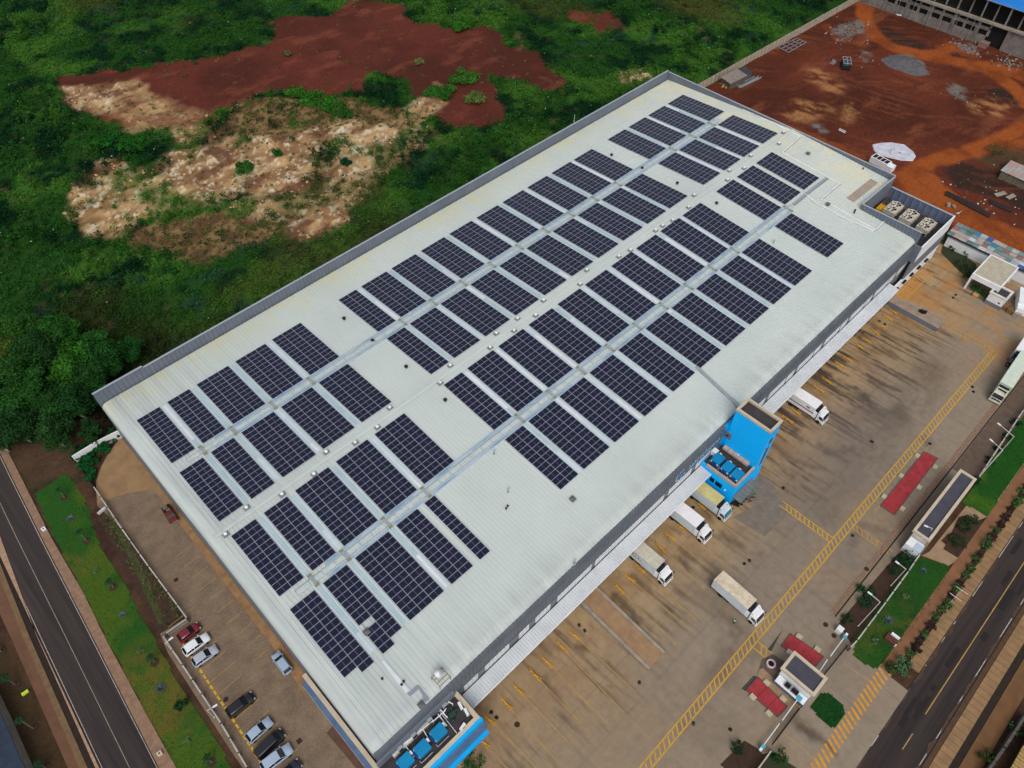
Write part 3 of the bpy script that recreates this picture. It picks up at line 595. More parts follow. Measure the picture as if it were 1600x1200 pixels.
# ------------------------------------------------------------ warehouse
HR = 15.5; TS = math.tan(math.radians(3.006)); X0, X1, XN = -3.2, 166.0, 150.5; YN = -28.3; YF = 40.7; YW = -43.2
def rz(y): return HR - abs(y) * TS
wh = empty('warehouse', (81, 0, 0), 0, 'huge white metal roofed warehouse covered in solar panel arrays', 'warehouse')
BR = 2.2
def roof_profile(ymin_full=True, lim=48):
    pr = []
    for y in np.linspace(YF, -(-YW - BR), 40): pr.append((y, rz(y), 0, 1))
    yc = YW + BR; zc = rz(yc) - BR
    if ymin_full:
        for a in np.linspace(0, math.radians(lim), 9)[1:]: pr.append((yc - BR * math.sin(a), zc + BR * math.cos(a), -math.sin(a), math.cos(a)))
    return pr
def roof_piece(b, xa, xb, prof, verge=False, rib=.72):
    st = []   # (x, rise, drop)
    if verge:
        for a in np.linspace(90, 0, 9)[:-1]:
            t = math.radians(a); st.append((xa + 1.2 - 1.2 * math.sin(t), 0, 1.2 * (1 - math.cos(t))))
        xs = xa + 1.2
    else: xs = xa
    st.append((xs, 0, 0)); x = xs + rib
    while x < xb - .2:
        st += [(x - .07, 0, 0), (x - .03, .075, 0), (x + .03, .075, 0), (x + .07, 0, 0)]; x += rib
    st.append((xb, 0, 0))
    secs = [[(x, y + ny * h, z + nz * h - dr) for (y, z, ny, nz) in prof] for (x, h, dr) in st]
    n = len(prof); q = [p for s in secs for p in s]; fs = []
    for k in range(len(st) - 1):
        for i in range(n - 1): fs.append((k * n + i, k * n + i + 1, (k + 1) * n + i + 1, (k + 1) * n + i))
    b.add(q, fs)
b = MB(); roof_piece(b, X0, XN, roof_profile(), True)
pr2 = [(y, rz(y), 0, 1) for y in np.linspace(YF, YN, 36)]
roof_piece(b, XN, X1, pr2, False)
def m_roofmat():
    """white sheet metal with its own grime: pale yellow algae along the far gutter, brown rust dust near the far corner, faint sheet-to-sheet tone; shading along the near eave is painted in grey"""
    m = mat('roof_metal', srgb(176, 185, 181), srgb(188, 196, 192), scale=.06, rough=.45, lo=.3, hi=.7); n = m.node_tree; b_ = n.nodes['Principled BSDF']
    src = b_.inputs['Base Color'].links[0].from_socket
    geo = n.nodes.new('ShaderNodeNewGeometry'); sp = n.nodes.new('ShaderNodeSeparateXYZ'); n.links.new(geo.outputs['Position'], sp.inputs[0])
    def layer(src, socket, lo, hi, nscale, stretch, col, amt):
        mr = n.nodes.new('ShaderNodeMapRange'); mr.inputs[1].default_value = lo; mr.inputs[2].default_value = hi; n.links.new(socket, mr.inputs[0])
        mp = n.nodes.new('ShaderNodeMapping'); mp.inputs['Scale'].default_value = stretch; n.links.new(geo.outputs['Position'], mp.inputs[0])
        no = n.nodes.new('ShaderNodeTexNoise'); no.inputs['Scale'].default_value = nscale; no.inputs['Detail'].default_value = 8; n.links.new(mp.outputs[0], no.inputs[0])
        m2 = n.nodes.new('ShaderNodeMapRange'); m2.inputs[1].default_value = .35; m2.inputs[2].default_value = .7; n.links.new(no.outputs[0], m2.inputs[0])
        mu = n.nodes.new('ShaderNodeMath'); mu.operation = 'MULTIPLY'; n.links.new(mr.outputs[0], mu.inputs[0]); n.links.new(m2.outputs[0], mu.inputs[1])
        mv = n.nodes.new('ShaderNodeMath'); mv.operation = 'MULTIPLY'; mv.inputs[1].default_value = amt; n.links.new(mu.outputs[0], mv.inputs[0])
        mx = n.nodes.new('ShaderNodeMix'); mx.data_type = 'RGBA'; n.links.new(mv.outputs[0], mx.inputs[0]); n.links.new(src, mx.inputs[6]); mx.inputs[7].default_value = col; return mx.outputs[2]
    src = layer(src, sp.outputs[1], 33, 41, .5, (1, .3, 1), srgb(196, 190, 140), .75)
    src = layer(src, sp.outputs[0], 140, 166, .25, (1, 1, 1), srgb(206, 200, 168), .8)
    src = layer(src, sp.outputs[1], -37, -44, .5, (1, .12, 1), srgb(138, 140, 141), .6)  # rolled near eave greyed with painted-in shading, broken up by noise
    src = layer(src, sp.outputs[0], 30, -3, .9, (1, .06, 1), srgb(150, 156, 156), .6)
    n.links.new(src, b_.inputs['Base Color']); return m
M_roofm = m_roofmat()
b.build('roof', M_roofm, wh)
b = MB()   # ridge capping, two flashings
for s_ in (-1, 1):
    b.add([(X0 + 1.2, 0, HR + .13), (X1, 0, HR + .13), (X1, s_ * .42, rz(.42) + .1), (X0 + 1.2, s_ * .42, rz(.42) + .1)], [(0, 1, 2, 3) if s_ > 0 else (3, 2, 1, 0)])
    b.box(X0 + 1.2, s_ * .42, rz(.4) + .04, X1, s_ * .47, rz(.4) + .1)
b.build('ridge_cap', M_roofm, wh)
def corr_wall(b, a, c, z0, z1, nx, ny, pitch=.75, d=.07, zt=None):
    """ribbed metal wall from a to c; ribs stand out towards (nx,ny)"""
    a = np.array(a); c = np.array(c); L = np.linalg.norm(c - a); e = (c - a) / L; pts = []
    t = 0
    while t < L - pitch * .6:
        for dt, h in ((0, 0), (pitch * .55, 0), (pitch * .65, d), (pitch * .9, d)): pts.append((t + dt, h))
        t += pitch
    pts.append((L, 0)); q = []; fs = []
    for t, h in pts:
        p = a + e * t + np.array([nx, ny]) * h; q += [(p[0], p[1], z0), (p[0], p[1], z1)]
    for i in range(len(pts) - 1): fs.append((2 * i, 2 * i + 2, 2 * i + 3, 2 * i + 1))
    b.add(q, fs)
# near wall: ribbed dark cladding under the rolled eave, trim line, white glazed band, low wall with dock doors
b = MB(); zt = rz(YW + BR) - BR + BR * math.cos(math.radians(48)); yt = YW + BR - BR * math.sin(math.radians(48))
prof = []
for a in np.linspace(math.radians(48), math.radians(90), 5): prof.append((YW + BR - BR * math.sin(a), rz(YW + BR) - BR + BR * math.cos(a), -math.sin(a), math.cos(a)))
prof.append((YW, 8.15, -1, 0))
x = 9.5; st = []
while x < XN - .1:
    st += [(x, 0), (x + .42, 0), (x + .5, .16), (x + .62, .16), (x + .7, 0)]; x += .78
secs = [[(x, y + ny * h, z + nz * h) for y, z, ny, nz in prof] for x, h in st]; n = len(prof)
q = [p for s in secs for p in s]; fs = [(k * n + i, k * n + i + 1, (k + 1) * n + i + 1, (k + 1) * n + i) for k in range(len(st) - 1) for i in range(n - 1)]
b.add(q, fs)
secs = [[(x, y, z) for y, z, ny, nz in prof] for x in (X0, 9.5)]; q = [p for s in secs for p in s]
b.add(q, [(i, i + 1, n + i + 1, n + i) for i in range(n - 1)])
M_near = mat('near_cladding', srgb(84, 91, 100), srgb(96, 102, 110), scale=.3, rough=.4)
b.build('wall', M_near, wh)
b = MB(); b.box(9.5, YW - .05, 8.0, XN - .2, YW, 8.2); b.build('wall_trim', mat('navy_trim', srgb(44, 58, 76), rough=.5), wh)
b = MB(); b.box(X0, YW, 0, XN - .2, YW + .3, 8.1); b.build('lower_wall', M_conc and mat('lower_wall_paint', srgb(118, 122, 126), srgb(104, 108, 112), scale=.5), wh)
segs = [(12.6, 15.4), (16.9, 22.0), (24.2, 26.4), (27.9, 31.3), (33.0, 41.2), (42.2, 60.5), (62.0, 68.6), (70.0, 74.6)]
x = 83.5
while x < 146: segs.append((x, x + 5.6)); segs.append((x + 6.3, x + 8.8)); x += 10.4
for a_, c_ in segs:
    b = MB(); b.box(a_, YW - .07, 5.7, c_, YW, 7.97)
    b.mi(1)
    for xx in np.arange(a_ + .8, c_ - .2, .85): b.box(xx, YW - .085, 5.72, xx + .05, YW - .07, 7.95)
    b.build('rooflight_panel', [mat('translucent_sheet', srgb(214, 217, 220), srgb(200, 204, 208), scale=.8, rough=.4), M_galv], wh)
# dock canopy in two lengths
def canopy(x0, x1):
    c = MB(); xs = np.arange(x0, x1, .5)
    q = []; fs = []; k = 0; pts = []
    for x in xs: pts += [(x, 0), (x + .3, 0), (x + .35, .06), (x + .45, .06)]
    pts.append((x1, 0))
    for x, h in pts: q += [(x, YW - .25, 5.72 + h), (x, -45.78, 5.42 + h), (x, YW - .25, 5.6 + h), (x, -45.78, 5.3 + h)]
    for i in range(len(pts) - 1):
        o = 4 * i; fs += [(o + 1, o + 5, o + 4, o), (o + 2, o + 6, o + 7, o + 3), (o + 3, o + 7, o + 5, o + 1)]
    c.add(q, fs); o = c.build('canopy', mat('canopy_sheet', srgb(176, 182, 186), srgb(190, 194, 198), scale=.3, rough=.45), wh)
    c = MB(); c.box(x0, -45.95, 5.22, x1, -45.8, 5.46); c.build('gutter', M_white, o)
    c = MB(); c.box(x0, YW - .24, 5.4, x1, YW - .08, 5.74); c.build('box_gutter', mat('rusty_gutter', srgb(74, 58, 50), srgb(58, 48, 46), scale=1.5, rough=.8), o)
canopy(11.6, 73.9); canopy(81.1, 142.6)
# dock doors under the canopy
for k, x in enumerate(list(np.arange(14.2, 74, 7.8)) + list(np.arange(85, 142, 7.0))):
    d = MB(); d.box(x, YW - .06, 1.1, x + 2.9, YW, 4.4); d.mi(1).box(x - .25, YW - .5, .9, x, YW, 4.7); d.box(x + 2.9, YW - .5, .9, x + 3.15, YW, 4.7); d.box(x - .25, YW - .5, 4.4, x + 3.15, YW, 4.8); d.box(x, YW - .9, 0, x + 2.9, YW, 1.05)
    d.build('dock_door', [M_white, M_black], wh)
# gable walls and far wall
def gable(x, y0, y1, drop, name, m, t=.3, zt=None):
    g = MB(); ys = np.linspace(y0, y1, 24); q = []
    for y in ys: q += [(x, y, -.3), (x, y, (zt or rz(y) - drop))]
    g.add(q, [(2 * i, 2 * i + 1, 2 * i + 3, 2 * i + 2) for i in range(len(ys) - 1)]); return g.build(name, m, wh)
gable(X0 + .02, YW + .8, 41.2, 1.15, 'gable_wall', M_clad)
b = MB(); b.box(X0 + .1, 41.0, -.3, X1, 41.3, 13.2); b.box(X1 - .02, YN, -.3, X1 + .3, 41.3, 12.6); b.build('rear_wall', M_clad, wh)
# parapets with ribbed inner faces and pale coping
def parapet(a, c, z0, z1, inx, iny, name='parapet'):
    p = MB(); corr_wall(p, a, c, z0, z1, inx, iny, .9, .08)
    a = np.array(a); c = np.array(c); o2 = np.array([inx, iny]) * -.22
    p.add([(a[0] + o2[0], a[1] + o2[1], z0), (c[0] + o2[0], c[1] + o2[1], z0), (c[0] + o2[0], c[1] + o2[1], z1), (a[0] + o2[0], a[1] + o2[1], z1)], [(0, 1, 2, 3)])
    p.mi(1); e = (c - a) / np.linalg.norm(c - a)
    i_ = np.array([inx, iny]) * .12; j_ = np.array([inx, iny]) * -.27; s = a - e * .05; t = c + e * .05
    p.prism([tuple(s + j_), tuple(t + j_), tuple(t + i_), tuple(s + i_)], z1, z1 + .07)
    return p.build(name, [M_clad, M_cope], wh)
parapet((6.6, 41.05), (X1 - .1, 41.05), 12.9, 15.95, 0, -1); parapet((X0, 41.05), (6.5, 41.05), 12.2, 16.35, 0, -1)
parapet((X1 - .1, 40.9), (X1 - .1, YN), 12.9, 15.6, -1, 0)
parapet((X1 - .3, YN), (XN + .1, YN), 10.0, 15.5, 0, 1); parapet((XN, YN), (XN, YW + .2), 10.0, 15.45, -1, 0)
b = MB(); b.box(X0 + .5, 40.62, 12.6, X1 - .3, 40.95, 13.1); b.build('box_gutter', M_ditch, wh)
# plant recess on the far right corner
b = MB(); b.box(XN + .3, YW - 1.0, 9.4, X1 - .2, YN - .3, 9.6); b.build('plant_floor', M_bitumen, wh)
p = MB(); corr_wall(p, (X1 - .1, YN - .3), (X1 - .1, -44.2), 9.6, 12.55, -1, 0, 1.6, .12); p.box(X1 - .04, -44.3, 9.2, X1 + .15, YN - .3, 12.55); p.mi(1).box(X1 - .25, -44.4, 12.55, X1 + .2, YN - .3, 12.65); p.build('plant_screen', [mat('blue_grey_screen', srgb(88, 100, 122), srgb(100, 110, 130), scale=.4, rough=.4), M_cope], wh)
b = MB(); b.box(149.6, -44.65, 8.4, X1 + .1, -44.35, 12.7); b.build('white_fascia', M_white, wh)
b = MB(); b.box(149.3, -44.62, 8.3, 149.6, YW + .3, 12.9); b.build('fascia_return', M_clad, wh)
b = MB(); b.box(148.2, -44.5, 3.9, X1 + .1, -44.2, 8.4); b.build('dark_band', M_clad, wh)
b = MB(); b.box(142.8, -44.55, -.2, X1 + .1, -44.15, 3.9); b.mi(1)
for x in np.arange(145, 163, 3.6): b.box(x, -45.1, 2.6, x + 1.4, -44.55, 2.95)
b.build('white_base_wall', [M_white, M_black], wh)
def condenser(x, y, first=None, label=None):
    if first: return dup(first, (x, y, 9.6), first.rotation_euler[2], label, 'roof condensers in the plant recess')
    c = empty('condenser', (x, y, 9.6), math.pi / 2, label, 'condenser', 'roof condensers in the plant recess')
    b = MB(); b.box(-1.5, -2.3, .7, 1.5, 2.3, 1.75)
    for sx in (-1.3, 1.3):
        for sy in (-2.1, 0, 2.1): b.box(sx - .12, sy - .12, 0, sx + .12, sy + .12, .7)
    b.build('casing', mat('condenser_casing', srgb(180, 174, 158), srgb(160, 154, 140), scale=1.2, rough=.6), c, world=False)
    for sy in (-1.15, 1.15):
        f = MB(); f.lathe((0, sy, 1.75), [(1.14, 0), (1.14, .28), (1.04, .28), (1.04, .02)], 24); f.mi(1).lathe((0, sy, 1.76), [(1.04, 0), (1.04, .01)], 24); f.mi(0).lathe((0, sy, 1.85), [(.2, 0), (.2, .12)], 12)
        for k in range(5):
            a = k * 2 * math.pi / 5; d = .3; f.add([(math.cos(a) * .15, sy + math.sin(a) * .15, 1.98), (math.cos(a) * 1.0, sy + math.sin(a) * 1.0, 2.0), (math.cos(a + .4) * .98, sy + math.sin(a + .4) * .98, 1.9), (math.cos(a + .7) * .15, sy + math.sin(a + .8) * .15, 1.9)], [(0, 1, 2, 3)])
        f.build('fan', [mat('fan_grille', srgb(196, 190, 174), rough=.6), M_dark], c, world=False)
    return c
c0 = None
CP = [(490, 372, 'condenser with two fans at the inner end beside the yellow pipework'), (700, 480, 'middle one of the three twin fan condensers'), (930, 600, 'condenser with two fans nearest the white fascia')]
for u, v, lb in CP:
    p_ = P(1340 + u * 160 / 1371, 280 + v * 160 / 1371, 11.4)
    r = condenser(p_[0], p_[1], c0, lb)
    if c0 is None: c0 = r
q = P(1340 + 350 * 160 / 1371, 280 + 400 * 160 / 1371, 10.2)
b = MB(); b.box(q[0] - 1.2, q[1] - 1.4, 9.6, q[0] + .9, q[1] + 1.4, 10.6)
for k in range(5): b.tube((q[0] - 1, q[1] - 1.2 + .6 * k, 10.8), (q[0] + 1, q[1] - 1.2 + .6 * k, 10.8), .09)
tag(b.build('pipework', M_yels), 'yellow painted pipework at the inner end of the plant recess', 'pipework')
q = P(1340 + 630 * 160 / 1371, 280 + 380 * 160 / 1371, 11)
b = MB(); b.path([(q[0], q[1] - .8, 9.6), (q[0], q[1] - .8, 11), (q[0], q[1] + .8, 11), (q[0], q[1] + .8, 9.6)], .12); b.path([(q[0] + .5, q[1] - .6, 9.6), (q[0] + .5, q[1] - .6, 10.7), (q[0] + .5, q[1] + 1.4, 10.7)], .1)
tag(b.build('pipework', mat('red_pipe', srgb(150, 60, 60), rough=.6)), 'red bent pipe between the condensers', 'pipework')

# ------------------------------------------------------------ solar arrays
U = 1.15; PX = 1.970 * U; PY = U
COLS3 = [0, 5.27, 10.54, 17.77, 25.0, 39.1, 44.2, 51.27, 58.5, 65.75, 73.0, 80.25, 87.45, 94.75, 101.75, 113.0, 120.2, 127.3, 134.5]
W_ = [2, 2, 3, 3, 3, 2] + [3] * 13
def solar_cell_mat():
    m = bpy.data.materials.new('solar_cell'); m.use_nodes = True; n = m.node_tree; b = n.nodes['Principled BSDF']
    b.inputs['Roughness'].default_value = .22; b.inputs['Specular IOR Level'].default_value = .35
    oi = n.nodes.new('ShaderNodeObjectInfo'); r = n.nodes.new('ShaderNodeValToRGB')
    e = r.color_ramp.elements; e[0].position = 0; e[0].color = srgb(20, 24, 44); e[1].position = 1; e[1].color = srgb(27, 25, 50)
    k = e.new(.5); k.color = srgb(22, 27, 46)
    n.links.new(oi.outputs['Random'], r.inputs[0]); n.links.new(r.outputs[0], b.inputs['Base Color']); return m
M_cell = solar_cell_mat()
def panel_mesh():
    L, Wd = PX - .06, PY - .05; b = MB(); z = .04; e = .028; cc = .022
    x = [-L / 2, -L / 2 + e, -cc / 2, cc / 2, L / 2 - e, L / 2]; y = [-Wd / 2, -Wd / 2 + e, Wd / 2 - e, Wd / 2]
    idx = lambda i, j: j * 6 + i
    q = [(xx, yy_, z) for yy_ in y for xx in x]; b.add(q, [])
    for j in range(3):
        for i in range(5):
            cell = j == 1 and i in (1, 3); b.f.append([idx(i, j), idx(i + 1, j), idx(i + 1, j + 1), idx(i, j + 1)]); b.m.append(1 if cell else 0)
    b.add([(-L / 2, -Wd / 2, 0), (L / 2, -Wd / 2, 0), (L / 2, Wd / 2, 0), (-L / 2, Wd / 2, 0)], [(3, 2, 1, 0)])
    o = 24
    for (a1, a2, b1, b2) in ((0, 5, o, o + 1), (5, 23, o + 1, o + 2), (23, 18, o + 2, o + 3), (18, 0, o + 3, o)): b.f.append([b1, b2, a2, a1]); b.m.append(0)
    me = bpy.data.meshes.new('solar_panel'); me.from_pydata(b.v, [], b.f); me.materials.append(M_alu); me.materials.append(M_cell); me.polygons.foreach_set('material_index', b.m); me.update(); return me
PM = panel_mesh(); RAIL = {}
def rail_mesh(nr):
    if nr in RAIL: return RAIL[nr]
    b = MB(); n = 12
    for c in range(nr):
        for s_ in (-.28, .28): xx = (c - (nr - 1) / 2 + s_) * PX; b.box(xx - .03, -n * PY / 2, -.12, xx + .03, n * PY / 2, -.005)
    me = bpy.data.meshes.new('mounting_rail'); me.from_pydata(b.v, [], b.f); me.materials.append(M_alu); me.update(); RAIL[nr] = me; return me
ROWS = {'A': (15.908, 1, 19, 'the outer row, scrubland side'), 'B': (1.562, 1, 19, 'the inner row, scrubland side'), 'C': (-1.562, -1, 18, 'the inner row, truck yard side'), 'D': (-15.915, -1, 16, 'the outer row, truck yard side')}
for rn, (ys, sg, cnt, wh_) in ROWS.items():
    for k in range(cnt):
        nc = W_[k]; x0 = COLS3[k]
        if rn == 'D': nc = {3: 2, 4: 1}.get(k, nc); x0 = {4: 22.95}.get(k, x0)
        xc = (x0 * U) + nc * PX / 2; yc = (ys + sg * 6 * math.cos(math.radians(3))) * U; zc = rz(yc) + .2
        a = empty('solar_array', (xc, yc, zc), 0, f'{ORD[k]} solar array from the car park end, {wh_}', 'solar array', 'solar panel arrays on the warehouse roof')
        a.rotation_euler = (math.radians(3.006) * (1 if yc < 0 else -1), 0, 0)
        r = bpy.data.objects.new('mounting_rail', rail_mesh(nc)); COL.objects.link(r); r.parent = a
        for c in range(nc):
            rows = list(range(12))
            if rn == 'D' and k == 0 and c == 1: rows = list(range(13))
            if rn == 'D' and k == 1 and c == 0: rows = [0, 1, 2, 3, 4, 5, 6, 7, 9, 10, 11, 12]
            for j in rows:
                o = bpy.data.objects.new('solar_panel', PM); COL.objects.link(o); o.parent = a
                jj = j if sg < 0 else 11 - j
                o.location = ((c - (nc - 1) / 2) * PX, (5.5 - jj) * PY if sg < 0 else (5.5 - jj) * PY, 0)
# skylight strips between the arrays (part of the roof)
M_skyl = mat('fibreglass_rooflight', srgb(150, 172, 178), srgb(168, 186, 190), scale=.35, rough=.35)
M_skyw = mat('fresh_rooflight', srgb(204, 211, 213), srgb(190, 198, 202), scale=.5, rough=.35)
M_mem = mat('pale_flashing', srgb(188, 200, 206), srgb(176, 188, 194), scale=.4, rough=.4)
def slope_box(b, x0, x1, ya, yb, h0, h1):
    q = []
    for y in (ya, yb):
        for x, h in ((x0, h0), (x1, h0), (x1, h1), (x0, h1)): q.append((x, y, rz(y) + h))
    b.add(q, [(0, 1, 2, 3), (7, 6, 5, 4), (0, 4, 5, 1), (1, 5, 6, 2), (2, 6, 7, 3), (3, 7, 4, 0)] if yb < ya else [(3, 2, 1, 0), (4, 5, 6, 7), (1, 5, 4, 0), (2, 6, 5, 1), (3, 7, 6, 2), (0, 4, 7, 3)])
GAPS = [k for k in range(18) if COLS3[k + 1] - COLS3[k] < 8]
for k in GAPS:
    xg = (COLS3[k] + W_[k] * 1.97 + COLS3[k + 1]) / 2 * U
    for sg in (1, -1):
        if sg < 0 and k >= 15: continue
        ya, yb = sg * 2.2, sg * (31.8)
        cuts = sorted([ya] + [sg * (16.2), sg * 17.8] + [sg * random.uniform(4, 15), sg * random.uniform(19, 29)] + [yb], key=abs)
        b = MB()
        for i, (p_, q_) in enumerate(zip(cuts[:-1], cuts[1:])):
            if abs(p_) > 16.1 and abs(q_) < 17.9: continue
            b.mi(random.choice([0, 0, 1, 2])); slope_box(b, xg - .3, xg + .3, p_, q_, .02, .1)
            b.mi(2); slope_box(b, xg - .62, xg - .36, p_, q_, .0, .085); slope_box(b, xg + .36, xg + .62, p_, q_, .0, .085)
        b.build('rooflight', [M_skyl, M_skyw, M_mem], wh)
# two long walkways with cable trays
M_tray = mat('blue_cable_tray', srgb(112, 142, 172), srgb(160, 176, 188), scale=.2, rough=.5, lo=.38, hi=.58)
M_grate = mat('walkway_grating', srgb(182, 190, 188), srgb(164, 174, 172), scale=1.5, rough=.6)
for s_, xa, xb, lb in ((1, 2.2, 157.6, 'long rooftop walkway with blue edged cable trays on the scrubland slope'), (-1, 2.2, 139.5, 'long rooftop walkway with blue edged cable trays on the truck yard slope')):
    yc = s_ * 14.72 * U; wk = empty('roof_walkway', (xa, yc, rz(yc)), 0, lb, 'walkway', 'rooftop walkways')
    b = MB(); slope_box(b, xa, xb, yc + .45, yc - .45, .1, .2)
    b.mi(1)
    for x in np.arange(xa, xb, 2.4): slope_box(b, x, x + .12, yc + .42, yc - .42, .2, .215)
    b.build('deck', [M_grate, M_galv], wk)
    b = MB(); slope_box(b, xa + 6, xb - 1, yc + 1.2, yc + .75, .05, .22); b.mi(1); slope_box(b, xa + 6, xb - 1, yc + 1.3, yc + 1.25, .05, .27); slope_box(b, xa + 6, xb - 1, yc + .7, yc + .65, .05, .27); b.build('cable_tray', [M_tray, M_mem], wk)
    b = MB(); slope_box(b, xa + 5, xb - 2, yc - .75, yc - 1.2, .05, .2); b.mi(1); slope_box(b, xa + 5, xb - 2, yc - .7, yc - .75, .05, .25); slope_box(b, xa + 5, xb - 2, yc - 1.2, yc - 1.25, .05, .25); b.build('cable_tray', [M_tray, M_mem], wk)
    b = MB(); slope_box(b, xa, xb, yc + .62, yc + .5, .05, .14); b.build('cable_run', M_galv, wk)
    for k in GAPS:
        xg = (COLS3[k] + W_[k] * 1.97 + COLS3[k + 1]) / 2 * U
        if xg > xb - 1: continue
        b = MB()
        for d_ in (1.05, -1.05):
            slope_box(b.mi(0), xg - .34, xg + .34, yc + d_ + .2, yc + d_ - .2, .2, .34)
            for i in range(3): slope_box(b.mi(1), xg - .3 + .22 * i, xg - .2 + .22 * i, yc + d_ + .21, yc + d_ - .21, .34, .345)
        slope_box(b.mi(2), xg - .28, xg + .28, yc + .75, yc - .75, .25, .3)
        b.build('step_over', [mat('hazard_yellow', srgb(172, 168, 112), rough=.6), M_black, M_galv], wk)
# ridge vents
def roof_vent():
    r = empty('roof_vent', (0, 0, 0), 0, 'x', 'roof vent', 'roof vents along the ridge')
    b = MB(); b.box(-.55, -.45, 0, .55, .45, .1); b.build('base_plate', mat('lead_base', srgb(128, 132, 130), srgb(112, 116, 114), scale=2, rough=.6), r, world=False)
    b = MB(); b.tube((0, 0, .1), (0, 0, .35), .2, .2, 12); b.lathe((0, 0, .35), [(.3, 0), (.32, .1), (.22, .24), (.08, .3)], 14); b.build('cowl', M_white, r, world=False, smooth=True); return r
VP_ = [(353,835),(387,795),(437,768),(491,741),(511,707.5),(552,688.5),(589,667),(610,638),(688,598.4),(704.5,572),(766,543),(776.6,522),(803,516.6),(810,499),(836.6,492.5),(850,470),(906.5,444),(918,423),(967,401),(985,391),(1024,360),(1030,350),(1054,346),(1076,324),(1086,306),(1136,281),(1141,267.6),(1162,262.6),(1174,244),(1216,224),(1224,207)]
v0 = None; SIDES = {1: 0, -1: 0}
NB = 'twentieth twentyfirst'.split()
for u, v in VP_:
    p_ = P(u, v, HR + .1); sd_ = 1 if p_[1] > 0 else -1; y = sd_ * max(.95, min(1.35, abs(p_[1]))); k = SIDES[sd_]; SIDES[sd_] += 1
    lb = f'{ORD[k]} white cowled vent from the car park end, {"scrubland" if sd_ > 0 else "truck yard"} side of ridge'
    loc = (p_[0], y, rz(y) + .04)
    if v0 is None: v0 = roof_vent(); v0.location = loc; v0['label'] = lb
    else: dup(v0, loc, 0, lb)
# black pipe cowls and small stacks
def simple(name, mb, m, label, cat, group=None, **k): return tag(mb.build(name, m, **k), label, cat, group)
BV = [(536.7,494.5,'on the scrubland slope beside the sixth outer array'),(582,531.6,'on the scrubland walkway at the wide gap between arrays'),(635,575.5,'on bare roof between the walkway and the ridge'),(696,628,'on bare roof just below the ridge at the wide gap'),(956,239,'on the scrubland slope before the last four arrays'),(1003.5,262.2,'at the far end of the scrubland walkway gap'),(1058,288.6,'on bare roof above the ridge toward the far end'),(1119,320.6,'on bare roof below the ridge toward the far end')]
for u, v, d in BV:
    p_ = P(u, v, HR - .5); z = rz(p_[1]); b = MB(); b.tube((p_[0], p_[1], z), (p_[0], p_[1], z + .4), .22, .22, 12); b.lathe((p_[0], p_[1], z + .4), [(.36, 0), (.38, .12), (.2, .3), (.05, .34)], 14)
    simple('vent_pipe', b, M_black, 'small black mushroom cowl ' + d, 'vent pipe', 'black vent cowls on the roof', smooth=True)
GV = [(895,778.7,'dark square hooded outlet below the seventh outer truck yard array'),(772,710.5,'grey gooseneck pipe beside the sixth outer truck yard array'),(794,768,'grey gooseneck pipe alone on the wide bare roof'),(793,792.5,'pair of small dark stubs alone on the wide bare roof'),(1208.5,380.7,'grey gooseneck pipe above the last outer truck yard array'),(1260.8,245.7,'dark hooded outlet on bare roof near the back parapet'),(596.5,1059,'small dark stub below the first outer truck yard array'),(629.5,1065.6,'pair of dark stubs on the pale strip near the office roof'),(658,1099.7,'square open upstand at the end of the grey flashing'),(898.5,876,'little grey stack close to the rolled eave'),(1293,321,'dark hooded outlet beside the conduit at the far end'),(1348,265,'tiny reddish stub near the back parapet corner'),(573,988,'grey box where one solar panel is missing'),(1336,331,'cluster of dark stubs by the plant recess parapet')]
for u, v, d in GV:
    p_ = P(u, v, HR - 1.2); z = rz(p_[1]); x, y = p_[0], p_[1]; b = MB()
    if 'gooseneck' in d or 'stack' in d: b.path([(x, y, z), (x, y, z + .7), (x + .3, y + .15, z + .85), (x + .45, y + .2, z + .6)], .11, 10); b.lathe((x, y, z), [(.25, 0), (.14, .1)], 12); m = M_galv
    elif 'pair' in d or 'cluster' in d:
        for k in range(2 if 'pair' in d else 3): b.tube((x + .5 * k - .3, y + .15 * k, z), (x + .5 * k - .3, y + .15 * k, z + .4), .14, .14, 10); b.lathe((x + .5 * k - .3, y + .15 * k, z + .4), [(.2, 0), (.08, .12)], 10)
        m = M_black
    elif 'stub' in d: b.tube((x, y, z), (x, y, z + .35), .13, .13, 10); b.lathe((x, y, z + .35), [(.2, 0), (.1, .15)], 10); m = M_black
    else: b.box(x - .35, y - .35, z, x + .35, y + .35, z + .5); b.add([(x - .5, y - .5, z + .5), (x + .5, y - .5, z + .5), (x + .5, y + .5, z + .5), (x - .5, y + .5, z + .5), (x, y, z + .75)], [(0, 1, 4), (1, 2, 4), (2, 3, 4), (3, 0, 4), (3, 2, 1, 0)]); m = mat('grey_outlet', srgb(92, 94, 92), rough=.6)
    simple('roof_outlet', b, m, d, 'roof outlet', 'small pipes and outlets on the roof')
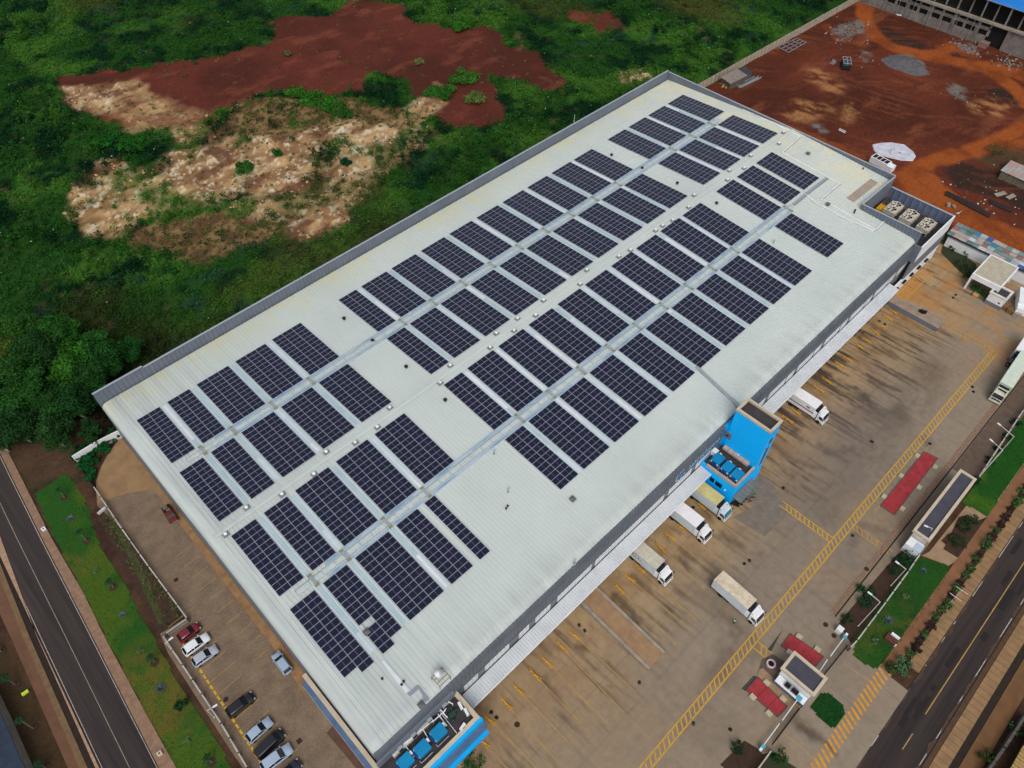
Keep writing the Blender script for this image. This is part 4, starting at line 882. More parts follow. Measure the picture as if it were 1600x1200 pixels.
# conduits at the far end
CON = [([(1160,172),(1212,195),(1250,214),(1222,239),(1312,288),(1283,312),(1368,360),(1384,344)],'dark edged conduit zigzagging round the far end of the roof'),([(1258,304),(1275,318),(1312,338),(1366,362)],'thin conduit from the truck yard walkway to the plant recess'),([(1292,279),(1268,297),(1240,320)],'short grey tray stub beyond the last array below the ridge'),([(1088,574),(1118,602),(1155,636)],'grey cable duct running from the arrays down to the blue tower')]
for pts, d in CON:
    q = []
    for u, v in pts: p_ = P(u, v, HR - 1); p_ = P(u, v, rz(p_[1])); q.append((p_[0], p_[1], rz(p_[1]) + .16))
    b = MB()
    wd = .7 if 'duct' in d or 'stub' in d else .3
    for a_, c_ in zip(q[:-1], q[1:]): b.mi(0).bar(a_, c_, wd, .16); b.mi(1).bar((a_[0], a_[1] - wd * .55, a_[2] - .02), (c_[0], c_[1] - wd * .55, c_[2] - .02), .1, .1)
    simple('cable_conduit', b, [M_galv if wd > .5 else M_white, mat('dark_conduit', srgb(92, 104, 112), rough=.6)], d, 'cable conduit', 'conduits on the roof')
# dirty rooflight patch and grey flashing by the office
p1 = [P(u, v, rz(-27)) for u, v in ((1360,280.5),(1372,286.5),(1334,316.5),(1322.5,310.5))]
b = MB(); b.sheet([(p_[0], p_[1]) for p_ in p1], 0); b.v = [(x, y, rz(y) + .1) for x, y, z in b.v]; b.build('rooflight', mat('dirty_rooflight', srgb(160, 146, 132), srgb(142, 128, 116), scale=.8, rough=.6, stretch=(1, .2, 1)), wh)
def roof_patch(px, name, m, h=.1):
    q = []
    for u, v in px:
        p_ = P(u, v, HR - 2)
        for _ in range(3): p_ = P(u, v, rz(p_[1]) + h)
        q.append((p_[0], p_[1]))
    b = MB(); b.sheet(q, 0); b.v = [(x, y, rz(y) + h) for x, y, z in b.v]; return b.build(name, m, wh)
M_flash = mat('grey_flashing', srgb(134, 144, 152), srgb(120, 130, 140), scale=.6, rough=.5)
roof_patch([(636,1084),(652,1070),(656,1075),(641,1088)], 'flashing', M_flash); roof_patch([(652,1070),(656,1072),(672,1094),(664,1096)], 'flashing', M_flash, .105)
roof_patch([(596,1034),(600,1031),(640,1078),(634,1083)], 'rooflight', M_skyw)
b = MB(); p_ = P(903, 186, 14); b.tube((142, 41.1, 15.9), (142, 41.1, 18.6), .06, .03); q_ = P(902, 196, 16); b.v = [(x - 142 + q_[0], y, z) for x, y, z in b.v]; simple('lightning_rod', b, M_white, 'thin white lightning rod standing on the scrubland parapet', 'lightning rod')

# ------------------------------------------------------------ blue stair tower and its side block with three blue units
tw = empty('stair_tower', (79.1, -47.6, 0), 0, 'bright blue stair tower standing against the middle of the truck yard facade', 'tower')
b = MB(); b.box(77.4, -51.1, 0, 80.9, -44.0, 17.9); b.box(77.6, -44.0, 0, 80.7, -42.6, 12.2); b.build('wall', M_blue, tw)
b = MB()
for x0, y0, x1, y1 in ((77.3, -51.2, 81.0, -50.75), (77.3, -44.4, 81.0, -43.95), (77.3, -50.75, 77.75, -44.4), (80.55, -50.75, 81.0, -44.4)): b.box(x0, y0, 17.9, x1, y1, 18.4)
b.build('parapet', M_beige, tw)
b = MB(); b.rect(77.75, -50.75, 80.55, -44.4, 17.93); b.build('roof', M_bitumen, tw)
for z0, z1 in ((13.0, 14.4), (6.2, 11.6)):
    b = MB(); b.box(78.5, -51.16, z0, 79.9, -51.1, z1); b.mi(1).box(78.38, -51.2, z0 - .12, 78.5, -51.1, z1 + .12); b.box(79.9, -51.2, z0 - .12, 80.02, -51.1, z1 + .12); b.build('window', [M_glass, mat('light_blue_frame', srgb(92, 176, 226), rough=.5)], tw)
b = MB(); b.box(77.3, -44.9, 9.6, 77.4, -43.6, 11.4); b.mi(1).tube((77.3, -44.2, 10.6), (77.1, -44.2, 10.6), .2, .2, 10); b.build('access_panel', [M_clad, M_black], tw)
b = MB(); b.tube((77.35, -47.4, 7.6), (77.1, -47.4, 7.55), .16, .2, 10); b.build('wall_lamp', M_white, tw)
sb = empty('plant_block', (74.5, -48, 0), 0, 'low blue block beside the stair tower carrying three blue roof units', 'building')
ZB = 6.6; XB0 = 71.6
b = MB(); b.box(XB0, -51.0, 0, 77.4, -43.4, ZB); b.build('wall', M_blue, sb)
M_pinkcope = mat('pinkish_coping', srgb(178, 158, 146), srgb(160, 142, 130), scale=.8, rough=.8)
b = MB(); b.box(XB0 - .1, -51.1, ZB, XB0 + .3, -44.5, ZB + .6); b.box(XB0 + .3, -51.1, ZB, 77.4, -50.7, ZB + .6); b.build('parapet', M_pinkcope, sb)
b = MB(); b.rect(XB0 + .5, -50.6, 77.39, -43.5, ZB + .02); b.build('roof', M_bitumen, sb)
for y0, y1 in ((-46.9, -46.0), (-48.6, -47.2)):
    b = MB(); b.box(XB0 - .05, y0, 3.4, XB0 + .02, y1, 4.7); b.mi(1).box(XB0 - .14, y0 - .1, 3.25, XB0 + .02, y1 + .1, 3.4); b.build('window', [M_glass, M_blue], sb)
b = MB(); b.tube((XB0, -49.4, 4.1), (XB0 - .25, -49.4, 4.05), .14, .18, 10); b.build('wall_lamp', M_white, sb)
b = MB()
for k in range(6): b.box(71.9 + 1.0 * k, -52.9, 3.0, 72.75 + 1.0 * k, -51.1, 3.08); b.box(72.75 + 1.0 * k, -53.5, 2.96, 72.85 + 1.0 * k, -51.1, 3.12)
b.build('awning', mat('grey_awning', srgb(112, 116, 112), srgb(98, 102, 98), scale=.8, rough=.5), sb)
b = MB()
for k in range(5): b.box(76.5, -49.9 + 1.12 * k, ZB + .5, 77.35, -48.85 + 1.12 * k, ZB + 1.05)
b.build('air_duct', M_pinkcope, sb)
b = MB(); b.box(72.7, -50.4, ZB + .02, 73.0, -44.2, ZB + .5); b.build('upstand', mat('grey_upstand', srgb(120, 116, 118), rough=.7), sb)
def roof_unit(x, y, z, label, a=0, sc=1., group='blue units on the tower block roof'):
    u = empty('cooling_unit', (x, y, z), a, label, 'cooling unit', group)
    b = MB(); b.box(-1.05 * sc, -.85 * sc, .25, 1.05 * sc, .85 * sc, 1.25 * sc); b.box(-1.12 * sc, -.92 * sc, 1.25 * sc, 1.12 * sc, .92 * sc, 1.4 * sc); b.build('casing', M_teal, u, world=False, bevel=.05)
    b = MB()
    for sx in (-.9, .9):
        for sy in (-.7, .7): b.box(sx * sc - .08, sy * sc - .08, 0, sx * sc + .08, sy * sc + .08, .25)
    b.build('feet', M_black, u, world=False)
    b = MB(); b.box(-1.5 * sc, -.5 * sc, .35, -1.05 * sc, .5 * sc, 1.05); b.build('outlet_duct', mat('navy_duct', srgb(18, 58, 110), rough=.5), u, world=False)
    b = MB(); b.box(-1.14 * sc, -.8 * sc, .75, -1.06 * sc, .8 * sc, 1.0); b.mi(0).box(1.1 * sc, .1, .7, 1.5 * sc, .6, 1.1); b.build('white_trim', M_white, u, world=False)
    b = MB(); b.path([(-1.3 * sc, -.9 * sc, .3), (-1.3 * sc, -1.3 * sc, .3), (.9 * sc, -1.3 * sc, .3)], .06); b.build('pipe', M_galv, u, world=False); return u
for k, (u, v, lb) in enumerate([(1122.5, 716, 'teal blue roof unit nearest the warehouse wall'), (1138, 728.5, 'middle blue unit of three on the tower block'), (1152.5, 740, 'outermost blue unit by the parapet corner')]):
    p_ = P(u, v, ZB + 1.4); roof_unit(p_[0], p_[1], ZB + .02, lb, sc=.98)
b = MB(); p_ = P(1117, 706, ZB + .8); b.box(p_[0] - .5, p_[1] - .5, ZB, p_[0] + .5, p_[1] + .5, ZB + 1.3); tag(b.build('white_cabinet', M_white), 'white cabinet squeezed between tower block units and warehouse wall', 'cabinet')
# ------------------------------------------------------------ writing on the facade: pale outlined lettering and a blue round emblem
def text_obj(body, size, loc, rot, m, name='facade_lettering', depth=.04, offs=0):
    c = bpy.data.curves.new(name, 'FONT'); c.body = body; c.size = size; c.extrude = depth; c.align_x = 'LEFT'; c.offset = offs
    o = bpy.data.objects.new('tmp', c); COL.objects.link(o); dg = bpy.context.evaluated_depsgraph_get(); me = bpy.data.meshes.new_from_object(o.evaluated_get(dg)); bpy.data.objects.remove(o)
    me.name = name; me.materials.clear(); me.materials.append(m); q = bpy.data.objects.new(name, me); COL.objects.link(q); q.location = loc; q.rotation_euler = rot; return q

def on_wall(u, v, y):
    q = CM.T @ np.array([(u - 800) / FPX, -(v - 600) / FPX, 1.0]); return CAM + q * (y - CAM[1]) / q[1]
YL = YW - .1
e_ = on_wall(1065.5, 737, YL); l0 = on_wall(1077, 727, YL); l1 = on_wall(1131, 674, YL)
M_let = mat('lettering_blue', srgb(128, 176, 214), rough=.5); M_emb = mat('emblem_blue', srgb(20, 130, 220), rough=.5)
t_ = text_obj('cold solutions', 2.1, (l0[0], YL, 8.9), (math.pi / 2, 0, 0), M_let); wd_ = max(p_.co.x for p_ in t_.data.vertices); t_.scale = ((min(l1[0], 76.6) - l0[0]) / wd_, 1, 1); t_.parent = wh; t_.location = (l0[0] - 81, YL, 8.9)
b = MB(); cx, cz = e_[0], 9.75
def ring(b, cx, cz, r0, r1, a0, a1, n=18):
    for k in range(n):
        t0 = math.radians(a0 + (a1 - a0) * k / n); t1 = math.radians(a0 + (a1 - a0) * (k + 1) / n)
        b.add([(cx + r * math.cos(t), YL, cz + r * math.sin(t)) for r, t in ((r0, t0), (r1, t0), (r1, t1), (r0, t1))], [(0, 1, 2, 3)])
ring(b, cx, cz, 1.15, 1.5, 50, 350); b.mi(1); ring(b, cx, cz + .45, .25, .5, 0, 270); ring(b, cx, cz - .3, .25, .5, -180, 90); b.mi(0); b.build('emblem', [mat('emblem_pale', srgb(150, 206, 240), rough=.5), M_emb], wh)
# ------------------------------------------------------------ office block on the near corner
of = empty('office_block', (4, -45, 0), 0, 'blue banded office block with flat black roof at the near corner', 'building')
ZO = 8.6; OX0, OX1, OY0, OY1 = -3.9, 11.3, -48.3, -42.0
b = MB(); b.box(OX0 + .2, OY0 + .25, 0, OX1 - .2, YW, ZO - .5); b.build('wall', M_white, of)
b = MB(); b.rect(OX0 + .4, OY0 + .6, OX1 - .5, YW - .05, ZO - .45); b.build('roof', M_bitumen, of)
b = MB(); b.box(OX1 - .7, OY0, ZO - .45, OX1, OY1, ZO); b.box(OX0, OY0, ZO - .45, OX1 - .7, OY0 + .6, ZO); b.build('parapet', M_beige, of)
b = MB(); b.box(OX0, OY0 - .5, ZO - 1.4, OX1 + .12, OY0, ZO - .15); b.build('blue_fascia', mat('vivid_fascia', srgb(0, 168, 236), srgb(0, 158, 226), scale=.5, rough=.5), of)
b = MB(); b.box(OX0, OY0 - 1.0, 4.2, OX1 + .3, OY0 + .2, ZO - 1.4); b.box(OX1 - .2, OY0, 4.2, OX1 + .1, YW, ZO - .5); b.build('glazing', M_bglass, of)
b = MB(); b.box(OX0, OY0 - 1.5, 3.3, OX1 + .2, OY0 - .2, 4.2); b.build('blue_canopy', mat('vivid_fascia', None), of)
b = MB(); b.box(-4.0, OY0, 0, -3.35, -25.2, 7.9); b.build('side_wall', M_white, of)
b = MB(); b.box(-4.05, OY0, 7.9, -3.4, -25.2, 8.5); b.build('parapet', M_beige, of)
b = MB(); b.box(-4.75, OY0, 6.2, -4.0, -25.6, 7.2); b.mi(1).box(-4.8, OY0, 6.05, -4.0, -25.6, 6.2)
for y in np.arange(-46, -26, 2.4): b.box(-4.78, y, 6.2, -4.74, y + .06, 7.2)
b.build('side_canopy', [M_bglass, M_cope], of)
b = MB(); b.box(OX0 + .4, YW + .12 - .45, 8.6, 10.6, YW - .02, 10.6); b.build('rear_upstand', M_clad, of)
o_ = lambda x, y, z: P(560 + x * .16875, 1000 + y * .16875, z)
for x, y, lb in ((740, 850, 'blue roof tank unit nearest the pipes on the office roof'), (590, 1000, 'middle blue tank unit on the office roof'), (435, 1120, 'blue tank unit at the frame edge on the office roof')):
    p_ = o_(x, y, ZO + .8); roof_unit(p_[0], p_[1], ZO - .44, lb, math.radians(0), .95, 'blue tank units on the office roof')
b = MB(); p0 = o_(665, 735, ZO + .4); p1_ = o_(300, 1050, ZO + .4); ym = (p0[1] + p1_[1]) / 2; b.box(p1_[0], ym - .5, ZO - .4, p0[0], ym + .5, ZO + .4)
for k in range(8): b.box(p1_[0] + .4 + k * (p0[0] - p1_[0]) / 8, ym - .53, ZO - .4, p1_[0] + .46 + k * (p0[0] - p1_[0]) / 8, ym + .53, ZO + .43)
tag(b.build('air_duct', M_dirtywhite), 'long pale rectangular duct along the back of the office roof', 'air duct')
def pipes(pts, r, lb, z):
    q = [tuple(o_(x, y, z)) for x, y in pts]; b = MB(); b.path(q, r, 8)
    for p_ in q: b.lathe((p_[0], p_[1], p_[2] - r * 1.25), [(r * 1.1, 0), (r * 1.25, r), (r * 1.1, r * 2.4)], 8)
    for p_ in (q[0], q[-1]): b.tube(p_, (p_[0], p_[1], ZO - .45), r, r, 8)
    tag(b.build('white_pipe', M_white), lb, 'pipe', 'white pipes on the office roof')
pipes([(850, 545), (745, 630), (820, 715)], .1, 'bent white pipe from the rusty corner of the office roof', ZO + .1)
pipes([(870, 590), (835, 570), (800, 655), (690, 755)], .09, 'white pipe with an elbow running toward the pale duct', ZO + .25)
pipes([(740, 690), (815, 790), (780, 820)], .09, 'white pipe turning into the first blue tank', ZO + .05)
pipes([(735, 640), (910, 860)], .05, 'straight thin white pipe crossing the black office roof', ZO - .3)
pipes([(600, 830), (660, 935), (630, 965)], .08, 'white pipe turning into the middle blue tank', ZO + .05)
pipes([(440, 985), (515, 1080), (480, 1110)], .08, 'white pipe turning into the blue tank at the frame edge', ZO + .05)
pipes([(690, 745), (370, 1000)], .08, 'pair pipe lying along the pale duct', ZO + .5)
for x, y, rz_, lb in ((945, 610, 1.35, 'white wall split unit by the office parapet nearest the warehouse'), (1000, 668, 1.35, 'white split unit second along the office side parapet'), (965, 805, .2, 'white split unit by the blue fascia parapet')):
    p_ = o_(x, y, ZO); a = empty('air_conditioner', (p_[0], p_[1], ZO - .45), rz_ + 0, lb, 'air conditioner', 'white split units on the office roof')
    b = MB(); b.box(-.55, -.2, .12, .55, .2, .85); b.build('casing', M_white, a, world=False, bevel=.03)
    b = MB(); b.lathe((0, 0, 0), [(.26, 0), (.26, .03)], 16); b.v = [(x_, -.2 - z_, y_ + .5) for x_, y_, z_ in b.v]; b.build('fan_grille', M_black, a, world=False)
    b = MB(); b.box(-.45, -.25, 0, -.35, .25, .12); b.box(.35, -.25, 0, .45, .25, .12); b.build('feet', M_galv, a, world=False)
for k, (x, y) in enumerate([(345, 950), (475, 830), (620, 690), (765, 560)]):
    p_ = o_(x, y, 9.6); b = MB(); b.box(p_[0] - .4, YW - .75, 8.6, p_[0] + .4, YW - .1, 9.7); b.mi(1).box(p_[0] - .32, YW - .8, 8.75, p_[0] + .32, YW - .75, 9.5); tag(b.build('wall_unit', [M_galv, M_dark]), ORD[k] + ' grey box unit along the warehouse wall above the office roof from the frame edge', 'wall unit', 'grey units on the wall above the office roof')
p_ = o_(870, 690, ZO); b = MB(); b.box(p_[0] - .5, p_[1] - .4, ZO - .4, p_[0] + .5, p_[1] + .4, ZO + .05); b.tube((p_[0] - .9, p_[1], ZO - .1), (p_[0] + 1, p_[1] + .2, ZO - .1), .18, .18, 12); b.tube((p_[0] + .4, p_[1] + .7, ZO - .4), (p_[0] + .4, p_[1] + .7, ZO + .3), .2, .2, 10); b.lathe((p_[0] - .4, p_[1] - .7, ZO - .4), [(.28, 0), (.28, .5), (.1, .7)], 12)
tag(b.build('pump_set', mat('green_pump', srgb(36, 62, 54), rough=.6)), 'dark green pump set in the middle of the office roof', 'pump')
p_ = o_(850, 530, ZO); b = MB(); b.box(p_[0] - .35, p_[1] - .3, ZO - .4, p_[0] + .35, p_[1] + .3, ZO); b.tube((p_[0] - .6, p_[1] + .1, ZO - .2), (p_[0] + .6, p_[1] - .2, ZO - .2), .14, .14, 8); b.lathe((p_[0] + .6, p_[1] + .5, ZO - .4), [(.2, 0), (.2, .3), (.1, .4)], 10)
tag(b.build('pump_set', mat('rusty_orange', srgb(150, 82, 44), srgb(96, 52, 34), scale=3, rough=.8)), 'rusty orange valves in the corner of the office roof', 'valve')
# satellite dish on a rusty frame
p_ = P(690, 1064, 12.5); x, y = p_[0], -41.6; z = rz(y)
dsh = empty('satellite_dish', (x, y, z), 0, 'round white satellite dish on a rusty steel frame at the eave', 'satellite dish')
b = MB()
for sx in (-1.0, 1.0):
    for sy in (-1.0, .8): b.bar((x + sx, y + sy, z - .2), (x + sx, y + sy, z + 1.0), .09, .09)
    b.bar((x + sx, y - 1.0, z + 1.0), (x + sx, y + .8, z + 1.0), .09, .09)
for sy in (-1.0, -.4, .2, .8): b.bar((x - 1.0, y + sy, z + 1.0), (x + 1.0, y + sy, z + 1.0), .09, .09)
b.build('frame', mat('rusty_frame', srgb(150, 124, 104), srgb(112, 84, 66), scale=3, rough=.8), dsh)
b = MB(); b.lathe((0, 0, 0), [(.08, 0), (.35, .04), (.58, .14), (.62, .2)], 20); b.v = [(x + vx, y + .4 + vy * .9 - vz * .4, z + 1.5 + vz * .9 + vy * .4) for vx, vy, vz in b.v]; b.build('reflector', M_white, dsh, smooth=True)
b = MB(); b.bar((x, y + .4, z + 1.0), (x, y + .4, z + 1.55), .08, .08); b.bar((x, y + .3, z + 1.6), (x, y - .1, z + 2.1), .04, .04); b.box(x - .06, y - .16, z + 2.05, x + .06, y - .04, z + 2.17); b.build('mast', M_galv, dsh)

# ------------------------------------------------------------ vehicles
def extr(b, prof, y0, y1, ins=None):
    n = len(prof); q = [(x, y0, z) for x, z in prof] + [(x, y1, z) for x, z in prof]
    A = sum(prof[i][0] * prof[(i + 1) % n][1] - prof[(i + 1) % n][0] * prof[i][1] for i in range(n))
    fs = [(i, (i + 1) % n, n + (i + 1) % n, n + i) for i in range(n)] + [tuple(range(n - 1, -1, -1)), tuple(range(n, 2 * n))]
    if A > 0: fs = [f[::-1] for f in fs]
    b.add(q, fs); return b
def wheel(parent, x, y, r, wd):
    b = MB(); b.lathe((0, 0, 0), [(r * .6, -wd / 2), (r * .93, -wd / 2), (r, -wd / 2 + .04), (r, wd / 2 - .04), (r * .93, wd / 2), (r * .6, wd / 2)], 18); b.v = [(x + vx, y + vz, r + vy) for vx, vy, vz in b.v]
    o = b.build('wheel', M_rubber, parent, world=False, smooth=False)
    b = MB(); b.lathe((0, 0, 0), [(r * .6, -wd * .42), (r * .6, wd * .42)], 14); b.v = [(x + vx, y + vz, r + vy) for vx, vy, vz in b.v]; b.build('rim', M_galv, o, world=False); return o
def box_truck(loc, a, label, boxm, roofm, cabm, L=7.0, Hh=3.65, Wd=2.5, stripe=None, emblem=False, glass=None):
    t = empty('box_truck', loc, a, label, 'truck', 'trucks in the dock yard'); h = Wd / 2
    xb = -L - 2.3; xf = -2.35      # cab front at x=0
    b = MB(); b.box(xb, -h, 1.05, xf, h, Hh - .06); o = b.build('cargo_box', boxm, t, world=False, bevel=.03)
    b = MB(); b.box(xb - .03, -h - .03, Hh - .06, xf + .03, h + .03, Hh); b.build('box_roof', roofm, o, world=False)
    b = MB(); b.box(xb - .05, -h + .08, 1.15, xb, -.03, Hh - .2); b.box(xb - .05, .03, 1.15, xb, h - .08, Hh - .2)
    for yy_ in (-.25, .25): b.box(xb - .09, yy_ - .03, 1.2, xb - .05, yy_ + .03, Hh - .25)
    b.build('rear_door', boxm, o, world=False)
    if stripe:
        b = MB()
        for s_ in (-1, 1): b.box(xb + .05, s_ * (h + .012), 1.9, xf - .05, s_ * h, 2.15)
        for s_ in (-1, 1):
            for xx in (xb + .6, xf - 1.9): b.box(xx, s_ * (h + .012), 2.6, xx + .7, s_ * h, 2.95)
        b.build('stripe', stripe, o, world=False)
    if emblem:
        b = MB()
        for s_ in (-1, 1):
            for k in range(14):
                t0 = math.radians(40 + k * 20); t1 = math.radians(58 + k * 20); cx, cz = xb + 2.4, 2.5
                q = [(cx + rr * math.cos(tt), s_ * (h + .015), cz + rr * math.sin(tt)) for rr, tt in ((.42, t0), (.55, t0), (.55, t1), (.42, t1))]; b.add(q, [(0, 1, 2, 3) if s_ > 0 else (3, 2, 1, 0)])
            b.box(xb + 3.2, s_ * (h + .015), 2.2, xb + 3.35, s_ * h, 2.7); b.box(xb + 3.5, s_ * (h + .015), 2.2, xb + 3.9, s_ * h, 2.32)
        b.build('emblem', M_black, o, world=False)
    b = MB(); b.box(xb + .1, -.45, .6, -.5, -.32, .95); b.box(xb + .1, .32, .6, -.5, .45, .95)
    for xx in np.arange(xb + .5, -1, 1.2): b.box(xx, -h + .1, .9, xx + .1, h - .1, 1.05)
    b.box(xb + 2.6, -h + .1, .45, xb + 3.8, -h + .6, .95); b.box(xb, -h + .1, .4, xb + .1, h - .1, .55); b.build('chassis', M_black, t, world=False)
    b = MB(); b.box(xf - .02, -.95, 2.0, xf + .5, .95, 3.3); b.box(xf + .1, -.8, 2.2, xf + .56, .8, 3.1)
    for k in range(7): b.box(xf + .08, -.9 + .26 * k, 3.3, xf + .42, -.8 + .26 * k, 3.34)
    b.build('cooling_unit', M_black, t, world=False)
    hc = h - .1; prof = [(-1.6, .55), (0, .55), (.02, 1.15), (-.04, 1.5), (-.42, 2.42), (-.6, 2.5), (-1.6, 2.52)]
    b = MB(); extr(b, prof, -hc, hc); o = b.build('cab', cabm, t, world=False, bevel=.05)
    b = MB(); b.add([(-.05, -hc + .1, 1.52), (-.05, hc - .1, 1.52), (-.415, hc - .16, 2.38), (-.415, -hc + .16, 2.38)], [(0, 1, 2, 3)]); b.v = [(x + .025, y, z) for x, y, z in b.v]; b.build('windscreen', glass or M_glass, o, world=False)
    for s_ in (-1, 1):
        b = MB(); b.add([(-.2, s_ * (hc + .008), 1.5), (-1.15, s_ * (hc + .008), 1.5), (-1.15, s_ * (hc + .008), 2.2), (-.48, s_ * (hc + .008), 2.2)], [(0, 1, 2, 3) if s_ > 0 else (3, 2, 1, 0)]); b.f = b.f[::1]; b.build('side_window', M_glass, o, world=False)
        b = MB(); b.box(.0, s_ * (hc - .12), .75, .05, s_ * (hc - .5), 1.0); b.build('headlight', mat('lamp_glass', srgb(150, 156, 160), rough=.15), o, world=False)
        b = MB(); b.box(-.2, s_ * hc, 2.2, -.1, s_ * (hc + .3), 2.26); b.box(-.22, s_ * (hc + .2), 1.7, -.1, s_ * (hc + .38), 2.25); b.build('mirror', M_black, o, world=False)
    b = MB(); b.box(-.02, -hc + .3, .95, .05, hc - .3, 1.28); b.build('grille', M_black, o, world=False); b = MB(); b.box(-.1, -hc - .03, .4, .14, hc + .03, .72); b.build('bumper', cabm, o, world=False, bevel=.03)
    b = MB(); prof = [(-1.62, 2.5), (-1.0, 2.52), (-.8, 2.6), (-1.3, 3.15), (-1.58, 3.3)]; extr(b, prof, -hc + .1, -hc + .28); extr(b, prof, hc - .28, hc - .1); b.box(-1.6, -hc + .1, 3.14, -1.3, hc - .1, 3.28)
    b.build('wind_deflector', cabm, o, world=False)
    b = MB()
    for s_ in (-1, 1): b.box(xf - .1, s_ * (hc - .02), .9, xf + .55, s_ * (hc - .3), 2.6)
    b.build('side_fairing', cabm, t, world=False)
    for s_ in (-1, 1):
        wheel(t, -1.0, s_ * (h - .22), .47, .3); wheel(t, xb + 2.0, s_ * (h - .32), .47, .55)
    return t
M_creamroof = mat('cream_roof', srgb(196, 186, 128), srgb(178, 168, 112), scale=1, rough=.7)
M_beigeroof = mat('stained_truck_roof', srgb(204, 192, 170), srgb(176, 158, 134), scale=1.2, rough=.75, lo=.4, hi=.7)
M_dirtyroof = mat('dusty_truck_roof', srgb(192, 188, 172), srgb(172, 166, 150), scale=1.2, rough=.75)
M_truckside = mat('truck_side', srgb(196, 206, 212), srgb(182, 192, 198), scale=.7, rough=.5)
M_whiteroof = mat('white_truck_roof', srgb(226, 224, 226), srgb(214, 212, 212), scale=1, rough=.6)
D90 = math.radians(-90)
def at_front(rl, rr, Hh=3.65):
    """x centre and front y of the cargo box from its front roof corners in the photo"""
    a = P(*rl, Hh); c = P(*rr, Hh); return (a[0] + c[0]) / 2, (a[1] + c[1]) / 2
x, y = at_front((1276, 638), (1284.7, 629.3)); box_truck((x, y - 2.35, 0), D90, 'white truck with a red side stripe docked right of the blue tower', M_white, M_whiteroof, M_white, stripe=mat('dark_red_stripe', srgb(120, 24, 40), rough=.5))
x, y = at_front((1120, 788), (1131.5, 778.5)); box_truck((x, y - 2.35, 0), D90, 'docked truck with a yellowish cream roof beside the blue tower block', M_truckside, M_creamroof, M_truckside, glass=mat('tinted_screen', srgb(40, 110, 126), rough=.15))
x, y = at_front((1087.6, 823), (1101, 812)); box_truck((x, y - 2.35, 0), D90, 'docked truck with a clean white roof and white cab', M_truckside, M_whiteroof, M_white)
x, y = at_front((1026, 887.4), (1038, 877.5)); box_truck((x, y - 2.35, 0), D90, 'docked truck with a dusty roof and black round emblem on its side', M_truckside, M_dirtyroof, M_white, emblem=True)
x, y = at_front((1169, 950.4), (1182, 938.3)); a = P(1116.7, 905, 3.65); c = P(1128.7, 891.7, 3.65); rx, ry = (a[0] + c[0]) / 2, (a[1] + c[1]) / 2
an = math.atan2(y - ry, x - rx); box_truck((x + 2.35 * math.cos(an), y + 2.35 * math.sin(an), 0), an, 'white truck with a stained beige roof standing free in the yard', M_truckside, M_beigeroof, M_white, L=math.hypot(x - rx, y - ry))
x, y = at_front((1564.7, 596.7), (1581.3, 606), 3.9); box_truck((x - 2.35, y - .1, 0), math.radians(183), 'long pale green roofed truck with a dark cab parked at the right edge', mat('pale_green_side', srgb(170, 188, 170), rough=.5), mat('pale_green_roof', srgb(196, 206, 190), srgb(182, 194, 178), scale=1, rough=.6), mat('off_white_cab', srgb(196, 196, 180), srgb(180, 178, 160), scale=1), L=12, Hh=3.9)
x, y = at_front((1592, 551), (1604, 558), 3.6); box_truck((x - 1.6, y + .3, 0), math.radians(183), 'dark blue cabbed white truck mostly cut off by the right edge', M_white, M_whiteroof, mat('navy_cab', srgb(36, 46, 66), rough=.4), L=7)
def rr_sec(x, w, z0, z1, r=.14, wt=None):
    wt = w if wt is None else wt
    return [(x, -w, z0), (x, w, z0), (x, w, (z0 + z1) / 2), (x, wt, z1 - r), (x, wt - r, z1), (x, -wt + r, z1), (x, -wt, z1 - r), (x, -w, (z0 + z1) / 2)]
